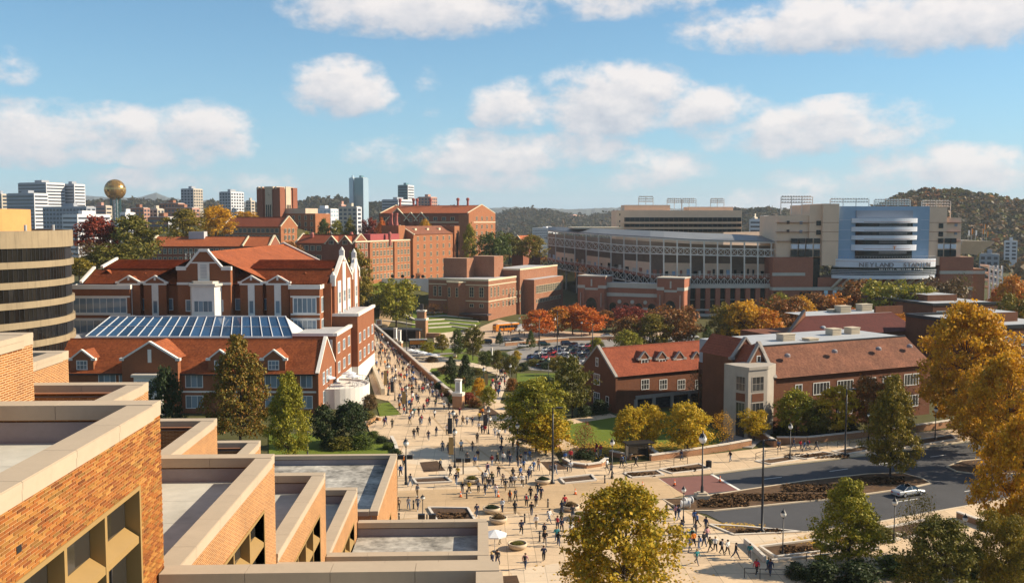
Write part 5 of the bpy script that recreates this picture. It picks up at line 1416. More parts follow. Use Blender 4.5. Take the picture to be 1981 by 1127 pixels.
# inner grandstand seen over the rim
sp(MB().extr([(X(1400, 520), 520, 20), (X(1510, 520), 520, 20), (X(1510, 560), 560, Z(447, y=560)), (X(1400, 560), 560, Z(449, y=560))], (0, 0, -2)), 'grandstand', M_SEAT, ST).location = -STL
# --- far press box
YF = 610.0
fb = group_part('far_press_box')
def fbox(pa, pb, ta, tb_, y0, y1, m, name): return sp(MB().box(x_at(pa, y0), y0, z_at(1300, tb_, y0), x_at(pb, y0), y1, z_at(1300, ta, y0)), name, m, fb)
fbox(1193, 1435, 407, 480, YF, YF + 25, M_TAN, 'wall'); fbox(1208, 1296, 396.5, 407.2, YF + 4, YF + 20, M_TAN, 'roof_storey'); fbox(1332, 1418, 400, 407.2, YF + 4, YF + 20, M_TAN, 'roof_storey')
for (ta, tb2) in ((420.6, 428.6), (433, 439), (443, 449)):
 fbox(1208, 1434, ta, tb2, YF - .4, YF + 1, M_STGLASS, 'glass_band')
 for k in range(24): fbox(1209 + k * 9.4, 1209.8 + k * 9.4, ta, tb2, YF - .6, YF, M_SHADEWALL, 'mullion')
for py in (430.5, 441): fbox(1205, 1435, py, py + 1.6, YF - 1.2, YF, M_TAN, 'balcony_edge')
for py in (413, 426, 436): fbox(1198, 1200, py, py + 4, YF - .1, YF + 1, M_STGLASS, 'window')
fbox(1109, 1206, 439.5, 442.5, YF - 40, YF - 5, mat('pale_canopy', (.55, .48, .36), .7, .1, .3), 'canopy')
# --- floodlight racks
def rack(pa, pb, ta, tb_, base, y, rows=3):
 xa, xb = x_at(pa, y), x_at(pb, y); zt, zb, z0 = z_at(1300, ta, y), z_at(1300, tb_, y), z_at(1300, base, y)
 o = group_part('floodlight_rack'); mb = MB(); nn = max(2, int((xb - xa) / 5))
 for k in range(nn + 1):
  x = xa + (xb - xa) * k / nn; mb.bar((x, y, z0), (x, y, zt), .3)
 for k in range(rows):
  z = zb + (zt - zb) * k / (rows - 1); mb.bar((xa, y, z), (xb, y, z), .28)
 sp(mb, 'rack_frame', M_STEELW, o)
 mb = MB(); m_ = int((xb - xa) / 1.3)
 for k in range(rows):
  z = zb + (zt - zb) * k / (rows - 1)
  for q in range(m_): mb.box(xa + (q + .2) * 1.3, y - .7, z - .1, xa + (q + .8) * 1.3, y - .2, z + .6)
 tag(sp(mb, 'floodlight', M_STEELW, o), kind='stuff')
rack(1235, 1263, 381, 390, 397, YF + 8); rack(1290, 1318, 385, 392, 408, YF + 8); rack(1319, 1346, 385, 392, 408, YF + 8); rack(1374, 1400, 385, 392, 402, YF + 8)
rack(1510, 1571, 381, 392, 414, Y0 + 10); rack(1605, 1680, 385.5, 391, 400, Y0 + 12, 2); rack(1690, 1760, 387, 396, 400, Y0 + 12, 3); rack(1782, 1838, 389, 399, 421, Y0 + 12, 3)
# ------------------------------------------------------------------ residence halls on the right
M_DBRICK = mat_brick('dark_red_brick', (.175, .062, .027), (.125, .042, .02), (.16, .075, .042), .24, .08, .010, .16, .2)
M_DTILE = mat_tiles('red_clay_tile', (.33, .088, .04), (.24, .06, .028), .3, .2, .2)
M_DTILE2 = mat_tiles('brown_clay_tile', (.27, .115, .065), (.17, .066, .038), .28, .2, .3)
M_DSTONE = mat('entrance_stone', (.37, .33, .28), .8, .10, .5, streak=.1)
M_DCOP = mat('dark_coping', (.30, .27, .24), .8, .15, .8, streak=.2)
M_DGLASS = mat_glass('hall_glass', (.05, .05, .05), .06, .6, var=.4)
M_GREYROOF = mat('grey_roof_felt', (.36, .38, .40), .85, .12, .25)
DK = dict(frame=M_WFRAME, glass=M_DGLASS, sub=True)
c = at_g(1190, 798); fr = Fr(c.x, c.y, R(27), 0)
dh = thing('dormered_hall', 'brick hall with red tiled roof, four gabled dormers and stone framed ground floor', 'building', fr.o, fr.rot)
F_ = fr.front
L1 = F_(1432, 740)[0]; ze = F_(1230, 724)[1]; D_ = 12.5; zr = F_(1300, 663, D_ / 2)[1]
wallbox(dh, 0, L1, 0, D_, -6, ze, M_DBRICK)
MB().courses((.3, -.5, ze - .1), (L1, -.5, ze - .1), (L1, D_ / 2, zr), (.3, D_ / 2, zr), 30, .06).build('roof_slope', M_DTILE, dh)
MB().courses((L1, D_ + .5, ze - .1), (.3, D_ + .5, ze - .1), (.3, D_ / 2, zr), (L1, D_ / 2, zr), 30, .06).build('roof_slope', M_DTILE, dh)
MB().box(.3, D_ / 2 - .2, zr - .1, L1, D_ / 2 + .2, zr + .15).build('ridge_cap', M_DTILE, dh)
gw, gt = MB(), MB(); gable_side(gw, gt, -.3, D_ + .3, -6, ze - .2, zr + .5, -.15, .35, .35, .08); gw.build('gable_wall', M_DBRICK, dh); gt.build('gable_coping', M_DCOP, dh)
for (u, z, w, h, n) in ((D_ / 2, ze + 1.2, 1.0, 1.8, 1), (D_ * .5, ze - 2.6, 2.2, 2.3, 3), (D_ * .5, ze - 6.4, 2.2, 2.3, 3), (D_ * .8, ze - 6.4, 1.1, 2.3, 1), (D_ * .2, ze - 6.6, 1.1, 2.3, 1)):
 window(dh, -.15, u, z, w, h, -PI / 2, cols=n, rows=2, **DK)
for px in (1247, 1281, 1315, 1348):
 x = F_(px, 710, 2.1)[0]; zs = F_(px, 693, 2.1)[1]; za = zs + 1.4
 d = bpy.data.objects.new('dormer', None); link(d, dh); d.location = (x, 2.1, 0)
 gw, gt = MB(), MB(); gable(gw, gt, -1.3, 1.3, ze - .1, zs, za, 0, .35, .18); gw.build('gable_wall', M_DBRICK, d); gt.build('gable_coping', M_DCOP, d)
 MB().box(-1.3, .35, ze, 1.3, 3.4, zs).build('wall', M_DBRICK, d); cross_roof(d, -1.5, 1.5, zs - .1, za - .1, .35, 4.6, 6, M_DTILE)
 window(d, 0, 0, zs - 2.3, 1.7, 2.2, cols=2, rows=2, fw=.14, **DK)
for px in (1248, 1283, 1318, 1352):
 x = F_(px, 745)[0]; z = F_(px, 753)[1]; window(dh, x, 0, z, 2.0, 2.1, cols=3, rows=2, **DK)
xa, xb = F_(1229, 780)[0], F_(1366, 770)[0]; zt = F_(1240, 764)[1]
sf = bpy.data.objects.new('stone_arcade', None); link(sf, dh)
MB().box(xa, -.3, zt - .7, xb, .1, zt).build('lintel', M_DSTONE, sf)
for k in range(5):
 x = xa + (xb - xa) * k / 4; MB().box(x - .35, -.3, -2, x + .35, .1, zt - .7).build('stone_pier', M_DSTONE, sf)
 if k < 4: window(sf, x + (xb - xa) / 8, -.02, .1, (xb - xa) / 4 - .9, zt - 1.0, cols=4, rows=4, fw=.08, frame=M_STEEL, glass=M_DGLASS)
# entrance bay and the long right wing
c2 = at_g(1494, 836); fr2 = Fr(c2.x, c2.y, R(24), 0)
rh = thing('long_residence_hall', 'long brick hall with brown tiled roof, white entrance bay and strips of white windows', 'building', fr2.o, fr2.rot)
G_ = fr2.front
L2 = G_(1800, 720)[0]; ze = G_(1510, 729)[1]; zf = G_(1500, 668, 6.5)[1]; D2 = 22.0
wallbox(rh, 0, L2, 0, D2, -6, ze, M_DBRICK)
MB().courses((.2, -.6, ze - .1), (L2, -.6, ze - .1), (L2, 6.5, zf), (.2, 6.5, zf), 34, .05).build('roof_slope', M_DTILE2, rh)
MB().box(.2, 6.5, ze, L2, D2, zf - .05).build('flat_roof', M_GREYROOF, rh)
mb = MB(); mb.box(.2, 6.3, zf - .1, L2, 6.7, zf + .2); mb.build('roof_edge', M_STEEL, rh)
gw, gt = MB(), MB(); mb = gw
mb.extr([(-.2, -.4, -6), (-.2, 9, -6), (-.2, 9, ze), (-.2, 6.5, zf + .3), (-.2, 4.2, zf + 1.2), (-.2, -.4, ze - .1)], (.5, 0, 0)); gw.build('gable_wall', M_DBRICK, rh)
gt.bar((.05, -.5, ze), (.05, 4.2, zf + 1.3), .7, .35); gt.bar((.05, 4.2, zf + 1.3), (.05, 9, ze), .7, .35); gt.build('gable_coping', M_DCOP, rh)
for px, n in ((1545, 2), (1589, 5), (1635, 5), (1679, 5), (1722, 5), (1763, 5)):
 x, z = G_(px, 733 + (1589 - px) * .055 + 15)[0], ze - 3.9
 for zz in (z, z - 4.2, z - 8.2):
  if zz > 0: window(rh, x, 0, zz, 1.7 if n == 2 else 4.0, 2.3, cols=n, rows=1, fw=.15, **DK)
for px, py in ((1519, 685), (1610, 677), (1695, 672), (1755, 667)):
 x, z = G_(px, py, 3.2); mb = MB(); mb.lathe((x, 2.6, z - .4), [(.55, 0), (.55, .4), (.35, .6), (0, .7)], 12); mb.build('roof_vent', M_FLASH, rh)
def unit(parent, x, y, z, w, d, h, m=None):
 mb = MB(); mb.box(x - w / 2, y - d / 2, z, x + w / 2, y + d / 2, z + h); mb.box(x - w / 2 - .1, y - d / 2 - .1, z + h, x + w / 2 + .1, y + d / 2 + .1, z + h + .15)
 for k in range(3): mb.box(x - w / 2 + .1, y - d / 2 - .06, z + h * (.2 + .25 * k), x + w / 2 - .1, y - d / 2, z + h * (.3 + .25 * k))
 mb.build('roof_unit', m or M_CONC, parent)
for px, yy, w in ((1520, 12, 3), (1612, 15, 2.4), (1648, 15, 2.4), (1568, 10, 2.4)):
 x = G_(px, 650, yy)[0]; unit(rh, x, yy, zf - .04, w, 2.0, 1.2 if w > 2.4 or px > 1600 else .35)
# white polygonal entrance bay
zb = fr2.front(1450, 716, -1.8)[1]
eb = bpy.data.objects.new('entrance_bay', None); link(eb, rh)
xq1, xq2, xq0 = G_(1447, 780, -1.8)[0], G_(1484, 780, -1.8)[0], G_(1418, 780, 1.4)[0]
P = [(xq0, 1.4), (xq1, -1.8), (xq2, -1.8), (.5, -.02), (.5, 4), (xq0, 4)]
MB().prism(P, -3, zb).build('wall', M_DSTONE, eb)
MB().prism([(p[0], p[1] - (.18 if i < 3 else 0)) for i, p in enumerate(P)], zb, zb + .5).build('parapet_coping', M_DSTONE, eb)
def on_edge(p, q, t, off=.0):
 p, q = Vector((*p, 0)), Vector((*q, 0)); d = (q - p).normalized(); n = Vector((d.y, -d.x, 0)); r = p.lerp(q, t) + n * off; return r, math.atan2(d.y, d.x)
for (p, q, ts) in ((P[0], P[1], (.5,)), (P[1], P[2], (.5,))):
 wl = (Vector((*q, 0)) - Vector((*p, 0))).length
 for t in ts:
  r, an = on_edge(p, q, t)
  for zz, hh, m_ in ((zb - 3.8, 2.6, M_DGLASS), (zb - 9.8, 4.0, M_DGLASS)): window(eb, r.x, r.y, zz, wl * .62, hh, an, cols=3, rows=2, fw=.1, frame=M_DSTONE, glass=m_)
  o = MB().box(-wl * .3, -.06, zb - 5.6, wl * .3, .02, zb - 4.2).build('brick_panel', M_DBRICK, eb); o.location = (r.x, r.y, 0); o.rotation_euler = (0, 0, an)
  o = MB().box(-wl * .28, -.07, -2, wl * .28, .02, 3.2).build('door', M_STEEL, eb); o.location = (r.x, r.y, 0); o.rotation_euler = (0, 0, an)
# linking gables between the wings
for px, py, hw, yy in ((1443, 653, 3.0, 6.5), (1468, 667, 2.4, 2.6)):
 x, za = G_(px, py, yy); gw, gt = MB(), MB(); gable(gw, gt, x - hw, x + hw, -3, za - 3.6, za, yy, yy + .5, .28); gw.build('gable_wall', M_DBRICK, rh); gt.build('gable_coping', M_DCOP, rh)
 wallbox(rh, x - hw + .1, x + hw - .1, yy + .5, yy + 9, -3, za - 3.6, M_DBRICK); cross_roof(rh, x - hw, x + hw, za - 3.6, za - .2, yy + .5, yy + 10, 8, M_DTILE)
 window(rh, x, yy, za - 4.2, .9, 2.3, cols=1, rows=2, fw=.14, **DK); window(rh, x - hw * .5, yy, za - 8.2, 1.5, 2.3, cols=2, rows=2, fw=.14, **DK); window(rh, x - hw * .5, yy, za - 12, 1.5, 2.3, cols=2, rows=2, fw=.14, **DK)
# rear wing with dark red gable and grey roof
fr3 = Fr(x_at(1545, 232), 232, R(20), 0)
bh = thing('rear_residence_wing', 'rear brick wing with dark red tile slope and long grey flat roof', 'building', fr3.o, fr3.rot)
H_ = fr3.front
L3 = H_(1775, 640)[0]; z0 = H_(1600, 648)[1]; z1 = H_(1560, 611, 9)[1]; xg = H_(1518, 650)[0]
wallbox(bh, xg, L3, .3, 18, -8, z0, M_DBRICK)
MB().courses((xg, -.3, z0), (L3, -.3, z0), (L3, 9, z1), (H_(1560, 620, 9)[0], 9, z1), 22, .05).build('roof_slope', mat_tiles('shaded_red_tile', (.13, .033, .025), (.10, .026, .02), .3, .2, .12), bh)  # shade of this slope is put into its dark tile colour
MB().poly([(H_(1560, 620, 9)[0], 9, z1), (L3, 9, z1), (L3, 18, z1 + .1), (H_(1560, 620, 9)[0], 18, z1 + .1)]).build('flat_roof', M_GREYROOF, bh)
xg2 = H_(1556, 600, 9)[0]
mb = MB(); mb.bar((xg - .3, -.5, z0), (xg2, 9, z1 + 1.5), .6, .5); mb.build('gable_coping', M_STEEL, bh)
MB().extr([(xg - .2, .3, -8), (xg2 + .2, 9, -8), (xg2 + .2, 9, z1 + 1.2), (xg - .2, .3, z0)], (.3, .1, 0)).build('gable_wall', M_DBRICK, bh)
for px, yy in ((1630, 13), (1671, 15), (1615, 15)):
 x = H_(px, 615, yy)[0]; unit(bh, x, yy, z1 + .1, 3.4, 2.4, 1.6 if px != 1615 else .5)
for px, py in ((1588, 632), (1658, 640)):
 x, z = H_(px, py, 4); mb = MB(); mb.lathe((x, 3.2, z - .6), [(.7, 0), (.7, .6), (.4, .9), (0, 1)], 10); mb.build('roof_vent', M_GREYROOF, bh)
mb = MB(); xw0, xw1 = H_(1690, 628, 10)[0], L3 + 4; wallbox(bh, xw0, xw1, 9.4, 10, z1 - .5, z1 + 1.6, M_DBRICK, 'parapet')
# flat roofed brick blocks further right
for nm, lab, pa, pb, pt_y, y, dep, rot, low in (('flat_brick_block', 'low brick block with grey flat roof and raised parapet right of the stadium trees', 1810, 1945, 590, 330, 40, 14, 640),
            ('office_block', 'flat roofed brick block with strip windows at the right edge', 1938, 2080, 634, 215, 30, 16, 760)):
 fq = Fr(x_at(pa, y), y, R(rot), 0); o = thing(nm, lab, 'building', fq.o, fq.rot)
 Lq = fq.front(pb, pt_y)[0]; zq = fq.front(pa, pt_y)[1]
 wallbox(o, 0, Lq, 0, dep, -9, zq, M_DBRICK); MB().box(.6, .6, zq - .4, Lq - .6, dep - .6, zq + .02).build('flat_roof', M_GREYROOF, o)
 mb = MB(); mb.box(-.2, -.2, zq - .2, Lq + .2, .5, zq + .6); mb.box(-.2, .5, zq - .2, .5, dep, zq + .6); mb.box(.5, dep - .6, zq - .2, Lq, dep, zq + .6); mb.build('parapet_coping', M_STEEL, o)
 wallbox(o, Lq * .3, Lq * .72, dep * .35, dep * .7, zq, zq + 2.2, M_DBRICK, 'roof_storey'); MB().box(Lq * .3 + .3, dep * .35 + .3, zq + 2.2, Lq * .72 - .3, dep * .7 - .3, zq + 2.25).build('flat_roof', M_GREYROOF, o)
 for zz in (zq - 4.2, zq - 9):
  if zz > -6: win_grid(o, 1, Lq - 1, max(3, int(Lq / 5)), [zz], 3.6, 2.2, 0, cols=3, frame=M_WFRAME, glass=M_GLASSBLUE)
# ------------------------------------------------------------------ city beyond the hill
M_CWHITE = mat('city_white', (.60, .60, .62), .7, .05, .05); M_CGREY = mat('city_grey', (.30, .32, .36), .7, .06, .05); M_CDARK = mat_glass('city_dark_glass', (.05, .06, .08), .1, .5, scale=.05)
M_CBEIGE = mat('city_beige', (.46, .40, .32), .8, .06, .05); M_CBRICK = mat('city_brick', (.28, .13, .08), .85, .1, .05); M_CPINK = mat('city_pink_brick', (.40, .22, .17), .85, .1, .05)
M_CTEAL = mat_glass('city_teal_glass', (.10, .19, .22), .05, .9, var=.2, scale=.03); M_CBLUE = mat_glass('city_blue_glass', (.30, .40, .48), .06, .9, var=.2, scale=.03)
M_CROOF = mat('city_flat_roof', (.45, .44, .42), .85, .1, .1)
def city(name, label, pl, pc, pr, top, depth, wall, glass, style='band', wall2=None, base=450, rot=GR, floors=3.8, cat='building', grp='city buildings beyond the hill', roof=True, step=None):
 fr = corner_frame(pc, depth, rot, 0); o = thing(name, label, cat, fr.o, rot, grp)
 x0 = fr.front(pl, 420)[0]; y1 = max(8.0, fr.side(pr, 420)[0]); zt = fr.front(pc, top)[1]; zb = -16
 wallbox(o, x0, 0, 0, y1, zb, zt, wall)
 if wall2: MB().box(-.1, .1, zb, .4, y1, zt - .1).build('lit_tone_flank', wall2, o)  # flank colour: own beige on some, sunlit tone painted in on others
 mb = MB(); z = zt - floors
 xr_ = .55 if wall2 else .15
 while z > max(zb, -6):
  if style == 'band':
   mb.box(x0 + 1, -.15, z, -1, .1, z + floors * .42); mb.box(-.1, 1, z, xr_, y1 - 1, z + floors * .42)
  else:
   n = max(2, int(-x0 / 4.2))
   for k in range(n): mb.box(x0 * (k + .2) / n, -.15, z, x0 * (k + .8) / n, .1, z + floors * .55)
   n = max(1, int(y1 / 4.2))
   for k in range(n): mb.box(-.1, y1 * (k + .2) / n, z, xr_, y1 * (k + .8) / n, z + floors * .55)
  z -= floors
 if style != 'glass': tag(mb.build('window_row', glass, o), kind='stuff')
 if roof:
  MB().box(x0 + 1, 1, zt, -1, y1 - 1, zt + .5).build('flat_roof', M_CROOF, o)
  MB().box(x0 * .6, y1 * .3, zt + .5, x0 * .35, y1 * .7, zt + 3.5).build('roof_storey', wall, o)
 return o, fr, x0, y1, zt
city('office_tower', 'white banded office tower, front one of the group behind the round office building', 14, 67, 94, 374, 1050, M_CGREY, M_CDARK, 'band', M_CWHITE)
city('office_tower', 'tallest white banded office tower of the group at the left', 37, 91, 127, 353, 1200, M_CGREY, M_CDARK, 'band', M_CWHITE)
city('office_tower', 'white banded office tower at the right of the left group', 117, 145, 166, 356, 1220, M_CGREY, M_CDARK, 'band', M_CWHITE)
city('glass_office_block', 'low grey gridded office block before the white towers', 83, 168, 186, 400, 900, M_CGREY, M_CDARK, 'grid')
city('white_low_block', 'low white building left of the golden sphere tower', 120, 150, 214, 415, 850, M_CWHITE, M_CDARK, 'band')
city('corner_tower', 'thin sliver of a tower at the left edge', -10, 4, 12, 375, 1100, M_CGREY, M_CDARK, 'grid', M_CBEIGE)
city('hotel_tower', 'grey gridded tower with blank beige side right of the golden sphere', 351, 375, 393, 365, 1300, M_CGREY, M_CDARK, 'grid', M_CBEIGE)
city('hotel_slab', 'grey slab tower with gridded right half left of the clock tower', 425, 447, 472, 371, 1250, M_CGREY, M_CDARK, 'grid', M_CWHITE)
city('beige_block', 'small beige block just left of the clock tower', 476, 486, 493, 388, 1250, M_CBEIGE, M_CDARK, 'grid')
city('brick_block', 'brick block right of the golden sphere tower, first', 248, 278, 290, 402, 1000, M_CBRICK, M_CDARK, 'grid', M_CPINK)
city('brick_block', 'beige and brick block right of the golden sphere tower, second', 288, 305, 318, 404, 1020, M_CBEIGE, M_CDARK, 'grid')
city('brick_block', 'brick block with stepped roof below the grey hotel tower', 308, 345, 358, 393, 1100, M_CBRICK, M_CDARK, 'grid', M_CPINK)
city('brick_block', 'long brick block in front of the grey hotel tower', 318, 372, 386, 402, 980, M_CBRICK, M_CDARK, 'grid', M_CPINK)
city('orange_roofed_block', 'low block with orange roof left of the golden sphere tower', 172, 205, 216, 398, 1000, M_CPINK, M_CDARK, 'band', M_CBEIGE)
city('low_block', 'low white block right of the golden sphere shaft', 232, 243, 262, 411, 950, M_CWHITE, M_CDARK, 'band')
city('blue_roofed_block', 'low pale block below the brick blocks', 285, 325, 345, 420, 800, M_CBRICK, M_CDARK, 'band', M_CWHITE)
city('apartment_block', 'blue and white apartment block right of the clock tower', 597, 640, 655, 404, 1000, M_CWHITE, M_CBLUE, 'grid')
city('old_stone_block', 'grey stone office block before the glass tower', 655, 690, 697, 400, 900, M_CBEIGE, M_CDARK, 'grid', M_CWHITE)
city('domed_tower', 'small cupola topped building left of the stone block', 655, 661, 665, 396, 950, M_CPINK, M_CDARK, 'grid')
city('glass_tower', 'tall teal glass tower, tallest in the skyline', 686, 703, 713, 344, 1350, M_CTEAL, M_CBLUE, 'glass', M_CBLUE)
city('glass_tower_wing', 'slim pale glass wing left of the tall teal tower', 676, 684, 687, 344, 1360, M_CBLUE, M_CTEAL, 'glass', M_CBLUE)
city('striped_tower', 'banded glass tower with curved front right of the teal tower', 770, 789, 801, 358, 1400, M_CTEAL, M_CDARK, 'band', M_CWHITE)
city('grey_slab', 'low grey slab left of the banded glass tower', 739, 770, 800, 386, 1300, M_CGREY, M_CDARK, 'band', M_CWHITE)
city('stepped_block', 'brown stepped block with lattice roof right of the banded tower', 808, 834, 846, 381, 1250, M_CPINK, M_CDARK, 'grid')
city('white_warehouse', 'low white roof behind the green trees on the hill', 604, 640, 652, 421, 760, M_CWHITE, M_CDARK, 'band')
city('parking_garage', 'white parking garage between the far press box and the press tower', 1450, 1480, 1507, 424, 900, M_CWHITE, M_CDARK, 'band', M_CBEIGE)
city('garage_tower', 'pale stair tower of the garage behind the stadium', 1455, 1460, 1466, 420, 940, M_CBEIGE, M_CDARK, 'band')
city('far_flats', 'grey apartment block with hipped roof right of the stadium', 1898, 1935, 1953, 492, 700, M_CGREY, M_CDARK, 'grid', M_CBEIGE)
city('far_flats', 'pale house far right on the slope below the forest', 1945, 1970, 1985, 466, 1000, M_CWHITE, M_CDARK, 'grid')
city('river_houses', 'pale low building on the far river bank', 1030, 1060, 1085, 441, 2300, M_CWHITE, M_CDARK, 'band')
city('river_houses', 'pink roofed low building on the hillside across the river', 1085, 1110, 1135, 417, 3000, M_CPINK, M_CDARK, 'band')
# golden sphere tower
ys_ = 1090.0; xs_ = x_at(224.5, ys_)
sn = thing('sphere_tower', 'tower topped by a golden glass sphere', 'tower', (xs_, ys_, 0))
rs = 19.8 / F_PX * ys_; zc = z_at(224, 367, ys_)
M_GOLD = mat_island('gold_glass', [(.50, .27, .06), (.62, .36, .10), (.36, .18, .04), (.70, .44, .16), (.20, .10, .03)], .18, .8)
MATS['gold_glass'].node_tree.nodes['Principled BSDF'].inputs['Metallic'].default_value = .7
mb = MB(); nu, nv = 28, 16
for i in range(nu):
 for j in range(nv):
  P = []
  for (a, b) in ((i, j), (i + 1, j), (i + 1, j + 1), (i, j + 1)):
   th, ph = 2 * PI * a / nu, -PI / 2 + PI * b / nv; P.append(Vector((math.cos(th) * math.cos(ph), math.sin(th) * math.cos(ph), math.sin(ph))) * rs)
  c = sum(P, Vector()) / 4
  mb.poly([p.lerp(c, .04) + Vector((0, 0, zc)) for p in P])
tag(mb.build('glass_panel', M_GOLD, sn), kind='stuff')
MB().lathe((0, 0, zc), [(0, -rs * .97)] + [(rs * .97 * math.cos(a), rs * .97 * math.sin(a)) for a in np.linspace(-1.4, 1.4, 14)] + [(0, rs * .97)], 24).build('sphere_frame', M_STEEL, sn)
M_TEALSTEEL = mat('teal_steel', (.03, .09, .10), .5, .1, .2); hw = 9.2 / F_PX * ys_
for k in range(6):
 a = PI / 3 * k; MB().tube((hw * math.cos(a), hw * math.sin(a), -5), (hw * math.cos(a), hw * math.sin(a), zc - rs * .8), .75, n=6).build('leg', M_TEALSTEEL, sn)
MB().lathe((0, 0, 0), [(hw * .5, -5), (hw * .5, zc - rs * .9)], 12).build('lift_shaft', M_CWHITE, sn)
mb = MB()
for k in range(14):
 for q in range(6):
  a, b = PI / 3 * q, PI / 3 * (q + 1); z0, z1 = 2 + k * 4.6, 6.6 + k * 4.6
  if z1 < zc - rs * .8:
   mb.bar((hw * math.cos(a), hw * math.sin(a), z0), (hw * math.cos(b), hw * math.sin(b), z1), .35); mb.bar((hw * math.cos(a), hw * math.sin(a), z1), (hw * math.cos(b), hw * math.sin(b), z1), .35)
tag(mb.build('brace', M_TEALSTEEL, sn), kind='stuff')
# ------------------------------------------------------------------ hills, far woods, river
def mat_forest(name, cols, scale):
 m, t, b = new_mat(name); g = t.nodes.new('ShaderNodeNewGeometry').outputs['Position']
 n = noise_tex(t, g, scale, 6, .75); rp = t.nodes.new('ShaderNodeValToRGB'); t.links.new(n, rp.inputs[0])
 el = rp.color_ramp.elements; el.new(.5); el[0].position, el[1].position, el[2].position = .3, .5, .7
 for e, c in zip(el, cols): e.color = (*c, 1)
 t.links.new(rp.outputs[0], b.inputs['Base Color']); b.inputs['Roughness'].default_value = .95; b.inputs['Specular IOR Level'].default_value = .05
 return m
M_FOREST = mat_forest('forest_floor', [(.03, .035, .016), (.075, .06, .025), (.12, .085, .035)], .02)
M_FOREST2 = mat_forest('far_forest', [(.035, .04, .025), (.06, .055, .03), (.09, .07, .04)], .006)
M_RIDGE = mat('far_mountain', (.05, .06, .05), .95, .15, .001)
def ridge(label, prof, d_front, d_ridge, m, z0=-16, wob=0.0, depth_back=400, name='hill'):
 pxs = np.linspace(prof[0][0], prof[-1][0], max(24, int((prof[-1][0] - prof[0][0]) / 8))); mb = MB(); K = 10
 rr = random.Random(int(d_ridge)); V = []
 for px in pxs:
  py = float(np.interp(px, [p[0] for p in prof], [p[1] for p in prof])); zr = z_at(px, py, d_ridge); row = []
  for k in range(K + 1):
   t = k / K; d = d_front + (d_ridge - d_front) * t; z = z0 + (zr - z0) * (t * t * (3 - 2 * t)) ** .8 + (rr.uniform(-wob, wob) if 0 < k < K else 0)
   row.append((x_at(px, d), d, z))
  d = d_ridge + depth_back; row.append((x_at(px, d), d, z0)); V.append(row)
 for i in range(len(V) - 1):
  for k in range(K + 1): mb.poly([V[i][k], V[i + 1][k], V[i + 1][k + 1], V[i][k + 1]])
 o = mb.build(name, m, None, smooth=True); tag(o, label, kind='structure'); return V
def far_wood(label, V, n, size, leafs, seed, k0=0, k1=10, per=26, cols=None, leaf=None):
 r = np.random.RandomState(seed); C = []
 for _ in range(n):
  i = r.randint(0, len(V) - 1); k = r.randint(k0, k1); a, b = r.uniform(), r.uniform()
  p = [(V[i][k][q] * (1 - a) + V[i + 1][k][q] * a) * (1 - b) + (V[i][k + 1][q] * (1 - a) + V[i + 1][k + 1][q] * a) * b for q in range(3)]; C.append(p)
 C = np.array(C); scatter_wood(label, C, size, r, per, leafs, leaf)
def scatter_wood(label, C, size, r, per, leafs, leaf=None):
 n = len(C); sz = size * r.uniform(.7, 1.3, n); N = n * per
 dirs = r.normal(0, 1, (N, 3)); dirs /= np.linalg.norm(dirs, axis=1)[:, None]; dirs[:, 2] = np.abs(dirs[:, 2]) * 1.2 - .15
 S = np.repeat(sz, per)[:, None]; cen = np.repeat(C, per, 0) + dirs * S * np.array([.5, .5, .62]) * r.uniform(.7, 1.05, (N, 1)); cen[:, 2] += np.repeat(sz, per) * .25
 nn = dirs + r.normal(0, .5, (N, 3)); nn /= np.linalg.norm(nn, axis=1)[:, None]
 u = np.cross(nn, r.normal(0, 1, (N, 3))); u /= np.linalg.norm(u, axis=1)[:, None]; v = np.cross(nn, u); q = S * (leaf or .26) * r.uniform(.6, 1.3, (N, 1))
 P = np.stack([cen - u * q, cen + v * q * .8, cen + u * q, cen - v * q * .8], 1).reshape(-1, 3)
 me = quads_mesh('far_wood', P, leafs[0])
 for m in leafs[1:]: me.materials.append(m)
 me.polygons.foreach_set('material_index', np.repeat(r.randint(0, len(leafs), n), per).astype(np.int32))
 tag(link(bpy.data.objects.new('far_wood', me)), label, 'wood', kind='stuff')
# ------------------------------------------------------------------ trees
LEAF = {}
def leafm(name, cols, tr=.2):
 LEAF[name] = mat_island('leaf_' + name, cols, .6, .25, tr, .0)
leafm('gold', [(.48, .23, .010), (.66, .34, .014), (.74, .42, .025), (.54, .27, .014), (.34, .22, .02), (.70, .36, .02)], .36)
leafm('farwood', [(.055, .05, .02), (.09, .06, .025), (.12, .065, .022), (.05, .055, .02), (.08, .07, .025)], .48); leafm('fardark', [(.035, .042, .018), (.05, .05, .02), (.065, .05, .02), (.03, .04, .016)], .48)
leafm('goldgreen', [(.30, .20, .015), (.52, .34, .02), (.62, .42, .03), (.24, .22, .02), (.40, .30, .02), (.18, .17, .016), (.56, .34, .02)], .34)
leafm('yellow', [(.46, .29, .015), (.62, .42, .03), (.54, .36, .02), (.32, .28, .02), (.60, .36, .02)], .34)
leafm('yellowgreen', [(.20, .20, .015), (.32, .28, .02), (.16, .18, .015), (.40, .31, .02), (.12, .14, .012)])
leafm('olive', [(.10, .105, .014), (.16, .14, .018), (.075, .085, .012), (.20, .16, .02), (.13, .11, .015)])
leafm('green', [(.05, .085, .012), (.08, .11, .014), (.10, .13, .016), (.045, .07, .012), (.13, .14, .018)])
leafm('darkgreen', [(.022, .042, .012), (.035, .055, .014), (.05, .065, .016), (.018, .035, .010)], .15)
leafm('orange', [(.52, .17, .012), (.62, .24, .016), (.44, .13, .012), (.56, .28, .02), (.32, .16, .015)])
leafm('redorange', [(.58, .13, .012), (.66, .19, .014), (.46, .09, .012), (.55, .22, .02)])
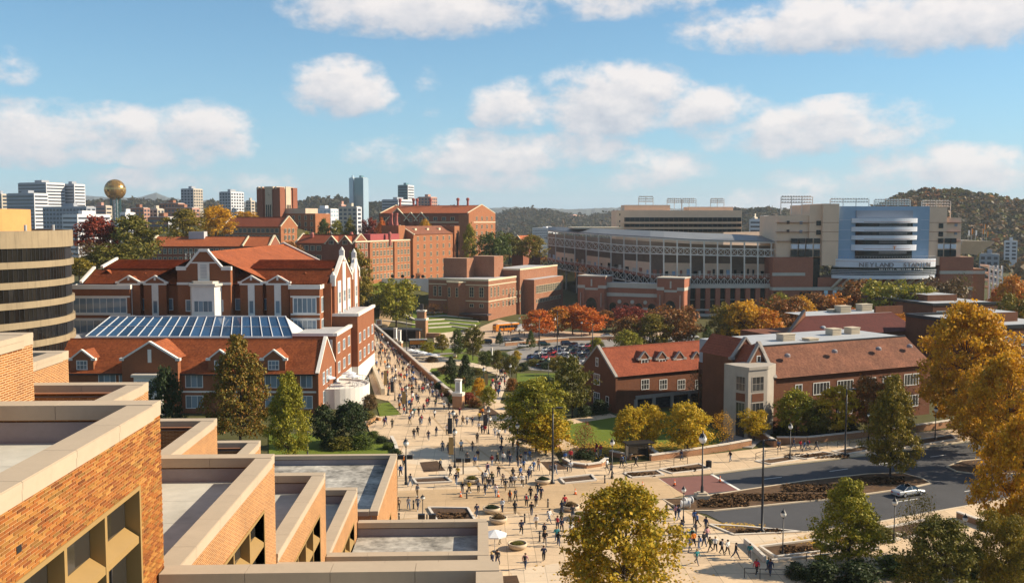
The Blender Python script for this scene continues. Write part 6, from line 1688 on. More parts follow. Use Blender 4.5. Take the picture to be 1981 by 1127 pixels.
leafm('red', [(.20, .03, .018), (.28, .045, .02), (.15, .025, .015), (.24, .06, .02)])
leafm('rust', [(.30, .10, .022), (.40, .15, .025), (.17, .07, .02), (.26, .14, .03), (.14, .09, .025)])
leafm('brown', [(.15, .085, .035), (.20, .12, .045), (.12, .075, .03), (.17, .12, .04)])
leafm('goldolive', [(.26, .19, .018), (.16, .14, .016), (.36, .24, .02), (.12, .11, .014), (.22, .15, .018)])
leafm('autumncone', [(.14, .13, .018), (.20, .15, .02), (.28, .15, .018), (.10, .10, .014), (.30, .10, .015)])
M_BARK = mat('bark', (.055, .042, .032), .95, .25, 3, bump=.5, bscale=15)
M_BARKPALE = mat('pale_bark', (.16, .13, .10), .95, .2, 3)
def crown_data(seed, n_cl, per, leaf, shape, hole=.0, H=10.0, W=4.0, base=.22, rc=None):
 """leaf faces in clumps through the crown's volume; returns verts, faces, clump centres"""
 r = np.random.RandomState(seed)
 C = []
 ph = r.uniform(0, 6.28, 6)
 while len(C) < n_cl:
  t = r.uniform(0, 1) ** .85; a = r.uniform(0, 2 * PI)
  if shape == 'round': prof = math.sqrt(max(0, 1 - (2 * t - .86) ** 2 / 1.32)) * (1 if t > .08 else .7)
  elif shape == 'cone': prof = min(1.0, 1.3 * (1 - t) ** .8) * (1.0 if t > .12 else .8) + .07
  elif shape == 'vase': prof = (.35 + .75 * math.sin(min(1, t * 1.12) * PI * .72 + .25))
  elif shape == 'tall': prof = math.sqrt(max(0, 1 - (2 * t - .9) ** 2 / 1.25)) ** 1.3
  else: prof = math.sqrt(max(0, 1 - (t * 1.0) ** 2))
  lobes = 1 + .16 * math.sin(3 * a + ph[0] + t * 5) + .13 * math.sin(5 * a + ph[1] - t * 9) + .10 * math.sin(2 * a + ph[2] + t * 14)
  rr = (r.uniform(.08, 1) ** .42) * prof * lobes
  z = base + (1 - base) * t * (1 + .05 * math.sin(2 * a + ph[3]) + .04 * math.sin(3 * a + ph[4]))
  if r.uniform() < hole * (.5 + .5 * math.sin(4 * a + 9 * t + ph[5])): continue
  C.append((rr * math.cos(a) * W, rr * math.sin(a) * W, z * H))
 C = np.array(C)
 rc = rc or W * .17
 N = n_cl * per
 cen = np.repeat(C, per, 0) + np.clip(r.normal(0, 1, (N, 3)), -1.9, 1.9) * np.array([rc, rc, rc * .62])
 off = cen - np.repeat(C, per, 0); n = off / (np.linalg.norm(off, axis=1)[:, None] + 1e-6) * 1.1 + r.normal(0, .75, (N, 3)); n[:, 2] += .35; n /= np.linalg.norm(n, axis=1)[:, None]
 u = np.cross(n, r.normal(0, 1, (N, 3))); u /= np.linalg.norm(u, axis=1)[:, None]; v = np.cross(n, u)
 s = leaf * np.clip(r.lognormal(-.05, .38, (N, 1)), .35, 2.0)
 P = np.stack([cen - u * s * .5, cen + v * s * .38, cen + u * s * .5, cen - v * s * .38], 1).reshape(-1, 3)
 return P, C
def quads_mesh(name, P, m):
 me = bpy.data.meshes.new(name); n = len(P) // 4
 me.vertices.add(len(P)); me.vertices.foreach_set('co', P.astype(np.float32).ravel())
 me.loops.add(len(P)); me.loops.foreach_set('vertex_index', np.arange(len(P), dtype=np.int32))
 me.polygons.add(n); me.polygons.foreach_set('loop_start', np.arange(0, len(P), 4, dtype=np.int32)); me.polygons.foreach_set('loop_total', np.full(n, 4, dtype=np.int32))
 me.update(calc_edges=True); me.materials.append(m); return me
def trunk_mesh(C, H, seed, r0=.22, limbs=16, n=7):
 r = random.Random(seed); mb = MB(); zt = H * .8; pts = [(0, 0, -.6), (r.uniform(-.1, .1), r.uniform(-.1, .1), H * .2), (r.uniform(-.25, .25), r.uniform(-.25, .25), H * .45), (r.uniform(-.3, .3), r.uniform(-.3, .3), zt)]
 rad = [r0 * 1.25, r0, r0 * .7, r0 * .18]
 for i in range(3): mb.tube(pts[i], pts[i + 1], rad[i], rad[i + 1], n, cap=False)
 idx = r.sample(range(len(C)), min(limbs, len(C)))
 for k in idx:
  e = Vector(C[k]); zz = min(max(H * .14, e.z - math.hypot(e.x, e.y) * r.uniform(.5, .95)), H * .62)
  t = min(1, zz / zt); b = Vector(pts[1]).lerp(Vector(pts[3]), max(0, (zz - H * .2) / (zt - H * .2))) if zz > H * .2 else Vector((0, 0, zz))
  m = b.lerp(e, .5) + Vector((0, 0, -.04 * H * r.random())); q = r0 * (.5 - .3 * t)
  mb.tube(b, m, q, q * .6, 5, cap=False); mb.tube(m, e, q * .6, q * .15, 5, cap=False)
  for _ in range(2):
   e2 = m.lerp(e, .4) + Vector((r.uniform(-1, 1), r.uniform(-1, 1), r.uniform(.1, .9))) * (H * .09); mb.tube(m.lerp(e, .3), e2, q * .4, q * .1, 4, cap=False)
 return mb
PROTO = {}
def proto(key, seed, n_cl, per, leaf, shape, hole=.3, limbs=16, base=.22, r0=.2, rc=None):
 P, C = crown_data(seed, n_cl, per, leaf, shape, hole, base=base, rc=rc)
 cm = quads_mesh('crown', P, LEAF['gold'])
 t = trunk_mesh(C, 10.0, seed, r0, limbs)
 tm = bpy.data.meshes.new('trunk'); tm.from_pydata(t.v, [], t.f); tm.materials.append(M_BARK); tm.polygons.foreach_set('use_smooth', [True] * len(t.f))
 PROTO[key] = (cm, tm)
proto('near1', 11, 300, 80, .21, 'round', .65, 44, .16, .15, .36); proto('near2', 23, 290, 85, .21, 'vase', .6, 48, .2, .18, .38); proto('near3', 37, 310, 80, .21, 'round', .7, 44, .14, .15, .34)
proto('nearcone', 41, 330, 75, .21, 'cone', .4, 40, .12, .14, .34)
proto('round1', 51, 150, 46, .36, 'round', .35, 18, .2, .17, .5); proto('round2', 52, 150, 46, .36, 'round', .4, 18, .18, .17, .5); proto('round3', 53, 170, 40, .38, 'vase', .35, 18, .22, .17, .5)
proto('cone1', 61, 160, 42, .34, 'cone', .3, 18, .12, .14, .5); proto('tall1', 65, 150, 42, .36, 'tall', .3, 18, .14, .15, .5)
proto('sparse', 71, 110, 16, .24, 'round', .5, 60, .2, .12, .9)
proto('far1', 81, 70, 24, .8, 'round', .3, 6, .16, .2, 1.0); proto('far2', 82, 70, 24, .8, 'round', .3, 6, .14, .2, 1.0); proto('farcone', 83, 70, 22, .7, 'cone', .3, 6, .1, .15, .9)
proto('shrub', 91, 90, 46, .6, 'dome', .2, 6, .02, .1, 1.1)
NT = [0]
def tree(px, base, top, width, key, mt, label, depth=None, group=None, name='tree', cat='tree', bark=None):
 if depth is None: p = at_g(px, base)
 else: x = x_at(px, depth); p = Vector((x, depth, hgt(x, depth) if base is None else z_at(px, base, depth)))
 zt = z_at(px, top, p.y); H = zt - p.z; W = width * p.y / F_PX * (1.3 if group in (G2, G3) else 1.0)
 o = thing(name, label, cat, p, 0, group)
 cm, tm = PROTO[key]
 for nm, me in (('trunk', tm), ('crown', cm)):
  c = inst(me, nm, o, (0, 0, 0), (NT[0] * 2.39996) % 6.283, (W / 8.6, W / 8.6, H / 10.0))
  if nm == 'crown': c.material_slots[0].link = 'OBJECT'; c.material_slots[0].material = LEAF[mt]
 NT[0] += 1
 return o
G1, G2, G3, G4, G5 = 'yellow trees before the halls', 'orange trees by the stadium gate', 'trees between stadium and halls', 'trees on the hill', 'garden trees'
for t in [
 (1205, 1215, 948, 250, 'near3', 'goldgreen', 'large golden tree on the plaza at the bottom of the view', None, 'street trees'),
 (1868, 842, 598, 200, 'near3', 'gold', 'tallest golden tree, standing above the road beside the office block', None, 'street trees'),
 (1945, 912, 690, 165, 'near3', 'gold', 'golden tree on the median island at the right edge', None, 'street trees'),
 (1890, 876, 722, 105, 'near1', 'gold', 'slim golden tree between the two tallest golden trees', None, 'street trees'),
 (1972, 1090, 815, 165, 'near1', 'gold', 'golden tree at the lower right corner by the road', None, 'street trees'),
 (1722, 922, 735, 112, 'nearcone', 'goldolive', 'pyramid shaped olive tree on the long median bed', None, 'street trees'),
 (1640, 1098, 935, 150, 'nearcone', 'yellowgreen', 'yellow green pyramid shaped tree before the road', None, 'street trees'),
 (1775, 1080, 962, 90, 'sparse', 'goldolive', 'nearly bare slender tree beside the near kerb', None, 'street trees'),
 (1815, 1185, 1010, 165, 'near3', 'olive', 'olive green tree in the shade at the bottom right', None, 'street trees'),
 (1935, 1178, 1000, 110, 'near2', 'goldolive', 'shaded gold and olive tree in the bottom right corner', None, 'street trees'),
 (1038, 874, 738, 140, 'near3', 'yellowgreen', 'broad yellow green tree in the walled bed beside the plaza', None, 'street trees'),
 (1055, 880, 800, 105, 'round2', 'yellow', 'low yellow tree in front of the broad yellow green tree', None, 'street trees'),
 (1107, 806, 692, 76, 'round1', 'olive', 'dark olive tree left of the dormered hall', None, 'street trees'),
 (1220, 876, 792, 72, 'round2', 'yellow', 'yellow tree with leaning trunk by the bus shelter', None, G1),
 (1252, 872, 788, 62, 'round3', 'yellow', 'yellow tree right of the leaning one by the bus shelter', None, G1),
 (1330, 874, 782, 92, 'round1', 'yellow', 'bright yellow tree before the stone framed ground floor', None, G1),
 (1398, 864, 800, 46, 'sparse', 'gold', 'thin half bare yellow tree left of the white entrance bay', None, G1),
 (1459, 852, 796, 54, 'round3', 'yellow', 'small yellow tree in front of the white entrance bay', None, G1),
 (1540, 845, 758, 84, 'round2', 'yellowgreen', 'yellow green tree just right of the white entrance bay', None, G1),
 (1618, 842, 750, 96, 'round1', 'yellow', 'yellow tree before the middle of the long residence hall', None, G1),
 (1580, 846, 790, 60, 'round3', 'olive', 'dark low tree between two yellow trees before the long residence hall', None, G1),
 (1690, 842, 734, 88, 'round3', 'rust', 'rust coloured tree behind the pyramid shaped olive tree', None, G1),
 (1740, 836, 752, 70, 'sparse', 'brown', 'thin brown tree before the right end of the long residence hall', None, G1),
 (1130, 886, 820, 46, 'sparse', 'red', 'small dark red tree in the round bed by the plaza', None, G1),
 (1355, 800, 715, 60, 'sparse', 'brown', 'bare brown tree against the dormered hall', None, G1),
 (465, 856, 658, 132, 'nearcone', 'autumncone', 'big pyramid shaped tree in front of the union building', None, 'trees before the union building'),
 (558, 890, 728, 92, 'nearcone', 'yellowgreen', 'yellow green pyramid shaped tree at the union building corner', None, 'trees before the union building'),
 (322, 860, 718, 64, 'round2', 'darkgreen', 'small dark tree against the union building behind the terraces', None, 'trees before the union building'),
 (630, 862, 785, 60, 'round1', 'darkgreen', 'dark evergreen shrub tree below the round terrace', None, 'trees before the union building'),
 (680, 858, 780, 76, 'round2', 'darkgreen', 'larger dark evergreen shrub tree right of the other below the terrace', None, 'trees before the union building'),
 (767, 632, 546, 80, 'round3', 'yellowgreen', 'yellow green tree at the far end of the walkway', None, G5),
 (690, 604, 488, 62, 'tall1', 'goldolive', 'tall gold tree behind the right end of the union building', None, G5),
 (705, 600, 545, 50, 'round1', 'goldolive', 'lower gold tree beside the far end of the walkway', None, G5),
 (838, 612, 588, 40, 'sparse', 'rust', 'small bare rust coloured tree on the terraced lawn', None, G5),
 (878, 608, 582, 40, 'sparse', 'gold', 'small half bare gold tree before the corner hall', None, G5),
 (915, 697, 635, 40, 'round3', 'olive', 'olive tree in the middle of the garden', None, G5),
 (886, 692, 638, 30, 'round1', 'green', 'green tree left of the olive tree in the garden', None, G5),
 (855, 682, 648, 30, 'round2', 'goldolive', 'small pale tree by the truck', None, G5),
 (828, 688, 662, 26, 'round3', 'yellowgreen', 'small yellowish tree behind the cafe parasols', None, G5),
 (1027, 676, 640, 20, 'cone1', 'green', 'small green cone shaped tree by the car park entrance', None, G5),
 (966, 668, 643, 18, 'cone1', 'darkgreen', 'small dark cone shaped tree beside the street', None, G5),
 (872, 748, 692, 30, 'tall1', 'darkgreen', 'dark evergreen in the garden below the long wall', None, G5),
 (901, 756, 688, 34, 'cone1', 'darkgreen', 'taller dark evergreen right of the other in the garden', None, G5),
 (927, 772, 732, 26, 'round1', 'gold', 'small golden tree behind the near stone pillar', None, G5),
 (946, 790, 750, 34, 'round2', 'yellowgreen', 'small yellow green tree beside the garden path', None, G5),
 (962, 720, 678, 26, 'round1', 'olive', 'small olive tree by the garden crowd', None, G5),
 (940, 715, 680, 26, 'round3', 'green', 'small green tree left of the garden crowd', None, G5),
 (990, 728, 690, 36, 'round2', 'olive', 'dark olive tree at the corner of the car park hedge', None, G5),
 (1078, 726, 690, 34, 'round3', 'goldolive', 'gold and olive tree at the edge of the car park', None, G5),
 (1000, 700, 678, 18, 'round1', 'yellow', 'tiny yellow tree by the car park entrance', None, G5),
 (1155, 690, 655, 32, 'round2', 'yellowgreen', 'yellow green tree left of the gable of the dormered hall', None, G5),
 (1043, 652, 601, 48, 'round1', 'redorange', 'leftmost orange tree by the small white bus', None, G2),
 (1080, 648, 597, 44, 'round2', 'orange', 'second orange tree from the left by the stadium gate', None, G2),
 (1108, 646, 593, 44, 'round3', 'redorange', 'third orange tree from the left by the stadium gate', None, G2),
 (1141, 648, 597, 52, 'round1', 'redorange', 'brightest orange tree by the stadium gate', None, G2),
 (1172, 640, 602, 36, 'round2', 'rust', 'dark rust tree right of the brightest orange tree', None, G2),
 (1214, 640, 595, 50, 'round3', 'red', 'dark red tree before the stadium arches', None, G2),
 (1220, 678, 615, 56, 'round2', 'rust', 'rust tree behind the dormered hall roof left end', None, G3),
 (1258, 680, 610, 60, 'round1', 'goldolive', 'olive gold tree behind the dormered hall roof', None, G3),
 (1308, 676, 597, 72, 'round3', 'rust', 'large rust tree behind the dormered hall roof', None, G3),
 (1212, 690, 640, 44, 'round1', 'yellowgreen', 'low yellow green tree left of the dormered hall ridge', None, G3),
 (1368, 658, 628, 16, 'cone1', 'green', 'small green fir between the rust trees', None, G3),
 (1440, 680, 588, 76, 'round2', 'gold', 'gold and orange tree behind the linking gables', None, G3),
 (1472, 680, 600, 70, 'round1', 'orange', 'orange tree behind the linking gables', None, G3),
 (1515, 662, 578, 66, 'round3', 'rust', 'russet tree left of the dark red roof slope', None, G3),
 (1512, 655, 572, 50, 'round2', 'yellowgreen', 'yellow topped tree behind the russet one', 390, G3),
 (1575, 650, 570, 70, 'round1', 'rust', 'orange brown tree above the dark red roof slope', 370, G3),
 (1660, 650, 549, 78, 'round2', 'rust', 'tall russet tree before the press tower', 380, G3),
 (1722, 650, 550, 84, 'round3', 'yellowgreen', 'tall yellow green tree before the press tower', 360, G3),
 (1780, 650, 553, 70, 'round1', 'yellowgreen', 'yellow green tree right of the tallest one before the press tower', 358, G3),
 (1650, 650, 600, 40, 'round2', 'redorange', 'bright orange tree above the grey roof', 300, G3),
 (1730, 660, 604, 60, 'round1', 'orange', 'second bright orange tree above the grey roof', 290, G3),
 (1830, 640, 545, 70, 'round3', 'brown', 'brown tree before the right brick part of the stadium', 400, G3),
 (1866, 640, 535, 36, 'sparse', 'olive', 'thin tree with pale leaves before the stadium ramps', 400, G3),
 (1962, 650, 540, 56, 'round2', 'orange', 'orange tree at the right edge beyond the flat brick block', 380, G3),
 (1935, 640, 560, 30, 'round1', 'redorange', 'small red orange tree by the stadium ramps', 400, G3),
 (1975, 680, 575, 60, 'round3', 'goldolive', 'gold olive tree at the right edge above the office block', 300, G3),
 (1408, 676, 592, 52, 'round3', 'goldolive', 'gold olive tree at the left of the trees behind the linking gables', None, G3),
 (1550, 645, 577, 56, 'round2', 'gold', 'golden tree between the russet and orange brown trees', 360, G3),
 (1612, 645, 574, 60, 'round3', 'orange', 'orange tree left of the tall russet tree', 372, G3),
 (1690, 640, 562, 50, 'round1', 'goldolive', 'olive gold tree between the two tallest before the press tower', 385, G3),
 (1800, 645, 562, 52, 'round2', 'goldolive', 'olive gold tree at the right of the press tower trees', 370, G3),
 (185, 515, 424, 84, 'round2', 'red', 'dark red tree right of the round office building', 350, G4),
 (262, 515, 420, 104, 'round1', 'olive', 'large olive tree below the golden sphere tower', 350, G4),
 (170, 530, 470, 70, 'sparse', 'brown', 'bare brown tree right of the round office building', 320, G4),
 (215, 530, 475, 90, 'round3', 'olive', 'olive tree below the dark red one', 320, G4),
 (150, 540, 500, 60, 'round1', 'goldolive', 'low gold tree right of the round office building', 300, G4),
 (355, 470, 407, 74, 'round1', 'goldolive', 'gold olive tree behind the long low hall', 470, G4),
 (418, 465, 402, 74, 'round2', 'gold', 'golden tree behind the long low hall', 500, G4),
 (475, 430, 410, 40, 'round3', 'gold', 'small golden tree left of the clock tower', 600, G4),
 (590, 510, 452, 40, 'round1', 'yellowgreen', 'yellow green tree below the clock tower hall', 480, G4),
 (560, 520, 470, 50, 'round2', 'rust', 'rust tree behind the long roof of the union building', 440, G4),
 (627, 480, 426, 30, 'tall1', 'green', 'left one of two green trees behind the laboratory hall', 600, G4),
 (652, 480, 428, 28, 'tall1', 'yellowgreen', 'right one of two green trees behind the laboratory hall', 600, G4),
 (677, 480, 425, 24, 'farcone', 'olive', 'green pointed tree behind the laboratory hall', 600, G4),
 (715, 480, 426, 32, 'round3', 'red', 'dark red tree behind the laboratory hall', 600, G4),
 (738, 480, 425, 22, 'tall1', 'redorange', 'orange tree behind the laboratory hall', 590, G4),
 (753, 480, 430, 22, 'round1', 'red', 'red tree left of the huge red roofed hall', 610, G4),
 (822, 470, 427, 26, 'round2', 'gold', 'golden tree before the huge red roofed hall', 600, G4),
 (908, 520, 438, 28, 'tall1', 'yellowgreen', 'bright yellow green tree at the huge hall gable', 540, G4),
 (955, 530, 455, 66, 'round3', 'green', 'large green tree right of the laboratory hall', 500, G4),
 (985, 500, 452, 50, 'round1', 'olive', 'olive tree left of the stadium rim', 560, G4),
 (1030, 505, 457, 60, 'round2', 'goldolive', 'gold olive tree before the red roofed house', 545, G4),
]: tree(*t)
# shrubs and hedges
def shrub(px, py, w, h, mt, label, group='garden shrubs', name='shrub', cat='shrub'):
 p = at_g(px, py); o = thing(name, label, cat, p, 0, group)
 W = w * p.y / F_PX; H = h * p.y / F_PX
 c = inst(PROTO['shrub'][0], 'foliage', o, (0, 0, 0), rnd.uniform(0, 6), (W / 8.6, W / 8.6, H / 10)); c.material_slots[0].link = 'OBJECT'; c.material_slots[0].material = LEAF[mt]
 inst(PROTO['shrub'][1], 'stem', o, (0, 0, 0), 0, (W / 8.6, W / 8.6, H / 14))
for s in [(660, 868, 50, 22, 'olive', 'clipped olive hedge shrub at the lawn edge'), (700, 866, 44, 22, 'green', 'round green hedge shrub beside the lawn'), (640, 866, 40, 24, 'darkgreen', 'dark shrub at the left of the lawn hedge'),
    (722, 846, 26, 12, 'green', 'first low shrub of the hedge curving round the lawn'), (738, 856, 26, 12, 'darkgreen', 'second low shrub of the hedge curving round the lawn'), (752, 868, 26, 12, 'green', 'third low shrub of the hedge curving round the lawn'), (764, 880, 24, 12, 'darkgreen', 'last low shrub of the hedge, nearest the terrace roof'),
    (716, 790, 30, 26, 'brown', 'brown shrub beside the steps below the white terrace'), (712, 812, 26, 16, 'olive', 'olive shrub at the foot of the white terrace'),
    (850, 752, 22, 12, 'darkgreen', 'dark shrub along the long wall, upper'), (862, 766, 24, 14, 'brown', 'brown shrub along the long wall, middle'), (876, 780, 20, 16, 'green', 'green shrub behind the near stone pillar'),
    (905, 778, 30, 18, 'red', 'red leaved shrub right of the near stone pillar'), (918, 786, 24, 16, 'rust', 'rust shrub at the plaza edge by the pillar'), (890, 742, 30, 12, 'rust', 'reddish ground shrub below the evergreens'), (860, 722, 30, 12, 'brown', 'brown shrub between the garden lawns'), (925, 725, 24, 12, 'olive', 'olive shrub by the garden path'), (842, 728, 22, 10, 'darkgreen', 'dark low shrub on the garden slope'),
    (835, 700, 22, 10, 'brown', 'brownish shrub below the cafe parasols'), (1012, 770, 40, 30, 'olive', 'olive shrub left of the broad yellow green tree'), (990, 755, 26, 22, 'rust', 'rust shrub beside the garden path lamp'), (1060, 752, 34, 22, 'darkgreen', 'dark shrub behind the broad yellow green tree'),
    (1085, 778, 40, 40, 'darkgreen', 'dark shrub below the olive tree left of the hall'), (1160, 800, 34, 26, 'darkgreen', 'dark shrub at the gable of the dormered hall'), (1130, 805, 30, 20, 'darkgreen', 'dark low shrub by the hall path'),
    (1520, 838, 40, 22, 'darkgreen', 'dark shrub under the yellow green tree by the entrance bay'), (1580, 838, 44, 22, 'darkgreen', 'dark shrub before the long residence hall, middle'), (1640, 834, 44, 22, 'darkgreen', 'dark shrub before the long residence hall, right'), (1745, 830, 50, 20, 'darkgreen', 'dark shrub at the right end of the long residence hall'),
    (1130, 886, 40, 16, 'darkgreen', 'dark planting in the round bed by the plaza'), (1540, 1118, 40, 30, 'darkgreen', 'dark shrub at the bottom left of the lower hedge'), (1590, 1125, 70, 38, 'darkgreen', 'dark shrub in the lower hedge by the railing'), (1660, 1128, 80, 40, 'darkgreen', 'dark shrub under the yellow green pyramid tree'), (1730, 1110, 80, 34, 'green', 'green shrub behind the lower hedge'), (1880, 1120, 90, 60, 'darkgreen', 'dark shrub in the bottom right shade'), (1700, 1040, 60, 22, 'olive', 'olive shrub by the near pavement'), (1985, 1125, 90, 70, 'darkgreen', 'dark shrub at the right bottom corner'),
    (1035, 706, 40, 10, 'olive', 'brownish shrub at the car park front, left'), (1065, 712, 40, 12, 'darkgreen', 'hedge shrub between lawn and car park, middle'), (1100, 712, 44, 12, 'brown', 'hedge shrub between lawn and car park, right'), (1012, 716, 24, 14, 'darkgreen', 'hedge shrub at the left end of the car park front'),
    (970, 690, 30, 8, 'green', 'clipped hedge shrub beside the street, left'), (990, 697, 26, 8, 'green', 'clipped hedge shrub beside the street, right'), (730, 590, 40, 20, 'darkgreen', 'dark shrub at the far end of the walkway'), (745, 607, 40, 14, 'green', 'green shrub beside the far walkway gate')]: shrub(*s)
LW = [LEAF[k] for k in ('farwood', 'farwood', 'brown', 'fardark', 'olive', 'farwood', 'fardark', 'rust')]
LD = [LEAF[k] for k in ('fardark', 'fardark', 'farwood', 'fardark')]
V = ridge('wooded hill rising behind the stadium on the right', [(1560, 450), (1640, 438), (1700, 412), (1740, 393), (1790, 384), (1850, 383), (1900, 391), (1950, 402), (2000, 403), (2080, 412)], 1020, 1500, M_FOREST, wob=3)
far_wood('autumn wood covering the hill behind the stadium', V, 4200, 14, LW, 5, 0, 10, 34, leaf=.18)
V = ridge('low hill behind the red roofed hall and stadium', [(860, 452), (930, 434), (990, 417), (1030, 413), (1060, 417), (1110, 426), (1170, 423), (1230, 417), (1300, 426)], 2300, 3300, M_FOREST2, wob=4)
far_wood('hazy wood on the low hill left of the stadium', V, 1600, 22, LD, 6, 0, 10, 20, leaf=.2)
V = ridge('low hill behind the garage', [(1380, 428), (1440, 416), (1500, 416), (1560, 420), (1700, 420)], 1700, 2300, M_FOREST2, wob=3)
far_wood('wood on the low hill behind the garage', V, 600, 20, LD, 16, 0, 10, 14)
V = ridge('low wooded hill behind the glass tower', [(540, 420), (570, 404), (600, 397), (650, 396), (680, 400), (740, 404), (790, 406), (860, 414), (930, 420)], 1900, 2500, M_FOREST2, wob=4)
far_wood('wood on the low hill behind the glass tower', V, 1300, 20, LD, 7, 0, 10, 14)
V = ridge('low wooded hill behind the golden sphere tower', [(-60, 405), (60, 410), (165, 402), (250, 397), (330, 399), (420, 402), (520, 406), (600, 412)], 1900, 2700, M_FOREST2, wob=4)
far_wood('wood on the low hill behind the golden sphere tower', V, 1600, 20, LD, 8, 0, 10, 14)
ridge('blue mountains on the horizon at the left', [(-100, 396), (100, 390), (165, 378), (200, 381), (250, 384), (280, 380), (303, 374), (325, 382), (350, 386), (400, 388), (480, 390), (700, 398)], 7500, 9000, M_RIDGE, depth_back=900, wob=12)
ridge('pale ridge on the horizon at the right', [(700, 405), (900, 404), (1000, 401), (1100, 405), (1180, 402), (1300, 404), (1450, 402), (1700, 408), (2100, 404)], 6500, 8200, M_RIDGE, depth_back=900, wob=12)
# trees filling the ground between the hill and the city, and beyond the stadium
r = np.random.RandomState(4); C = []
while len(C) < 900:
 d = r.uniform(700, 1700); px = r.uniform(-40, 740) if r.uniform() < .55 else r.uniform(930, 2040)
 x = x_at(px, d)
 if px > 930 and px < 1260 and d > 1150: continue
 C.append((x, d, hgt(x, d) - 1))
scatter_wood('scattered trees among the city blocks and along the river', np.array(C), 13, r, 30, LW)
m, t, b = new_mat('river_water'); b.inputs['Base Color'].default_value = (.10, .14, .16, 1); b.inputs['Roughness'].default_value = .12; b.inputs['Specular IOR Level'].default_value = .6
P = [(x_at(930, 1300), 1300), (x_at(1300, 1300), 1300), (x_at(1280, 2100), 2100), (x_at(930, 2100), 2100)]
o = MB().poly([(p[0], p[1], -15.6) for p in P]).build('river', m); tag(o, 'river beyond the trees left of the stadium', kind='structure')
# bridge over the river
x0, x1 = x_at(960, 1500), x_at(1100, 1500); br_ = thing('river_bridge', 'low road bridge crossing the river left of the stadium', 'bridge', (x0, 1500, -15))
MB().box(0, 0, 11, x1 - x0, 9, 13).build('deck', M_STCONC, br_)
for k in range(8): MB().box((x1 - x0) * (k + .5) / 8 - 1.2, 1, -4, (x1 - x0) * (k + .5) / 8 + 1.2, 8, 11).build('pier', M_STCONC, br_)
# thin autumn haze
hz_m = bpy.data.materials.new('haze'); hz_m.use_nodes = True; ht = hz_m.node_tree; ht.nodes.clear()
pv_ = ht.nodes.new('ShaderNodeVolumePrincipled'); pv_.inputs['Color'].default_value = (.78, .88, 1, 1); pv_.inputs['Density'].default_value = 6e-5; pv_.inputs['Anisotropy'].default_value = .1
ho = ht.nodes.new('ShaderNodeOutputMaterial'); ht.links.new(pv_.outputs[0], ho.inputs['Volume'])
o = MB().box(-9100, -100, -30, 9100, 14100, 340).build('haze', hz_m); tag(o, 'thin pale haze over the whole valley', kind='stuff')
# ------------------------------------------------------------------ lower street, car park, amphitheatre
M_LOT = mat('car_park_asphalt', (.24, .22, .20), .85, .14, .1)
M_PAVERS = mat('tan_pavers', (.46, .33, .22), .85, .12, .2)
sheet('street', [(745, 690), (770, 672), (880, 667), (945, 663), (985, 660), (1080, 655), (1200, 650), (1340, 650), (1345, 660), (1200, 662), (1100, 664), (1020, 668), (985, 676), (900, 681), (800, 690)], .05, M_LOT, label='street running below the walkway past the car park')
sheet('pavement', [(880, 664), (905, 645), (935, 630), (965, 618), (1010, 628), (1080, 640), (1180, 645), (1330, 640), (1335, 652), (1180, 651), (1080, 656), (985, 661), (940, 664)], .08, M_PAVERS, label='tan paved square by the bus stop')
sheet('car_park', [(955, 690), (990, 678), (1030, 670), (1100, 664), (1200, 662), (1215, 690), (1180, 716), (1120, 722), (1040, 716), (998, 714), (985, 700)], .07, M_LOT, label='asphalt car park full of parked cars')
sheet('pavement', [(840, 662), (838, 646), (880, 641), (910, 648), (895, 660), (870, 666)], .10, M_PALE, label='white paved stage front beside the brick tower')
sheet('path', [(936, 792), (940, 770), (950, 745), (968, 726), (985, 728), (982, 745), (968, 775), (965, 792)], .09, M_PALE, label='pale garden path crowded with walkers')
sheet('path', [(790, 690), (850, 688), (905, 700), (960, 712), (985, 728), (968, 727), (930, 712), (880, 706), (835, 712), (800, 705)], .10, M_PALE, label='pale garden path past the cafe parasols')
sheet('path', [(1100, 905), (1078, 850), (1095, 845), (1135, 878), (1150, 903)], .09, M_PLAZA, label='concrete path from the plaza to the hall lawn')
sheet('path', [(1095, 812), (1180, 800), (1195, 806), (1108, 820)], .09, M_PLAZA, label='concrete path along the dormered hall')
sheet('path', [(1385, 862), (1420, 838), (1475, 850), (1455, 866)], .09, mat('forecourt_paving', (.30, .27, .24), .85, .1, .3), label='paved forecourt of the white entrance bay')  # forecourt paved in a darker, greyer tone than the plaza
sheet('path', [(745, 640), (760, 600), (790, 575), (775, 575), (735, 605), (728, 632)], .10, M_BROWN_PAVE, label='path climbing past the tree at the walkway end')
sheet('lawn', [(790, 660), (800, 600), (905, 600), (930, 625), (880, 645), (835, 650)], .05, M_GRASS, label='terraced lawn of the amphitheatre')
for i, (a, m_, b) in enumerate((((815, 607), (860, 604), (905, 608)), ((812, 614), (860, 611), (915, 616)), ((815, 621), (860, 618), (925, 623)), ((822, 628), (870, 625), (920, 630)), ((828, 635), (875, 632), (912, 637)), ((745, 612), (775, 614), (805, 620)), ((742, 621), (775, 624), (808, 630)))):
 o = strip('terrace_step', [a, m_, b], .03, 1.1, .45, M_CAPSTONE); o['kind'] = ''; del o['kind']
 tag(o, f"pale stone seating step of the amphitheatre, {['top', 'second', 'third', 'fourth', 'lowest'][i] + ' one right of the brick tower' if i < 5 else ['upper', 'lower'][i - 5] + ' one left of the brick tower'}", 'step', 'amphitheatre steps')
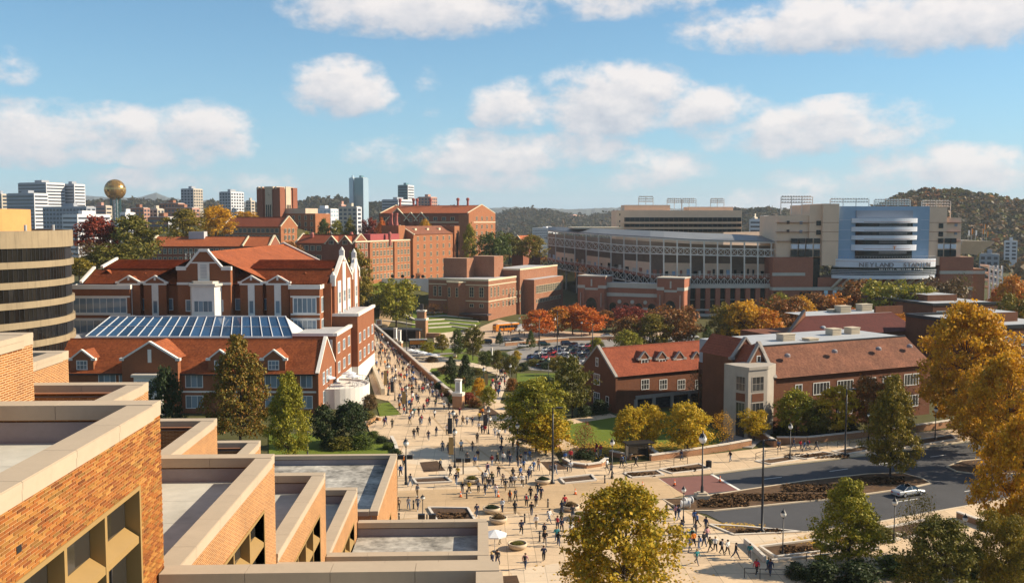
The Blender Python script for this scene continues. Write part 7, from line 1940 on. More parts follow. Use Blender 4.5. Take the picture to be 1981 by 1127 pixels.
# fallen leaves under the yellow trees
M_FALLEN = mat_island('fallen_leaf', [(.50, .30, .03), (.42, .22, .02), (.55, .36, .05), (.30, .18, .03)], .8, .1)
r = np.random.RandomState(3); Pq = []
for (px, py, w, h, n) in ((1150, 870, 60, 16, 1400), (1240, 866, 70, 12, 1600), (1330, 862, 60, 10, 1200), (1200, 1110, 120, 30, 700), (1420, 1018, 50, 6, 300), (1600, 852, 120, 8, 500), (1040, 872, 60, 12, 500), (1600, 1045, 60, 12, 400)):
 for _ in range(n):
  p = at_z(px + r.normal(0, .5) * w, py + r.normal(0, .5) * h, .0)
  z = hgt(p.x, p.y) + .125 + r.uniform(0, .03); a = r.uniform(0, 6.28); s = r.uniform(.08, .17)
  Pq += [(p.x + s * math.cos(a + k * 1.57), p.y + s * math.sin(a + k * 1.57), z + .01 * k) for k in range(4)]
me = quads_mesh('fallen_leaves', np.array(Pq), M_FALLEN); tag(link(bpy.data.objects.new('fallen_leaves', me)), 'yellow leaves fallen on lawn and paving', 'leaves', kind='stuff')
M_CLOD = mat_island('soil_clod', [(.05, .028, .014), (.10, .055, .025), (.15, .085, .04), (.07, .04, .02)], .95, .1)
Pq = []
for (px, py, w, h, n) in ((1590, 944, 110, 9, 1300), (1500, 962, 170, 8, 2600), (1700, 930, 70, 8, 900), (1400, 974, 70, 8, 900), (1470, 1028, 60, 4, 400), (1545, 1064, 50, 9, 500), (1240, 918, 40, 4, 300), (1320, 908, 40, 4, 300), (1580, 882, 90, 5, 500), (876, 1000, 40, 10, 300)):
 for _ in range(n):
  p = at_z(px + r.uniform(-.7, .7) * w, py + r.uniform(-.8, .8) * h - (0 if w < 160 else 0), .1); s = r.uniform(.08, .26); a = r.uniform(0, 6.28); c = p + Vector((0, 0, .06)); t = r.uniform(.2, .9)
  Pq += [(c.x + s * math.cos(a + k * 1.57), c.y + s * math.sin(a + k * 1.57), c.z + s * t * (1 if k in (0, 1) else -.6)) for k in range(4)]
keep = []
MP = [at_g(*q) for q in MED]
def inside(x, y, P):
 c = False; j = len(P) - 1
 for i in range(len(P)):
  if (P[i].y > y) != (P[j].y > y) and x < (P[j].x - P[i].x) * (y - P[i].y) / (P[j].y - P[i].y) + P[i].x: c = not c
  j = i
 return c
for i in range(0, len(Pq), 4):
 if i >= 22800 or inside(Pq[i][0], Pq[i][1], MP): keep += Pq[i:i + 4]
me = quads_mesh('soil_clods', np.array(keep), M_CLOD); tag(link(bpy.data.objects.new('soil_clods', me)), 'rough clods of soil on the median and the new beds', 'soil', kind='stuff')
# ------------------------------------------------------------------ walls
def wall_line(name, label, pts, h, w, m, cap=True, px=True, capgap=2.4, off=0.0):
 P = [at_g(*p) for p in pts]; root = thing(name, label, 'wall', P[0])
 o = strip(name, pts, off, w, h, m, parent=root); o.name = 'wall_body'; o.location = -P[0]
 if cap:
  for a, b in zip(P, P[1:]):
   n = max(1, int((b - a).length / capgap))
   for i in range(n):
    p, q = a.lerp(b, (i + .02) / n), a.lerp(b, (i + .98) / n); p.z = hgt(p.x, p.y) + off + h; q.z = hgt(q.x, q.y) + off + h
    c = MB().bar(p + Vector((0, 0, .08)), q + Vector((0, 0, .08)), w + .16, .16).build('cap_stone', M_CAPSTONE, root); c.location = -P[0]
 return root
# long wall: follows the level walkway
root = thing('long_wall', 'long brick wall with stone caps along the right side of the walkway', 'wall', WA)
d = (WB - WA); L = d.length; u = d.normalized(); nrm = Vector((u.y, -u.x, 0))
mb = MB(); mb.extr([Vector((0, 0, -8)) - nrm * .25, Vector((0, 0, -8)) + nrm * .25, Vector((0, 0, 1.15)) + nrm * .25, Vector((0, 0, 1.15)) - nrm * .25], u * L); mb.build('wall_body', M_WALLBRICK, root)
k = 0; s = 0.0
while s < L:
 MB().bar(u * (s + .1) + Vector((0, 0, 1.3)), u * min(L, s + 1.55) + Vector((0, 0, 1.3)), .7, .3).build('cap_stone', M_CAPSTONE, root); s += 2.1
wall_line('garden_wall', 'brick garden wall with stone cap before the hall lawn', [(1258, 892), (1340, 880), (1410, 869), (1452, 861)], .95, .5, M_WALLBRICK)
wall_line('garden_wall', 'brick retaining wall along the pavement before the long residence hall', [(1502, 858), (1560, 858), (1680, 845), (1800, 830), (1850, 822)], 1.1, .5, M_WALLBRICK)
wall_line('garden_wall', 'stepped brick wall at the white entrance bay', [(1455, 846), (1478, 852), (1500, 866)], 1.2, .45, M_WALLBRICK)
wall_line('garden_wall', 'curved brick bench wall round the small dark red tree', [(1090, 893), (1105, 902), (1135, 906), (1162, 902), (1174, 893)], .6, .5, M_WALLBRICK, capgap=1.4)
wall_line('garden_wall', 'brick wall of the bed under the broad yellow green tree', [(1000, 846), (1040, 858), (1078, 868), (1082, 858)], .7, .45, M_WALLBRICK)
wall_line('garden_wall', 'brick seat wall left of the bus shelter', [(1180, 880), (1200, 884), (1222, 888)], .7, .5, M_WALLBRICK)
wall_line('garden_wall', 'brick seat wall right of the bus shelter', [(1256, 872), (1262, 880), (1272, 888)], .9, .5, M_WALLBRICK)
wall_line('street_wall', 'low brick wall between street and car park', [(977, 669), (1040, 664), (1100, 659), (1165, 657), (1240, 655)], 1.2, .5, M_WALLBRICK)
wall_line('planter_wall', 'tan planter wall at the lower right pavement', [(1441, 1052), (1462, 1070), (1480, 1088)], .75, .35, M_CAPSTONE, cap=False)
wall_line('planter_wall', 'low tan wall in front of the lower right bed', [(1480, 1088), (1560, 1080), (1700, 1064)], .35, .3, M_CAPSTONE, cap=False)
wall_line('ramp_wall', 'low wall at the lower right corner above the hedge', [(1610, 1128), (1700, 1112), (1770, 1098)], .8, .4, M_WALLBRICK)
wall_line('stair_wall', 'concrete planter wall beside the steps left of the walkway', [(712, 690), (722, 715), (733, 742), (741, 764)], 1.4, .8, M_CONC, cap=False)
wall_line('curved_bench', 'curved wooden bench wall at the walkway edge', [(709, 828), (716, 818), (727, 812), (735, 814)], .6, .5, M_WOODBENCH, cap=False)
wall_line('bed_wall', 'small brick wall beside the curving hedge', [(757, 850), (764, 862), (768, 876)], .6, .4, M_WALLBRICK)
wall_line('planter_wall', 'brick planter wall at the right pavement corner', [(1852, 1002), (1880, 1012), (1930, 1030)], .8, .4, M_WALLBRICK)
# ------------------------------------------------------------------ planting beds
def bed(label, pts, framed=True, m=None, h=.28):
 P = [at_g(*p) for p in pts]; c = sum(P, Vector()) / len(P); root = thing('planting_bed', label, 'planting bed', c, 0, 'planting beds')
 o = sheet('soil', pts, .15 if framed else .13, m or M_MULCH, .2, parent=root); o.location = -c
 if framed:
  for a, b in zip(P, P[1:] + P[:1]):
   q = MB().bar(a + Vector((0, 0, h / 2 + .05)) , b + Vector((0, 0, h / 2 + .05)), .32, h).build('edge_stone', M_CAPSTONE, root); q.location = -c
bed('square mulch bed flush with the paving behind the terrace roof', [(812, 895), (846, 892), (862, 911), (820, 914)], False)
bed('narrow stone edged bed behind the large square one', [(799, 928), (862, 924), (874, 934), (806, 937)])
bed('large stone edged mulch bed beside the terrace roof corner', [(829, 984), (905, 985), (922, 1013), (848, 1014)])
bed('dark bed at the foot of the tall pole', [(1045, 894), (1080, 893), (1099, 908), (1062, 911)], False)
bed('stone edged bed right of the tall pole', [(1083, 927), (1144, 920), (1153, 931), (1092, 937)])
bed('bed with new kerb by the railing, left end', [(1207, 916), (1270, 911), (1284, 920), (1222, 925)], True, M_SOIL, .2)
bed('bed with new kerb by the railing, right end', [(1276, 909), (1352, 898), (1374, 908), (1300, 917)], True, M_SOIL, .2)
bed('soil bed along the far pavement, left', [(1462, 893), (1520, 885), (1545, 890), (1490, 899)], True, M_SOIL, .2)
bed('soil bed along the far pavement, middle', [(1530, 885), (1590, 875), (1622, 880), (1560, 889)], True, M_SOIL, .2)
bed('soil bed along the far pavement, right', [(1610, 874), (1670, 864), (1690, 870), (1640, 879)], True, M_SOIL, .2)
bed('long soil bed under the far pavement trees', [(1700, 862), (1840, 842), (1850, 850), (1720, 872)], True, M_SOIL, .2)
bed('soil strip with leaves at the near kerb corner', [(1372, 1016), (1440, 1020), (1550, 1030), (1420, 1036)], True, M_SOIL, .2)
bed('soil bed with lamp post at the lower right', [(1470, 1060), (1580, 1046), (1620, 1066), (1500, 1080)], True, M_SOIL, .3)
bed('soil bed under the yellow green pyramid tree', [(1590, 1046), (1690, 1030), (1740, 1046), (1640, 1062)], True, M_MULCH, .3)
bed('dark bed beside the near right lamp post', [(1700, 1026), (1790, 1008), (1850, 1020), (1760, 1042)], True, M_MULCH, .3)
bed('framed bed behind the golden plaza tree', [(1140, 980), (1205, 972), (1245, 1000), (1180, 1008)], True, M_MULCH, .3)
bed('corner of a mulch bed at the bottom edge', [(964, 1116), (1000, 1114), (1012, 1150), (970, 1150)], False)
bed('dark bed under the broad yellow green tree', [(1000, 850), (1030, 840), (1080, 850), (1084, 868), (1050, 872)], False)
bed('small green bed beside the big lamp before the crowd', [(925, 792), (950, 790), (968, 802), (945, 806)], False)
# round bowl planters
M_BOWL = mat('bowl_concrete', (.52, .42, .30), .85, .1, 1, streak=.1)
bowl = None
for i, (px, py, lab) in enumerate(((912, 935, 'bowl planter in the thick of the crowd behind the others'), (951, 992, 'left one of two bowl planters beside the large stone edged bed'), (964, 1012, 'bowl planter just right and nearer than its twin beside the large bed'), (1001, 1062, 'bowl planter nearest the white parasol'), (1050, 936, 'bowl planter left of the tall pole'), (1104, 988, 'upper one of two bowl planters left of the golden plaza tree'), (1121, 1004, 'lower one of two bowl planters left of the golden plaza tree'))):
 p = at_g(px, py, .1); o = thing('bowl_planter', 'round concrete ' + lab, 'planter', p, 0, 'round bowl planters'); rr = 1.15
 if bowl is None:
  b1 = MB().lathe((0, 0, 0), [(.6, 0), (.95, .12), (1.12, .4), (1.15, .7), (1.0, .7), (.96, .55)], 24).build('bowl', M_BOWL, o, smooth=True); b2 = MB().lathe((0, 0, 0), [(.98, .56), (.5, .62), (0, .64)], 20).build('soil', M_MULCH, o); b3 = inst(PROTO['shrub'][0], 'plant', o, (0, 0, .5), 0, (.16, .16, .05)); b3.material_slots[0].link = 'OBJECT'; b3.material_slots[0].material = LEAF['olive']; bowl = (b1, b2, b3)
 else:
  inst(bowl[0], 'bowl', o); inst(bowl[1], 'soil', o); c = inst(bowl[2], 'plant', o, (0, 0, .5), i, (.16, .16, .03 + .015 * (i % 3))); c.material_slots[0].link = 'OBJECT'; c.material_slots[0].material = LEAF[('olive', 'darkgreen', 'brown')[i % 3]]
# ------------------------------------------------------------------ lamps, poles, signs
M_GLOBE = mat('lamp_globe', (.80, .80, .76), .25, .03, 2, spec=.6)
def mk(mb, nm, m, smooth=False):
 me = bpy.data.meshes.new(nm); me.from_pydata(mb.v, [], mb.f); me.materials.append(m)
 if smooth: me.polygons.foreach_set('use_smooth', [True] * len(mb.f))
 return me
LP = [mk(MB().lathe((0, 0, 0), [(.22, 0), (.22, .25), (.14, .35), (.12, .9), (.075, 1.0), (.055, .6 * 7), (.055, 4.2), (.12, 4.25), (.12, 4.35), (.05, 4.4)], 10), 'post', M_STEEL, True),
   mk(MB().lathe((0, 0, 4.35), [(.10, 0), (.20, .12), (.25, .32), (.22, .5), (.12, .66)], 12), 'globe', M_GLOBE, True), mk(MB().lathe((0, 0, 4.35), [(.24, .46), (.14, .70), (.05, .78), (.04, .95), (0, 1.0)], 10), 'lamp_cap', M_STEEL, True)]
BASEM = mk(MB().box(-.9, -.9, -.1, .9, .9, .55).box(-.6, -.6, .55, .6, .6, .8), 'plinth', M_CONC)
def lamp(px, py, top, label, banner=None, plinth=False, group='globe lamp posts'):
 p = at_g(px, py, .1); h = z_at(px, top, p.y) - p.z; o = thing('lamp_post', label, 'lamp post', p, 0, group); s = h / 5.35
 for nm, me in zip(('post', 'globe', 'lamp_cap'), LP): inst(me, nm, o, (0, 0, 0), 0, ((max(.9, s * .95) * (1 if nm == 'post' else 1.35)),) * 2 + (s,))
 if plinth: inst(BASEM, 'plinth', o)
 if banner:
  side, m = banner
  mb = MB(); mb.box(side * .18, -.02, h * .32, side * .18 + side * .75, .02, h * .74); mb.build('banner', m, o)
  mb = MB(); mb.bar((0, 0, h * .32), (side * .95, 0, h * .32), .04); mb.bar((0, 0, h * .74), (side * .95, 0, h * .74), .04); mb.build('banner_arm', M_STEEL, o)
M_BANG = mat('gold_banner', (.40, .26, .10), .8, .08, 2); M_BAND = mat('dark_banner', (.06, .055, .055), .8, .1, 2)
for a in [(880, 905, 825, 'globe lamp post with a gold banner in the middle of the plaza', (-1, M_BANG)), (786, 938, 845, 'globe lamp post beside the terrace roof, left of the narrow bed'), (818, 1012, 955, 'globe lamp post behind the terrace roof by the large bed'),
    (1001, 886, 815, 'globe lamp post left of the broad yellow green tree'), (1184, 926, 846, 'globe lamp post by the railing beside the bus shelter'), (1358, 964, 832, 'tall globe lamp post on a concrete plinth by the red crossing', None, True), (1322, 1012, 938, 'globe lamp post at the left tip of the median'),
    (1514, 1076, 982, 'globe lamp post in the soil bed at the lower right'), (1587, 1086, 1010, 'globe lamp post just left of the yellow green pyramid tree'), (1729, 1050, 960, 'globe lamp post beside the near bare tree'), (1865, 1078, 992, 'globe lamp post at the right by the planter corner'),
    (1528, 889, 816, 'globe lamp post on the far pavement before the stepped wall'), (1809, 851, 784, 'globe lamp post on the far pavement at the right'), (1680, 856, 795, 'globe lamp post on the far pavement behind the pyramid tree'), (595, 882, 828, 'globe lamp post on the lawn before the union building'),
    (877, 862, 790, 'globe lamp post with dark banner behind the gold banner lamp', (-1, M_BAND)), (945, 840, 788, 'globe lamp post with dark banner in the crowd near the garden path', (-1, M_BAND)), (764, 775, 725, 'globe lamp post with dark banner on the walkway', (-1, M_BAND)), (751, 765, 700, 'globe lamp post with gold banner on the walkway by the steps', (-1, M_BANG)), (787, 800, 742, 'nearest gold banner lamp on the walkway', (-1, M_BANG)),
    (715, 700, 655, 'distant gold banner lamp at the left of the walkway', (-1, M_BANG)), (987, 748, 702, 'globe lamp post beside the garden path'), (1061, 735, 688, 'globe lamp post between lawn and car park'), (936, 762, 708, 'lamp post with rust banner on the garden path', (1, M_BANG)), (1073, 652, 612, 'globe lamp post on the tan square by the orange trees'), (1005, 640, 612, 'globe lamp post by the small white bus'), (1125, 652, 620, 'globe lamp post before the brightest orange tree'), (1203, 650, 618, 'globe lamp post before the dark red tree')]: lamp(*a)
def pole(px, py, top, label, arms=0):
 p = at_g(px, py, .1); h = z_at(px, top, p.y) - p.z; o = thing('light_pole', label, 'pole', p, 0, 'tall dark poles')
 MB().lathe((0, 0, 0), [(.34, 0), (.34, .3), (.16, .4), (.15, h * .5), (.10, h), (0, h)], 10).build('pole_shaft', M_STEEL, o, smooth=True)
 mb = MB(); mb.bar((-.05, 0, h - .1), (.9 + arms * .8, -.2, h + .05), .09); mb.box(.5 + arms * .8, -.4, h - .08, 1.4 + arms * .8, .05, h + .1); mb.build('lamp_head', M_STEEL, o)
 if arms:
  mb = MB(); mb.bar((.05, 0, h - .1), (-.9 - arms * .8, .2, h + .05), .09); mb.box(-.5 - arms * .8, -.05, h - .08, -1.4 - arms * .8, .4, h + .1); mb.build('lamp_head', M_STEEL, o)
for a in [(1069, 936, 788, 'tall dark pole on the plaza before the broad yellow green tree'), (1474, 1030, 850, 'tall dark pole at the near end of the road median'), (1635, 882, 752, 'tall dark pole on the far pavement before the halls'), (1078, 690, 600, 'tall light pole in the car park, left', 1), (1146, 705, 625, 'tall light pole in the car park, right', 1), (787, 692, 612, 'tall dark pole between walkway and garden'), (1043, 700, 612, 'thin light pole at the car park front', 1)]: pole(*a)
# pedestrian signals on posts
for px, py, top, lab in ((784, 930, 880, 'crossing signal on a dark post beside the terrace roof'), (896, 918, 886, 'crossing signal on a dark post in the plaza crowd'), (826, 1018, 994, 'crossing signal box behind the terrace roof'), (1325, 870, 830, 'traffic signal on a dark post before the bright yellow tree')):
 p = at_g(px, py, .1); h = z_at(px, top, p.y) - p.z; o = thing('crossing_signal', lab, 'signal', p, 0, 'crossing signals')
 MB().tube((0, 0, 0), (0, 0, h), .09, n=8).build('post', M_STEEL, o)
 for s in (-1, 1):
  mb = MB(); mb.box(s * .25, -.25, h - .55, s * 1.1, .25, h + .05); mb.box(s * .3, -.36, h - .1, s * 1.05, -.25, h); mb.build('signal_head', M_STEEL, o)
# bollards
for i, (px, py) in enumerate(((800, 985), (772, 1010), (955, 938), (1018, 936), (1060, 982), (1015, 1012), (1044, 1048), (1118, 1046), (1170, 935), (1241, 978), (1243, 992), (1098, 912), (903, 965), (1290, 992))):
 p = at_g(px, py, .1); o = thing('bollard', f"dark round topped bollard {['in front of the narrow bed', 'beside the terrace roof corner', 'in the middle of the crowd', 'left of the tall pole', 'left of the upper bowl planter by the golden tree', 'in the open plaza', 'before the golden tree', 'touching the golden tree crown', 'right of the stone edged bed', 'at the median tip, upper', 'at the median tip, lower', 'at the dark bed by the tall pole', 'behind the large bed', 'near the left corner of the median'][i]}", 'bollard', p, 0, 'plaza bollards')
 MB().lathe((0, 0, 0), [(.13, 0), (.13, .1), (.1, .14), (.1, .95), (.12, 1.0), (.12, 1.08), (.08, 1.18), (0, 1.2)], 10).build('shaft', M_STEEL, o, smooth=True); MB().lathe((0, 0, 0), [(.108, .8), (.108, .88)], 10).build('ring', M_GREYSTEEL, o)
# traffic cones
M_CONE = mat('cone_orange', (.75, .14, .02), .5, .05, 3)
for px, py, lab in ((1113, 957, 'leftmost orange traffic cone of the row across the plaza'), (1180, 950, 'second orange traffic cone from the left in the row'), (1243, 943, 'third orange traffic cone, left of the red crossing'), (1305, 939, 'orange traffic cone standing on the red crossing'), (1393, 932, 'rightmost orange traffic cone at the asphalt edge'), (891, 962, 'orange traffic cone in the plaza crowd'), (964, 962, 'orange traffic cone between walkers in the plaza')):
 p = at_g(px, py, .11); o = thing('traffic_cone', lab, 'traffic cone', p, 0, 'orange traffic cones')
 MB().box(-.22, -.22, 0, .22, .22, .05).build('base', M_STEEL, o); MB().lathe((0, 0, 0), [(.17, .05), (.035, .85), (0, .85)], 12).build('cone_body', M_CONE, o, smooth=True); MB().lathe((0, 0, 0), [(.118, .4), (.088, .56)], 12).build('stripe', M_WHITE, o)
# railings
def railing(label, pts, h=1.05):
 P = [at_g(*p, .1) for p in pts]; o = thing('railing', label, 'railing', P[0]); mb = MB()
 for a, b in zip(P, P[1:]):
  n = max(1, int((b - a).length / 2.2))
  for i in range(n):
   p, q = a.lerp(b, i / n) - P[0], a.lerp(b, (i + 1) / n) - P[0]
   c = MB().tube(p, p + Vector((0, 0, h)), .045, n=6); c.build('post', M_STEEL, o)
   c = MB().bar(p + Vector((0, 0, h)), q + Vector((0, 0, h)), .06); c.build('rail', M_STEEL, o); MB().bar(p + Vector((0, 0, h * .5)), q + Vector((0, 0, h * .5)), .04).build('rail', M_STEEL, o)
 MB().tube(P[-1] - P[0], P[-1] - P[0] + Vector((0, 0, h)), .045, n=6).build('post', M_STEEL, o)
railing('dark railing by the new beds beside the bus shelter', [(1207, 917), (1222, 912), (1330, 898)]); railing('dark railing along the far pavement beds, left', [(1462, 890), (1480, 884), (1600, 868)]); railing('dark railing along the far pavement beds, right', [(1620, 866), (1690, 856), (1760, 846)]); railing('dark railing on the near pavement by the hedge', [(1440, 1118), (1470, 1120), (1530, 1122)]); railing('dark stair railing by the white entrance bay', [(1395, 850), (1420, 862)]); railing('dark fence at the lower right bed', [(1560, 1086), (1620, 1078), (1700, 1066)], .9)
# bus shelter, bin, drum
p = at_g(1238, 890, .1); o = thing('bus_shelter', 'small dark flat roofed bus shelter under the yellow trees', 'bus shelter', p, R(14))
for x in (-1.9, 1.9):
 for y in (0, 1.4): MB().box(x - .06, y - .06, 0, x + .06, y + .06, 2.6).build('post', M_STEEL, o)
MB().box(-2.3, -.4, 2.6, 2.3, 1.8, 2.75).build('roof', M_STEEL, o); MB().box(-1.8, 1.36, .3, 1.8, 1.4, 2.2).build('back_panel', M_DARKGLASS, o); MB().box(-1.2, .8, .42, 1.2, 1.2, .5).build('bench', M_WOODBENCH, o); MB().box(-1.92, .1, .5, -1.88, 1.3, 2.2).build('map_panel', M_PALE, o)
p = at_g(1371, 905, .1); o = thing('litter_bin', 'dark slatted litter bin on the far pavement', 'bin', p);
for k in range(14):
 a = 2 * PI * k / 14; MB().box(-.05, -.02, 0, .05, .02, .95).build('slat', M_STEEL, o).location = (.42 * math.cos(a), .42 * math.sin(a), .05); o.children[-1].rotation_euler = (0, 0, a + PI / 2)
MB().lathe((0, 0, 0), [(.40, .05), (.40, .9)], 14).build('liner', M_STEEL, o); MB().lathe((0, 0, 0), [(.46, .96), (.46, 1.04), (.2, 1.14), (0, 1.15)], 14).build('lid', M_STEEL, o)
for k, (px, py) in enumerate(((1326, 985), (1331, 978))):
 p = at_g(px, py, .25); o = thing('cable_drum', ('white' if k == 0 else 'pale') + ' drum lying in the soil at the left tip of the median' + (', front one' if k == 0 else ', rear one'), 'drum', p, .4 * k)
 MB().tube((-.5, 0, .5), (.5, 0, .5), .38, n=14).build('core', M_GREYSTEEL, o); MB().tube((-.6, 0, .5), (-.5, 0, .5), .5, n=16).build('flange', M_WHITE, o); MB().tube((.5, 0, .5), (.6, 0, .5), .5, n=16).build('flange', M_WHITE, o)
# parasols
M_PARA = mat('parasol_fabric', (.62, .64, .66), .8, .05, 2)
def parasol(p, label, rr=1.5, grp='white parasols'):
 o = thing('parasol', label, 'parasol', p, 0.3, grp); MB().tube((0, 0, 0), (0, 0, 2.5), .04, n=6).build('pole', M_GREYSTEEL, o)
 n = 8
 mb = MB()
 for i in range(n):
  a, b = 2 * PI * i / n, 2 * PI * (i + 1) / n; mb.poly([(rr * math.cos(a), rr * math.sin(a), 2.05), (rr * math.cos(b), rr * math.sin(b), 2.05), (0, 0, 2.6)]); mb.poly([(rr * math.cos(a), rr * math.sin(a), 2.05), (rr * math.cos(b), rr * math.sin(b), 2.05), (rr * math.cos(b), rr * math.sin(b), 1.9), (rr * math.cos(a), rr * math.sin(a), 1.9)][::-1])
 mb.build('canopy', M_PARA, o); MB().lathe((0, 0, 0), [(.35, 0), (.35, .08), (.05, .12)], 12).build('base', M_STEEL, o)
parasol(at_g(957, 1068, .1), 'white parasol beside the terrace roof corner at the bottom', 1.45)
for k, (dx, dy) in enumerate(((-2.5, 2), (2.2, 3.4), (3.6, -.5), (-1, -2.6))):
 w_ = SU.w(1.0 + dx, 12.0 + dy, 3.6); parasol(w_, ['left rear', 'right rear', 'right front', 'left front'][k] + ' white parasol on the round white terrace', 1.5)
 t = thing('cafe_table', ['left rear', 'right rear', 'right front', 'left front'][k] + ' cafe table under a parasol on the round terrace', 'table', w_ + Vector((.9, 0, 0)), 0, 'terrace tables'); MB().lathe((0, 0, 0), [(.3, 0), (.04, .05), (.04, .72), (.5, .73), (.5, .76), (0, .76)], 14).build('table_top', M_GREYSTEEL, t)
for k, (px, py) in enumerate(((795, 690), (806, 692), (818, 695), (830, 698), (842, 700))): parasol(at_g(px, py, .15), ['first', 'second', 'third', 'fourth', 'fifth'][k] + ' from the left of the white cafe parasols below the long wall', 1.7, 'cafe parasols')
# stone pillars with brick bases
def pillar(px, py, top, label, w=1.0, base=.45):
 p = at_g(px, py); h = z_at(px, top, p.y) - p.z; o = thing('stone_pillar', label, 'pillar', p, R(-14), 'white pillars on brick bases'); hb = h * base
 MB().box(-w, -w, -.5, w, w, hb).build('base', M_WALLBRICK, o); MB().box(-w * 1.08, -w * 1.08, hb, w * 1.08, w * 1.08, hb + h * .1).build('base_cap', M_CAPSTONE, o)
 MB().box(-w * .55, -w * .55, hb + h * .1, w * .55, w * .55, h * .95).build('shaft', M_WHITE, o); MB().box(-w * .65, -w * .65, h * .95, w * .65, w * .65, h).build('cap', M_CAPSTONE, o)
 MB().box(-w * .3, -w * .6, hb + h * .16, w * .3, -w * .56, h * .9).build('panel', M_GREYSTEEL, o)
pillar(887, 790, 733, 'nearest white pillar at the lower end of the long wall'); pillar(713, 628, 594, 'far white pillar at the left of the walkway gate', 1.1); pillar(765, 668, 634, 'white pillar behind the long wall, left of a pair', .9, .3); pillar(773, 674, 638, 'white pillar behind the long wall, right of a pair', .9, .3); pillar(951, 705, 672, 'slim white pillar in the garden crowd', .5, .1); pillar(880, 692, 662, 'slim white pillar on the garden lawn', .5, .1)
# brick tower with stone caps and a hanging sign
p = at_g(816, 652); hh = z_at(816, 588, p.y) - p.z; o = thing('brick_tower', 'square brick tower with stone caps by the amphitheatre', 'tower', p, R(-10)); w = 2.0
MB().box(-w, -w, -1, w, w, hh * .52).build('tower_base', M_WALLBRICK, o); MB().box(-w * 1.1, -w * 1.1, hh * .52, w * 1.1, w * 1.1, hh * .58).build('stone_cap', M_CAPSTONE, o)
MB().box(-w * .75, -w * .75, hh * .58, w * .75, w * .75, hh * .78).build('tower_top', M_WALLBRICK, o); MB().box(-w * .85, -w * .85, hh * .78, w * .85, w * .85, hh * .82).build('stone_cap', M_CAPSTONE, o)
MB().box(-w * .3, -w * .2, hh * .82, w * .3, w * .2, hh).build('sign_board', M_BAND, o); MB().box(w, -1, -1, w + 5, 1, hh * .14).build('side_wall', M_WALLBRICK, o)
# stage with dark curved canopy
p = at_g(770, 662); o = thing('open_stage', 'dark open stage with low curved canopy behind the long wall', 'stage', p, R(-8))
MB().prism([(9 * math.cos(a), 4 * math.sin(a)) for a in np.linspace(-PI, PI, 24)[:-1]], 4.6, 5.1).build('canopy', M_STEEL, o); MB().box(-8, 3, 0, 8, 3.4, 4.6).build('back_wall', M_STEEL, o)
for x in (-7.5, 7.5): MB().box(x - .7, -1, -.3, x + .7, .4, 4.6).build('column', M_WALLBRICK, o)
# white box sign, banners along far walkway
p = at_g(733, 634, .1); o = thing('notice_board', 'small white notice board at the far end of the walkway', 'sign', p); MB().box(-1.2, -.1, 1, 1.2, .1, 3.4).build('board', M_WHITE, o); MB().box(-.8, -.14, 1.4, .8, -.1, 3.0).build('poster', M_CPINK, o)
for x in (-1, 1): MB().box(x - .08, -.08, 0, x + .08, .08, 1).build('post', M_STEEL, o)
# ------------------------------------------------------------------ vehicles
PAINT = {}
def paint(nm, rgb, metal=.2):
 m, t, b = new_mat('paint_' + nm); b.inputs['Base Color'].default_value = (*rgb, 1); b.inputs['Roughness'].default_value = .3; b.inputs['Metallic'].default_value = metal; b.inputs['Coat Weight'].default_value = .6; PAINT[nm] = m
for nm, c in (('silver', (.52, .53, .54)), ('white', (.75, .75, .73)), ('black', (.015, .015, .017)), ('grey', (.16, .17, .18)), ('red', (.42, .02, .02)), ('blue', (.04, .11, .30)), ('navy', (.02, .03, .07)), ('green', (.03, .07, .05)), ('maroon', (.12, .015, .02)), ('orange', (.72, .24, .02)), ('tan', (.38, .32, .24))): paint(nm, c, .1 if nm in ('white', 'orange', 'red') else .4)
M_TYRE = mat('tyre', (.02, .02, .02), .9, .1, 3); M_RIM = mat('wheel_rim', (.45, .45, .46), .35, .05, 3, metallic=.8); M_CARGLASS = mat_glass('car_glass', (.02, .024, .028), .04, .9); M_HEAD = mat('headlight', (.75, .75, .72), .15, .02, 3, spec=.8); M_TAIL = mat('tail_light', (.45, .02, .02), .3, .05, 3); M_TRIM = mat('car_trim', (.02, .02, .022), .6, .05, 3)
def loft(secs, m=0):
 """sections along x: (x, [(y, z)...]) with equal counts, mirrored shapes closed round"""
 mb = MB(); n = len(secs[0][1])
 for x, ring in secs: mb.v += [(x, y, z) for y, z in ring]
 for i in range(len(secs) - 1):
  for j in range(n):
   k = (j + 1) % n; mb.f.append((i * n + j, (i + 1) * n + j, (i + 1) * n + k, i * n + k)); mb.m.append(m)
 mb.f.append(tuple(range(n))); mb.f.append(tuple(reversed(range((len(secs) - 1) * n, len(secs) * n)))); mb.m += [m, m]
 return mb
def body_ring(hw, z0, z1, tuck=.08):
 return [(-hw + tuck, z0), (hw - tuck, z0), (hw, z0 + (z1 - z0) * .35), (hw - .02, z1 - .1), (hw - .12, z1), (-hw + .12, z1), (-hw + .02, z1 - .1), (-hw, z0 + (z1 - z0) * .35)]
CARM = {}
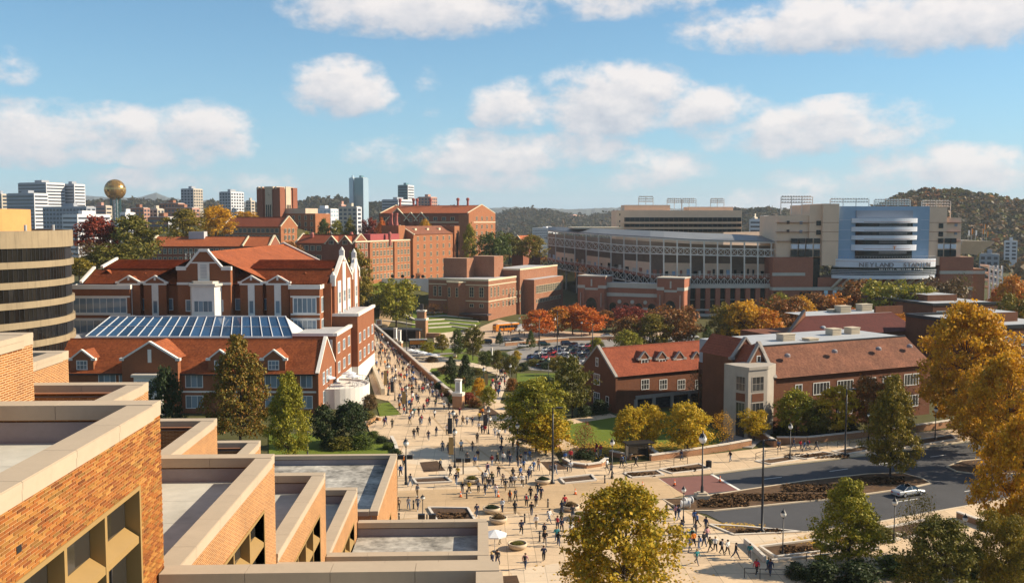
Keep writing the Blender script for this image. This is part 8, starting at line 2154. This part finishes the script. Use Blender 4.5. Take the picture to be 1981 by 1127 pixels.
def car_meshes(kind):
 if kind in CARM: return CARM[kind]
 if kind == 'sedan': L, hw, bonnet, boot, belt, roof = 4.75, .91, .78, .92, .95, 1.43; cab = ((-1.55, .93), (-.75, 1.40), (.55, 1.43), (1.35, .93))
 elif kind == 'suv': L, hw, bonnet, boot, belt, roof = 4.7, .95, 1.0, 1.08, 1.1, 1.72; cab = ((-2.2, 1.08), (-1.9, 1.68), (.45, 1.72), (1.15, 1.08))
 elif kind == 'pickup': L, hw, bonnet, boot, belt, roof = 5.5, .98, 1.08, 1.12, 1.15, 1.85; cab = ((-.75, 1.14), (-.6, 1.80), (.75, 1.85), (1.4, 1.14))
 else: L, hw, bonnet, boot, belt, roof = 4.2, .88, .84, .95, .98, 1.5; cab = ((-2.0, .97), (-1.45, 1.46), (.5, 1.5), (1.3, .95))
 h = L / 2; zs = [(-h, boot - .22), (-h + .12, boot - .04), (cab[0][0], boot), (0, belt), (cab[3][0], bonnet + .1), (h - .9, bonnet), (h - .15, bonnet - .12), (h, bonnet - .3)]
 ws = [hw - .12, hw - .04, hw, hw, hw, hw - .02, hw - .08, hw - .2]
 body = loft([(x, body_ring(w, .28, z)) for (x, z), w in zip(zs, ws)])
 if kind == 'pickup': body.box(-h + .1, -hw + .1, 1.08, cab[0][0], hw - .1, 1.13)
 g = MB(); k = hw - .1; q = hw - .26
 P = lambda c, w: [(c[0], -w, c[1]), (c[0], w, c[1])]
 a, b, c, d = [P(cab[i], k if i in (0, 3) else q) for i in range(4)]
 for f in ([a[0], a[1], b[1], b[0]], [c[0], c[1], d[1], d[0]], [a[0], b[0], c[0], d[0]], [a[1], d[1], c[1], b[1]]): g.poly(f)
 rf = MB(); z = .03; rf.extr([(b[0][0] - .03, -q - .01, b[0][1]), (c[0][0] + .03, -q - .01, c[0][1]), (c[0][0] + .03, q + .01, c[0][1]), (b[0][0] - .03, q + .01, b[0][1])], (0, 0, .045))
 for s in (-1, 1):
  for (u, v) in ((0, 1), (3, 2)): rf.bar((cab[u][0], s * (k + .005), cab[u][1]), (cab[v][0], s * (q + .005), cab[v][1]), .07)
  mx = (cab[1][0] + cab[2][0]) / 2; rf.bar((mx, s * (k + .005), belt), (mx, s * (q + .005), cab[1][1]), .07)
 wheel = MB().tube((0, -.1, 0), (0, .12, 0), .33 if kind in ('sedan', 'hatch') else .38, n=16); rim = MB().tube((0, .1, 0), (0, .135, 0), .2, n=10)
 mm = dict(body=mk(body, 'body', PAINT['silver'], False), cabin_glass=mk(g, 'cabin_glass', M_CARGLASS), roof=mk(rf, 'roof', PAINT['silver']), wheel=mk(wheel, 'wheel', M_TYRE), rim=mk(rim, 'rim', M_RIM),
     head=mk(MB().box(-.05, -.2, -.07, .06, .2, .07), 'headlight', M_HEAD), tail=mk(MB().box(-.05, -.18, -.1, .05, .18, .1), 'tail_light', M_TAIL), trim=mk(MB().box(-h + .05, -hw + .06, .2, h - .05, hw - .06, .34), 'lower_trim', M_TRIM), mirror=mk(MB().box(-.08, -.12, -.06, .08, .12, .07), 'mirror', M_TRIM))
 CARM[kind] = (mm, L, hw, bonnet, boot, cab); return CARM[kind]
def car(p, rot, kind, col, label, group='cars in the car park', name=None, small=True):
 mm, L, hw, bonnet, boot, cab = car_meshes(kind); h = L / 2
 o = thing(name or {'pickup': 'pickup_truck', 'suv': 'parked_car'}.get(kind, 'parked_car'), label, 'car', p, rot, group)
 for nm in ('body', 'roof'):
  c = inst(mm[nm], nm, o); c.material_slots[0].link = 'OBJECT'; c.material_slots[0].material = PAINT[col]
 inst(mm['cabin_glass'], 'cabin_glass', o); inst(mm['trim'], 'lower_trim', o)
 for sx in (-1, 1):
  for sy in (-1, 1):
   w = inst(mm['wheel'], 'wheel', o, (sx * h * .6, sy * (hw - .1), .34), 0 if sy > 0 else PI); inst(mm['rim'], 'rim', w)
 for sy in (-1, 1):
  inst(mm['head'], 'headlight', o, (h - .1, sy * (hw - .38), bonnet - .28)); inst(mm['tail'], 'tail_light', o, (-h + .04, sy * (hw - .32), boot - .32))
  if not small: inst(mm['mirror'], 'mirror', o, (cab[3][0] - .35, sy * (hw + .06), 1.0))
# the silver saloon on the road
A_, B_ = at_g(1730, 962), at_g(1790, 955); an = math.atan2(B_.y - A_.y, B_.x - A_.x)
car(at_g(1757, 957, .0), an + R(3), 'sedan', 'silver', 'silver saloon car driving on the near lane of the road', 'cars on the streets', 'car', False)
# car park: rows of stalls
LC = at_g(1085, 690); rows = [(672, 1105, 1160, 4), (679, 1048, 1150, 8), (686, 1035, 1160, 9), (694, 1020, 1150, 9), (702, 1020, 1150, 8), (709, 1040, 1140, 6)]
cols = ['white', 'black', 'silver', 'grey', 'navy', 'white', 'red', 'black', 'blue', 'silver', 'grey', 'maroon', 'green', 'white', 'black']
desc = {'white': 'white', 'black': 'black', 'silver': 'silver', 'grey': 'dark grey', 'navy': 'dark navy', 'red': 'bright red', 'blue': 'blue', 'maroon': 'maroon', 'green': 'dark green'}
kn = {'sedan': 'saloon', 'suv': 'tall estate car', 'hatch': 'hatchback', 'pickup': 'pickup truck'}
rown = ['back row', 'second row from the back', 'third row from the back', 'third row from the lawn', 'second row from the lawn', 'row nearest the lawn']
ordn = ['leftmost', 'second', 'third', 'fourth', 'fifth', 'sixth', 'seventh', 'eighth', 'rightmost']
pr_ = random.Random(21)
for ri, (py, a, b, n) in enumerate(rows):
 for i in range(n):
  px = a + (b - a) * (i + .5) / n + pr_.uniform(-1.2, 1.2); p = at_g(px, py + pr_.uniform(-.5, .5), .08)
  kind = pr_.choice(['sedan', 'suv', 'suv', 'hatch', 'sedan', 'pickup']); col = pr_.choice(cols)
  if (ri, i) in ((2, 2), (3, 2), (3, 3)): kind, col = 'suv', 'red'
  if (ri, i) in ((3, 0),): kind, col = 'hatch', 'blue'
  if (ri, i) in ((4, 4), (2, 6), (5, 2)): col = 'white'
  car(p, R(64) + (PI if pr_.random() < .4 else 0) + pr_.uniform(-.05, .05), kind, col, f"{desc[col]} {kn[kind]}, {'rightmost' if i == n - 1 else ordn[i]} in the car park's {rown[ri]}")
for px, py, kind, col, rot, lab in ((1001, 662, 'suv', 'black', 8, 'black tall estate car on the street beside the small green tree'), (940, 665, 'suv', 'black', 175, 'black car on the street behind the garden trees'), (1012, 672, 'hatch', 'white', 10, 'white hatchback entering the car park past the brick wall'), (1052, 669, 'suv', 'green', 5, 'dark green tall car in the car park lane behind the brick wall'), (1097, 668, 'suv', 'navy', 8, 'dark navy tall car behind the brick wall at the back of the car park'),
           (1174, 652, 'sedan', 'silver', 6, 'silver saloon on the street right of the brick wall'), (978, 661, 'sedan', 'silver', 5, 'silver saloon half hidden by the dark cone shaped tree'), (898, 646, 'suv', 'silver', 60, 'silver tall car by the amphitheatre steps'), (845, 675, 'sedan', 'silver', 5, 'silver saloon behind the small pale tree by the truck'), (1340, 655, 'suv', 'white', 10, 'white tall car between the rust trees by the stadium'), (1290, 660, 'suv', 'silver', 12, 'silver tall car behind the large rust tree')):
 car(at_g(px, py, .12), R(rot), kind, col, lab, 'cars on the streets', 'car')
# bus, shuttle and box truck
def box_vehicle(name, label, cat, p, rot, L, W, H, body, glass_z, nose=0.0, nw=6, roofm=None, lower=None):
 o = thing(name, label, cat, p, rot, 'large vehicles'); h = L / 2
 secs = [(-h, W / 2 - .1, .35, H - .12), (-h + .15, W / 2, .32, H), (h - .9 - nose, W / 2, .32, H), (h - .25, W / 2 - .03, .32, H - (.25 if not nose else H * .42)), (h, W / 2 - .15, .4, H - (.7 if not nose else H * .5))]
 loft([(x, body_ring(w, a, b, .05)) for x, w, a, b in secs]).build('body', body, o)
 if roofm: MB().box(-h + .4, -W / 2 + .25, H - .01, h - 1.2 - nose, W / 2 - .25, H + .14).build('roof_panel', roofm, o)
 z0, z1 = glass_z
 for s in (-1, 1):
  for k in range(nw):
   x0 = -h + .5 + (L - 2.0 - nose) * k / nw; MB().box(x0, s * (W / 2 - .02), z0, x0 + (L - 2.0 - nose) / nw - .12, s * (W / 2 + .025), z1).build('window', M_CARGLASS, o)
 MB().extr([(h - .22, -W / 2 + .25, z0 - .1), (h - .22, W / 2 - .25, z0 - .1), (h - .5 - nose * .2, W / 2 - .25, z1 + .1), (h - .5 - nose * .2, -W / 2 + .25, z1 + .1)], (.25, 0, .05)).build('windscreen', M_CARGLASS, o)
 for sx in (-1, 1):
  for sy in (-1, 1): w = MB().tube((sx * h * .62, sy * (W / 2 - .22), .46), (sx * h * .62, sy * (W / 2 + .02), .46), .46, n=16).build('wheel', M_TYRE, o); MB().tube((sx * h * .62, sy * (W / 2 + .02), .46), (sx * h * .62, sy * (W / 2 + .05), .46), .26, n=12).build('rim', M_RIM, w)
 for sy in (-1, 1): MB().box(h - .2, sy * W * .32 - .15, .7, h + .03, sy * W * .32 + .15, .9).build('headlight', M_HEAD, o)
 return o
o = box_vehicle('city_bus', 'orange city bus with white roof waiting by the corner hall', 'bus', at_g(979, 640, .12), R(212), 11.5, 2.6, 3.0, PAINT['orange'], (1.3, 2.4), 0, 7, PAINT['white'])
MB().box(5.1, -1.0, 2.5, 5.62, 1.0, 2.85).build('route_display', M_TRIM, o)
box_vehicle('shuttle_bus', 'small white shuttle bus right of the orange bus', 'bus', at_g(1013, 641, .12), R(200), 7.2, 2.3, 2.75, PAINT['white'], (1.4, 2.2), 1.2, 4, PAINT['white'])
p = at_g(815, 678, .12); o = thing('box_truck', 'black and orange box truck parked behind the long wall', 'truck', p, R(4), 'large vehicles')
MB().box(-4.2, -1.25, .9, 2.0, 1.25, 3.7).build('cargo_box', PAINT['black'], o); MB().box(-4.25, -1.28, 3.7, 2.05, 1.28, 3.95).build('box_roof', PAINT['silver'], o); MB().box(-3.9, -1.29, 2.3, 1.7, -1.25, 3.5).build('orange_panel', M_ORANGE, o)
loft([(2.05, body_ring(1.1, .5, 2.6)), (3.2, body_ring(1.1, .5, 2.6)), (3.8, body_ring(1.08, .5, 1.7)), (4.6, body_ring(1.0, .5, 1.5))]).build('cab', PAINT['maroon'], o)
MB().extr([(3.22, -.95, 2.5), (3.22, .95, 2.5), (3.8, .95, 1.72), (3.8, -.95, 1.72)], (.04, 0, .04)).build('windscreen', M_CARGLASS, o)
for x in (-2.8, 3.2):
 for s in (-1, 1): MB().tube((x, s * .9, .48), (x, s * 1.18, .48), .48, n=14).build('wheel', M_TYRE, o)
for i, ch in enumerate('VOLSHOP'):
 me = letter_mesh(ch, 1.0, .02); me.materials.append(M_WHITE); q = bpy.data.objects.new('letter', me); link(q, o); q.location = (-3.4 + i * .72 + (.35 if i > 2 else 0), -1.3, 1.25); q.rotation_euler = (PI / 2, 0, 0)
# ------------------------------------------------------------------ people
def person_mesh(seed, stride, armb, lean=.03, female=False):
 """skeleton in a walking pose -> one skinned body; slots: top, trousers, skin, shoes, dark"""
 r = random.Random(seed); s = stride; w = .17 if female else .20; b = .09
 J = {'pel': (0, 0, .95, .135), 'wst': (0, -lean * .4, 1.10, .115), 'chs': (0, -lean, 1.32, .15), 'nek': (0, -lean - .01, 1.50, .055), 'hd1': (0, -lean - .03, 1.60, .088), 'hd2': (0, -lean - .025, 1.70, .085)}
 B = [('pel', 'wst', 0), ('wst', 'chs', 0), ('chs', 'nek', 0), ('nek', 'hd1', 2), ('hd1', 'hd2', 2)]
 for i, sg in enumerate((-1, 1)):
  f = s * sg; q = str(i)
  J['hip' + q] = (sg * b, 0, .90, .10); J['kne' + q] = (sg * b, -f * .5 - .03, .50 + (.03 if f < 0 else 0), .068); J['ank' + q] = (sg * b, -f + (.08 if f < 0 else 0), .10 + (.10 if f < -.1 else 0), .048); J['toe' + q] = (sg * (b + .02), -f - .15, .045 + (.03 if f < -.1 else 0), .04)
  B += [('pel', 'hip' + q, 1), ('hip' + q, 'kne' + q, 1), ('kne' + q, 'ank' + q, 1), ('ank' + q, 'toe' + q, 3)]
  bend = armb if sg > 0 else armb * .4
  J['shl' + q] = (sg * w, -lean, 1.42, .07); J['elb' + q] = (sg * (w + .05), f * .25 - lean + .04, 1.15, .05); J['wri' + q] = (sg * (w + .04 - bend * .12), f * .45 - lean - bend * .24 - .03, .93 + bend * .22, .036); J['hnd' + q] = (sg * (w + .03 - bend * .16), f * .5 - lean - bend * .31 - .05, .86 + bend * .24, .034)
  B += [('chs', 'shl' + q, 0), ('shl' + q, 'elb' + q, 0), ('elb' + q, 'wri' + q, 0), ('wri' + q, 'hnd' + q, 2)]
 ks = list(J); me = bpy.data.meshes.new('body'); me.from_pydata([J[k][:3] for k in ks], [(ks.index(a), ks.index(c)) for a, c, _ in B], [])
 o = bpy.data.objects.new('body', me); COL.objects.link(o); o.modifiers.new('skin', 'SKIN'); me.attributes
 if not me.skin_vertices: bpy.context.view_layer.update()
 bm = bmesh.new(); bm.from_mesh(me); lay = bm.verts.layers.skin.verify()
 for v in bm.verts: v[lay].radius = (J[ks[v.index]][3] * (1.25 if ks[v.index] in ('chs', 'pel') else 1), J[ks[v.index]][3]); v[lay].use_root = ks[v.index] == 'pel'
 bm.to_mesh(me); bm.free(); o.modifiers.new('sub', 'SUBSURF').levels = 1
 bpy.context.view_layer.update(); out = bpy.data.meshes.new_from_object(o.evaluated_get(bpy.context.evaluated_depsgraph_get())); bpy.data.objects.remove(o)
 mb = MB(); mb.v = [tuple(v.co) for v in out.vertices]
 segs = [(Vector(J[a][:3]), Vector(J[c][:3]), m) for a, c, m in B]
 for p in out.polygons:
  c = p.center; best = min(segs, key=lambda g: (c - (g[0] + (g[1] - g[0]) * max(0, min(1, (c - g[0]).dot(g[1] - g[0]) / (g[1] - g[0]).length_squared)))).length)
  mb.f.append(tuple(p.vertices)); mb.m.append(best[2] if not (best[2] == 0 and c.z > 1.49 and abs(c.x) < .09) else 2)
 bpy.data.meshes.remove(out); nb = len(mb.f)
 for q in '01':
  h, wr = Vector(J['hnd' + q][:3]), Vector(J['wri' + q][:3]); d = (h - wr).normalized(); sd = d.cross(Vector((1, 0, 0))).normalized()
  for k in range(4): st = h + sd * (.03 * (k - 1.5) / 1.5); mb.tube(st, st + d * (.075 - .008 * abs(k - 1)) + Vector((-.012 if q == '1' else .012, 0, 0)), .010, .007, 5, 2)
  mb.tube(wr.lerp(h, .5) - sd * .02, wr.lerp(h, .5) - sd * .055 + d * .05, .011, .008, 5, 2)
 y = -lean - .03
 mb.tube((0, y - .085, 1.63), (0, y - .115, 1.60), .012, .016, 5, 2); mb.box(-.03, y - .088, 1.565, .03, y - .08, 1.572, 4)
 for sg in (-1, 1): mb.box(sg * .034 - .012, y - .09, 1.645, sg * .034 + .012, y - .078, 1.656, 4); mb.tube((sg * .082, y, 1.63), (sg * .10, y + .01, 1.63), .025, .02, 6, 2)
 me = mk(mb, 'body', M_TRIM)
 for _ in range(4): me.materials.append(M_TRIM)
 me.polygons.foreach_set('material_index', mb.m); me.polygons.foreach_set('use_smooth', [i < nb for i in range(len(mb.f))])
 hr = MB(); c = (0, y + .012, 1.665); hr.lathe(c, [(.104, -.03), (.108, .03), (.09, .075), (.05, .105), (0, .115)], 12)
 if female: hr.extr([(-.085, y + .07, 1.68), (.085, y + .07, 1.68), (.10, y + .10, 1.42), (-.10, y + .10, 1.42)], (0, .045, .02))
 pk = MB(); pk.prism([(-.15, .10), (.15, .10), (.13, .26), (-.13, .26)], 1.08, 1.47); pk.prism([(-.11, .26), (.11, .26), (.09, .32), (-.09, .32)], 1.10, 1.28)
 for sg in (-1, 1): pk.bar((sg * .1, .1, 1.46), (sg * .1, -.14 - lean, 1.40), .05, .02); pk.bar((sg * .1, -.15 - lean, 1.40), (sg * .13, .08, 1.12), .05, .02)
 return me, mk(hr, 'hair', M_TRIM, True), mk(pk, 'backpack', M_TRIM)
PM = [person_mesh(1, .30, .1), person_mesh(2, -.28, .3, female=True), person_mesh(3, .20, .9), person_mesh(4, -.34, .2), person_mesh(5, .05, .7, .0, True), person_mesh(6, .26, .5, .05, True), person_mesh(7, -.18, 1.0, .02)]
def cl(nm, c): return mat('cloth_' + nm.replace(' ', '_'), c, .9, .08, 4)
TOPS = [('black', (.018, .018, .02)), ('navy', (.02, .03, .07)), ('dark grey', (.06, .06, .065)), ('grey', (.22, .22, .23)), ('maroon', (.13, .02, .03)), ('orange', (.78, .22, .02)), ('white', (.72, .72, .70)), ('blue', (.05, .13, .34)), ('olive', (.10, .10, .05)), ('red', (.45, .03, .04)), ('teal', (.03, .20, .22)), ('tan', (.36, .25, .15)), ('mustard', (.50, .32, .04)), ('pink', (.48, .25, .28))]
TW = [22, 14, 13, 11, 7, 8, 11, 8, 5, 6, 2, 5, 2, 2]
BOT = [('jeans', (.04, .06, .11)), ('black trousers', (.015, .015, .016)), ('dark leggings', (.02, .02, .025)), ('khaki trousers', (.30, .23, .14)), ('grey trousers', (.15, .15, .16)), ('pale blue jeans', (.16, .21, .30))]
HAIRC = [('dark', (.02, .015, .012)), ('brown', (.09, .05, .025)), ('fair', (.35, .24, .10))]
SKIN = [cl('skin a', (.50, .30, .21)), cl('skin b', (.36, .20, .12)), cl('skin c', (.14, .075, .045))]
SHOE = [cl('shoe a', (.03, .03, .03)), cl('shoe b', (.6, .6, .58))]
spots = []
Z3 = '58,212 187,275 209,258 273,285 320,260 384,252 400,222 398,165 427,180 396,110 458,138 478,195 502,195 535,200 575,172 603,240 622,180 640,195 706,180 590,248 612,245 668,262 690,275 727,245 758,250 563,300 573,235 708,320 775,330 803,350 357,352 391,362 468,350 535,352 503,420 549,438 566,400 650,435 682,425 718,420 748,400 757,430 705,370 805,445 822,430 838,462 850,405 875,400 898,470 927,462 868,520 880,500 625,490 690,500 612,540 595,545 650,545 632,575 610,610 570,595 515,600 475,600 448,510 437,550 402,500 345,460 125,440 108,500 165,560 208,620 210,700 155,695 95,700 672,620 715,550 732,590 757,655 790,645 785,560 763,565 830,560 820,510 775,515 712,712 787,725 560,740 855,680 880,635 885,735 912,680 922,610 942,635 990,775 1083,690 1065,720 1062,780 1040,820 1065,830 1120,855 1130,755 1165,820 1205,850 1150,845 1135,890 1035,890 1045,915 962,860 965,910 958,1005 848,1050 825,845 913,808 697,905 650,1040 683,1030 1118,475 1085,415 1118,405 1027,490 1000,490 1270,390 130,135 170,150 233,188 215,140 245,120 10,205 20,195'
Z4 = '1015,925 1040,890 1030,870 1075,915 1110,895 1060,1010 1150,925 1185,925 1228,945 1265,945 1320,975 1415,975 1460,1080 1550,1085 960,810 920,700 940,715 1045,740 1120,790 1065,760 1055,820 1130,850 1285,325 1610,250 655,360 560,360 490,410 462,380 420,280 390,270 960,315 580,350'
for txt, ox, oy, k in ((Z3, 740, 760, 3.0714), (Z4, 1040, 800, 3.446)):
 for q in txt.split(): a, b = q.split(','); spots.append((ox + int(a) / k, oy + int(b) / k, 'plaza'))
for q in '1535,868 1549,871 1556,873 1563,871 1580,872 1485,1110'.split(): spots.append((*map(int, q.split(',')), 'pavement'))
wr_ = random.Random(5)
def fill(n, rowspec, place, gap=.5):
 got = []
 while len(got) < n:
  py = wr_.choice([wr_.uniform(rowspec[0][0], rowspec[-1][0]), wr_.triangular(rowspec[0][0], rowspec[-1][0], rowspec[len(rowspec) // 2][0])])
  a, b = (np.interp(py, [q[0] for q in rowspec], [q[j] for q in rowspec]) for j in (1, 2)); px = wr_.uniform(a + 2, b - 3); p = at_g(px, py)
  if all((p - g).length > gap for g in got): got.append(p); spots.append((px, py, place))
fill(190, [(614, 697, 708), (640, 697, 730), (690, 712, 775), (740, 738, 826), (796, 770, 872)], 'walkway'); fill(34, [(742, 742, 832), (775, 765, 868), (800, 785, 960), (830, 790, 985)], 'walkway'); fill(44, [(696, 935, 985), (728, 965, 985), (745, 950, 980), (785, 940, 962)], 'garden path'); fill(22, [(632, 945, 1000), (652, 930, 1060)], 'bus square')
MARKS = [(880, 905, 'the gold banner lamp'), (786, 938, "the terrace roof lamp"), (830, 905, "the flush mulch bed"), (836, 930, "the narrow bed"), (876, 1000, "the large square bed"), (912, 935, "the crowd's bowl planter"), (957, 1000, 'the twin bowl planters'), (1001, 1062, "the parasol's bowl planter"), (1050, 936, 'the tall plaza pole'), (1112, 995, "the golden tree's bowl planters"), (957, 1068, 'the white parasol'), (1001, 886, "the yellow green tree's lamp"), (1118, 928, "the bed beside the pole"), (1130, 895, "the small red tree"), (1184, 926, 'the railing lamp'), (1238, 890, 'the bus shelter'), (1322, 1012, 'the median tip lamp'), (1474, 1030, 'the tall road pole'), (1514, 1076, "the lower right soil bed"), (1205, 1050, 'the golden plaza tree'), (887, 788, 'the nearest white pillar'), (945, 840, "the dark banner lamp"), (787, 800, "the nearest walkway banner"), (751, 765, "the gold banner by steps"), (715, 700, 'the distant gold banner lamp'), (713, 628, 'the far white pillar'), (730, 815, "the curved bench"), (820, 760, "the long wall's middle"), (770, 690, "the long wall's upper part"), (987, 748, 'the garden path lamp'), (951, 705, "the slim garden pillar"), (979, 640, 'the orange bus'), (1013, 641, 'the white shuttle bus'), (1371, 905, 'the litter bin'), (1560, 870, 'the brick retaining wall'), (725, 660, "the far walkway stretch"), (745, 720, "the steps' planter wall")]
seen_l = {}
spots.sort(key=lambda q: -q[1])
for i, (px, py, place) in enumerate(spots[:300]):
 p = at_g(px, py, .112 if place != 'bus square' else .13); r = wr_
 t = r.choices(range(len(TOPS)), TW)[0]; b = r.choices(range(len(BOT)), [9, 6, 4, 2, 3, 3])[0]; v = r.randrange(len(PM)); hc = r.choice(HAIRC[:2] * 3 + HAIRC[2:]); pack = r.random() < .55 and v != 2
 away = r.random() < .45; base = {'plaza': 0, 'walkway': .2, 'garden path': -.15, 'pavement': PI / 2 - .15, 'bus square': r.uniform(-2, 2)}[place]
 if place == 'plaza' and px > 1150: base = r.uniform(-1.7, 1.7)
 rot = base + (PI if away else 0) + r.gauss(0, .35)
 mx = min(MARKS, key=lambda m: (m[0] - px) ** 2 + ((m[1] - py) * 1.7) ** 2); dx, dy = px - mx[0], (py - mx[1]) * 1.7
 rel = ('left of ' if dx < 0 else 'right of ') if abs(dx) > abs(dy) else ('beyond ' if dy < 0 else 'before ')
 for _ in range(60):
  lab = f"person in {TOPS[t][0]} top, {BOT[b][0]}{', backpack,' if pack else ','} {rel}{mx[2]}"
  if lab not in seen_l: break
  t = r.choices(range(len(TOPS)), TW)[0]; b = r.randrange(len(BOT))
 seen_l[lab] = i
 o = thing('person', lab, 'person', p, rot, 'people walking on the campus'); h = r.uniform(1.0, 1.09) * (1.0 if v not in (1, 4, 5) else .96)
 bd, hr, pk = PM[v]; q = inst(bd, 'body', o, scale=(h * 1.18, h * 1.15, h))
 for k, m in enumerate((cl(*TOPS[t]), cl(*BOT[b]), r.choices(SKIN, [6, 2, 2])[0], r.choice(SHOE), M_TRIM)): q.material_slots[k].link = 'OBJECT'; q.material_slots[k].material = m
 q = inst(hr, 'hair', o, scale=(h * 1.18, h * 1.15, h)); q.material_slots[0].link = 'OBJECT'; q.material_slots[0].material = cl(hc[0] + ' hair', hc[1])
 if pack: q = inst(pk, 'backpack', o, scale=(h, h, h)); q.material_slots[0].link = 'OBJECT'; q.material_slots[0].material = cl(*r.choice([TOPS[0], TOPS[1], TOPS[2], TOPS[7], TOPS[9], TOPS[3]]))
# the rest of the crowd, too far off to tell apart
mats = [cl(*TOPS[k]) for k in (0, 1, 2, 3, 4, 5, 6, 7, 9, 11)] + [cl(*q) for q in BOT[:3]] + [SKIN[0], SHOE[0], M_TRIM]
CV, CF, CM = [], [], []; base_n = 0
for (px, py, place) in spots[300:]:
 p = at_g(px, py, .112); me = PM[wr_.randrange(len(PM))][0]; a = (PI if wr_.random() < .5 else 0) + wr_.gauss(.2, .3)
 co = np.empty(len(me.vertices) * 3); me.vertices.foreach_get('co', co); co = co.reshape(-1, 3); c, s = math.cos(a), math.sin(a)
 CV.append(np.stack([co[:, 0] * c - co[:, 1] * s + p.x, co[:, 0] * s + co[:, 1] * c + p.y, co[:, 2] + p.z], 1))
 k = (wr_.choices(range(10), [TW[q] for q in (0, 1, 2, 3, 4, 5, 6, 7, 9, 11)])[0], 10 + wr_.randrange(3), 13, 14, 15)
 for f in me.polygons: CF.append([v + base_n for v in f.vertices]); CM.append(k[f.material_index])
 base_n += len(co)
me = bpy.data.meshes.new('distant_crowd'); me.from_pydata(np.concatenate(CV).tolist(), [], CF)
for m in mats: me.materials.append(m)
me.polygons.foreach_set('material_index', CM); tag(link(bpy.data.objects.new('distant_crowd', me)), 'distant crowd of walkers at the far end of the walkway', 'crowd', kind='stuff')
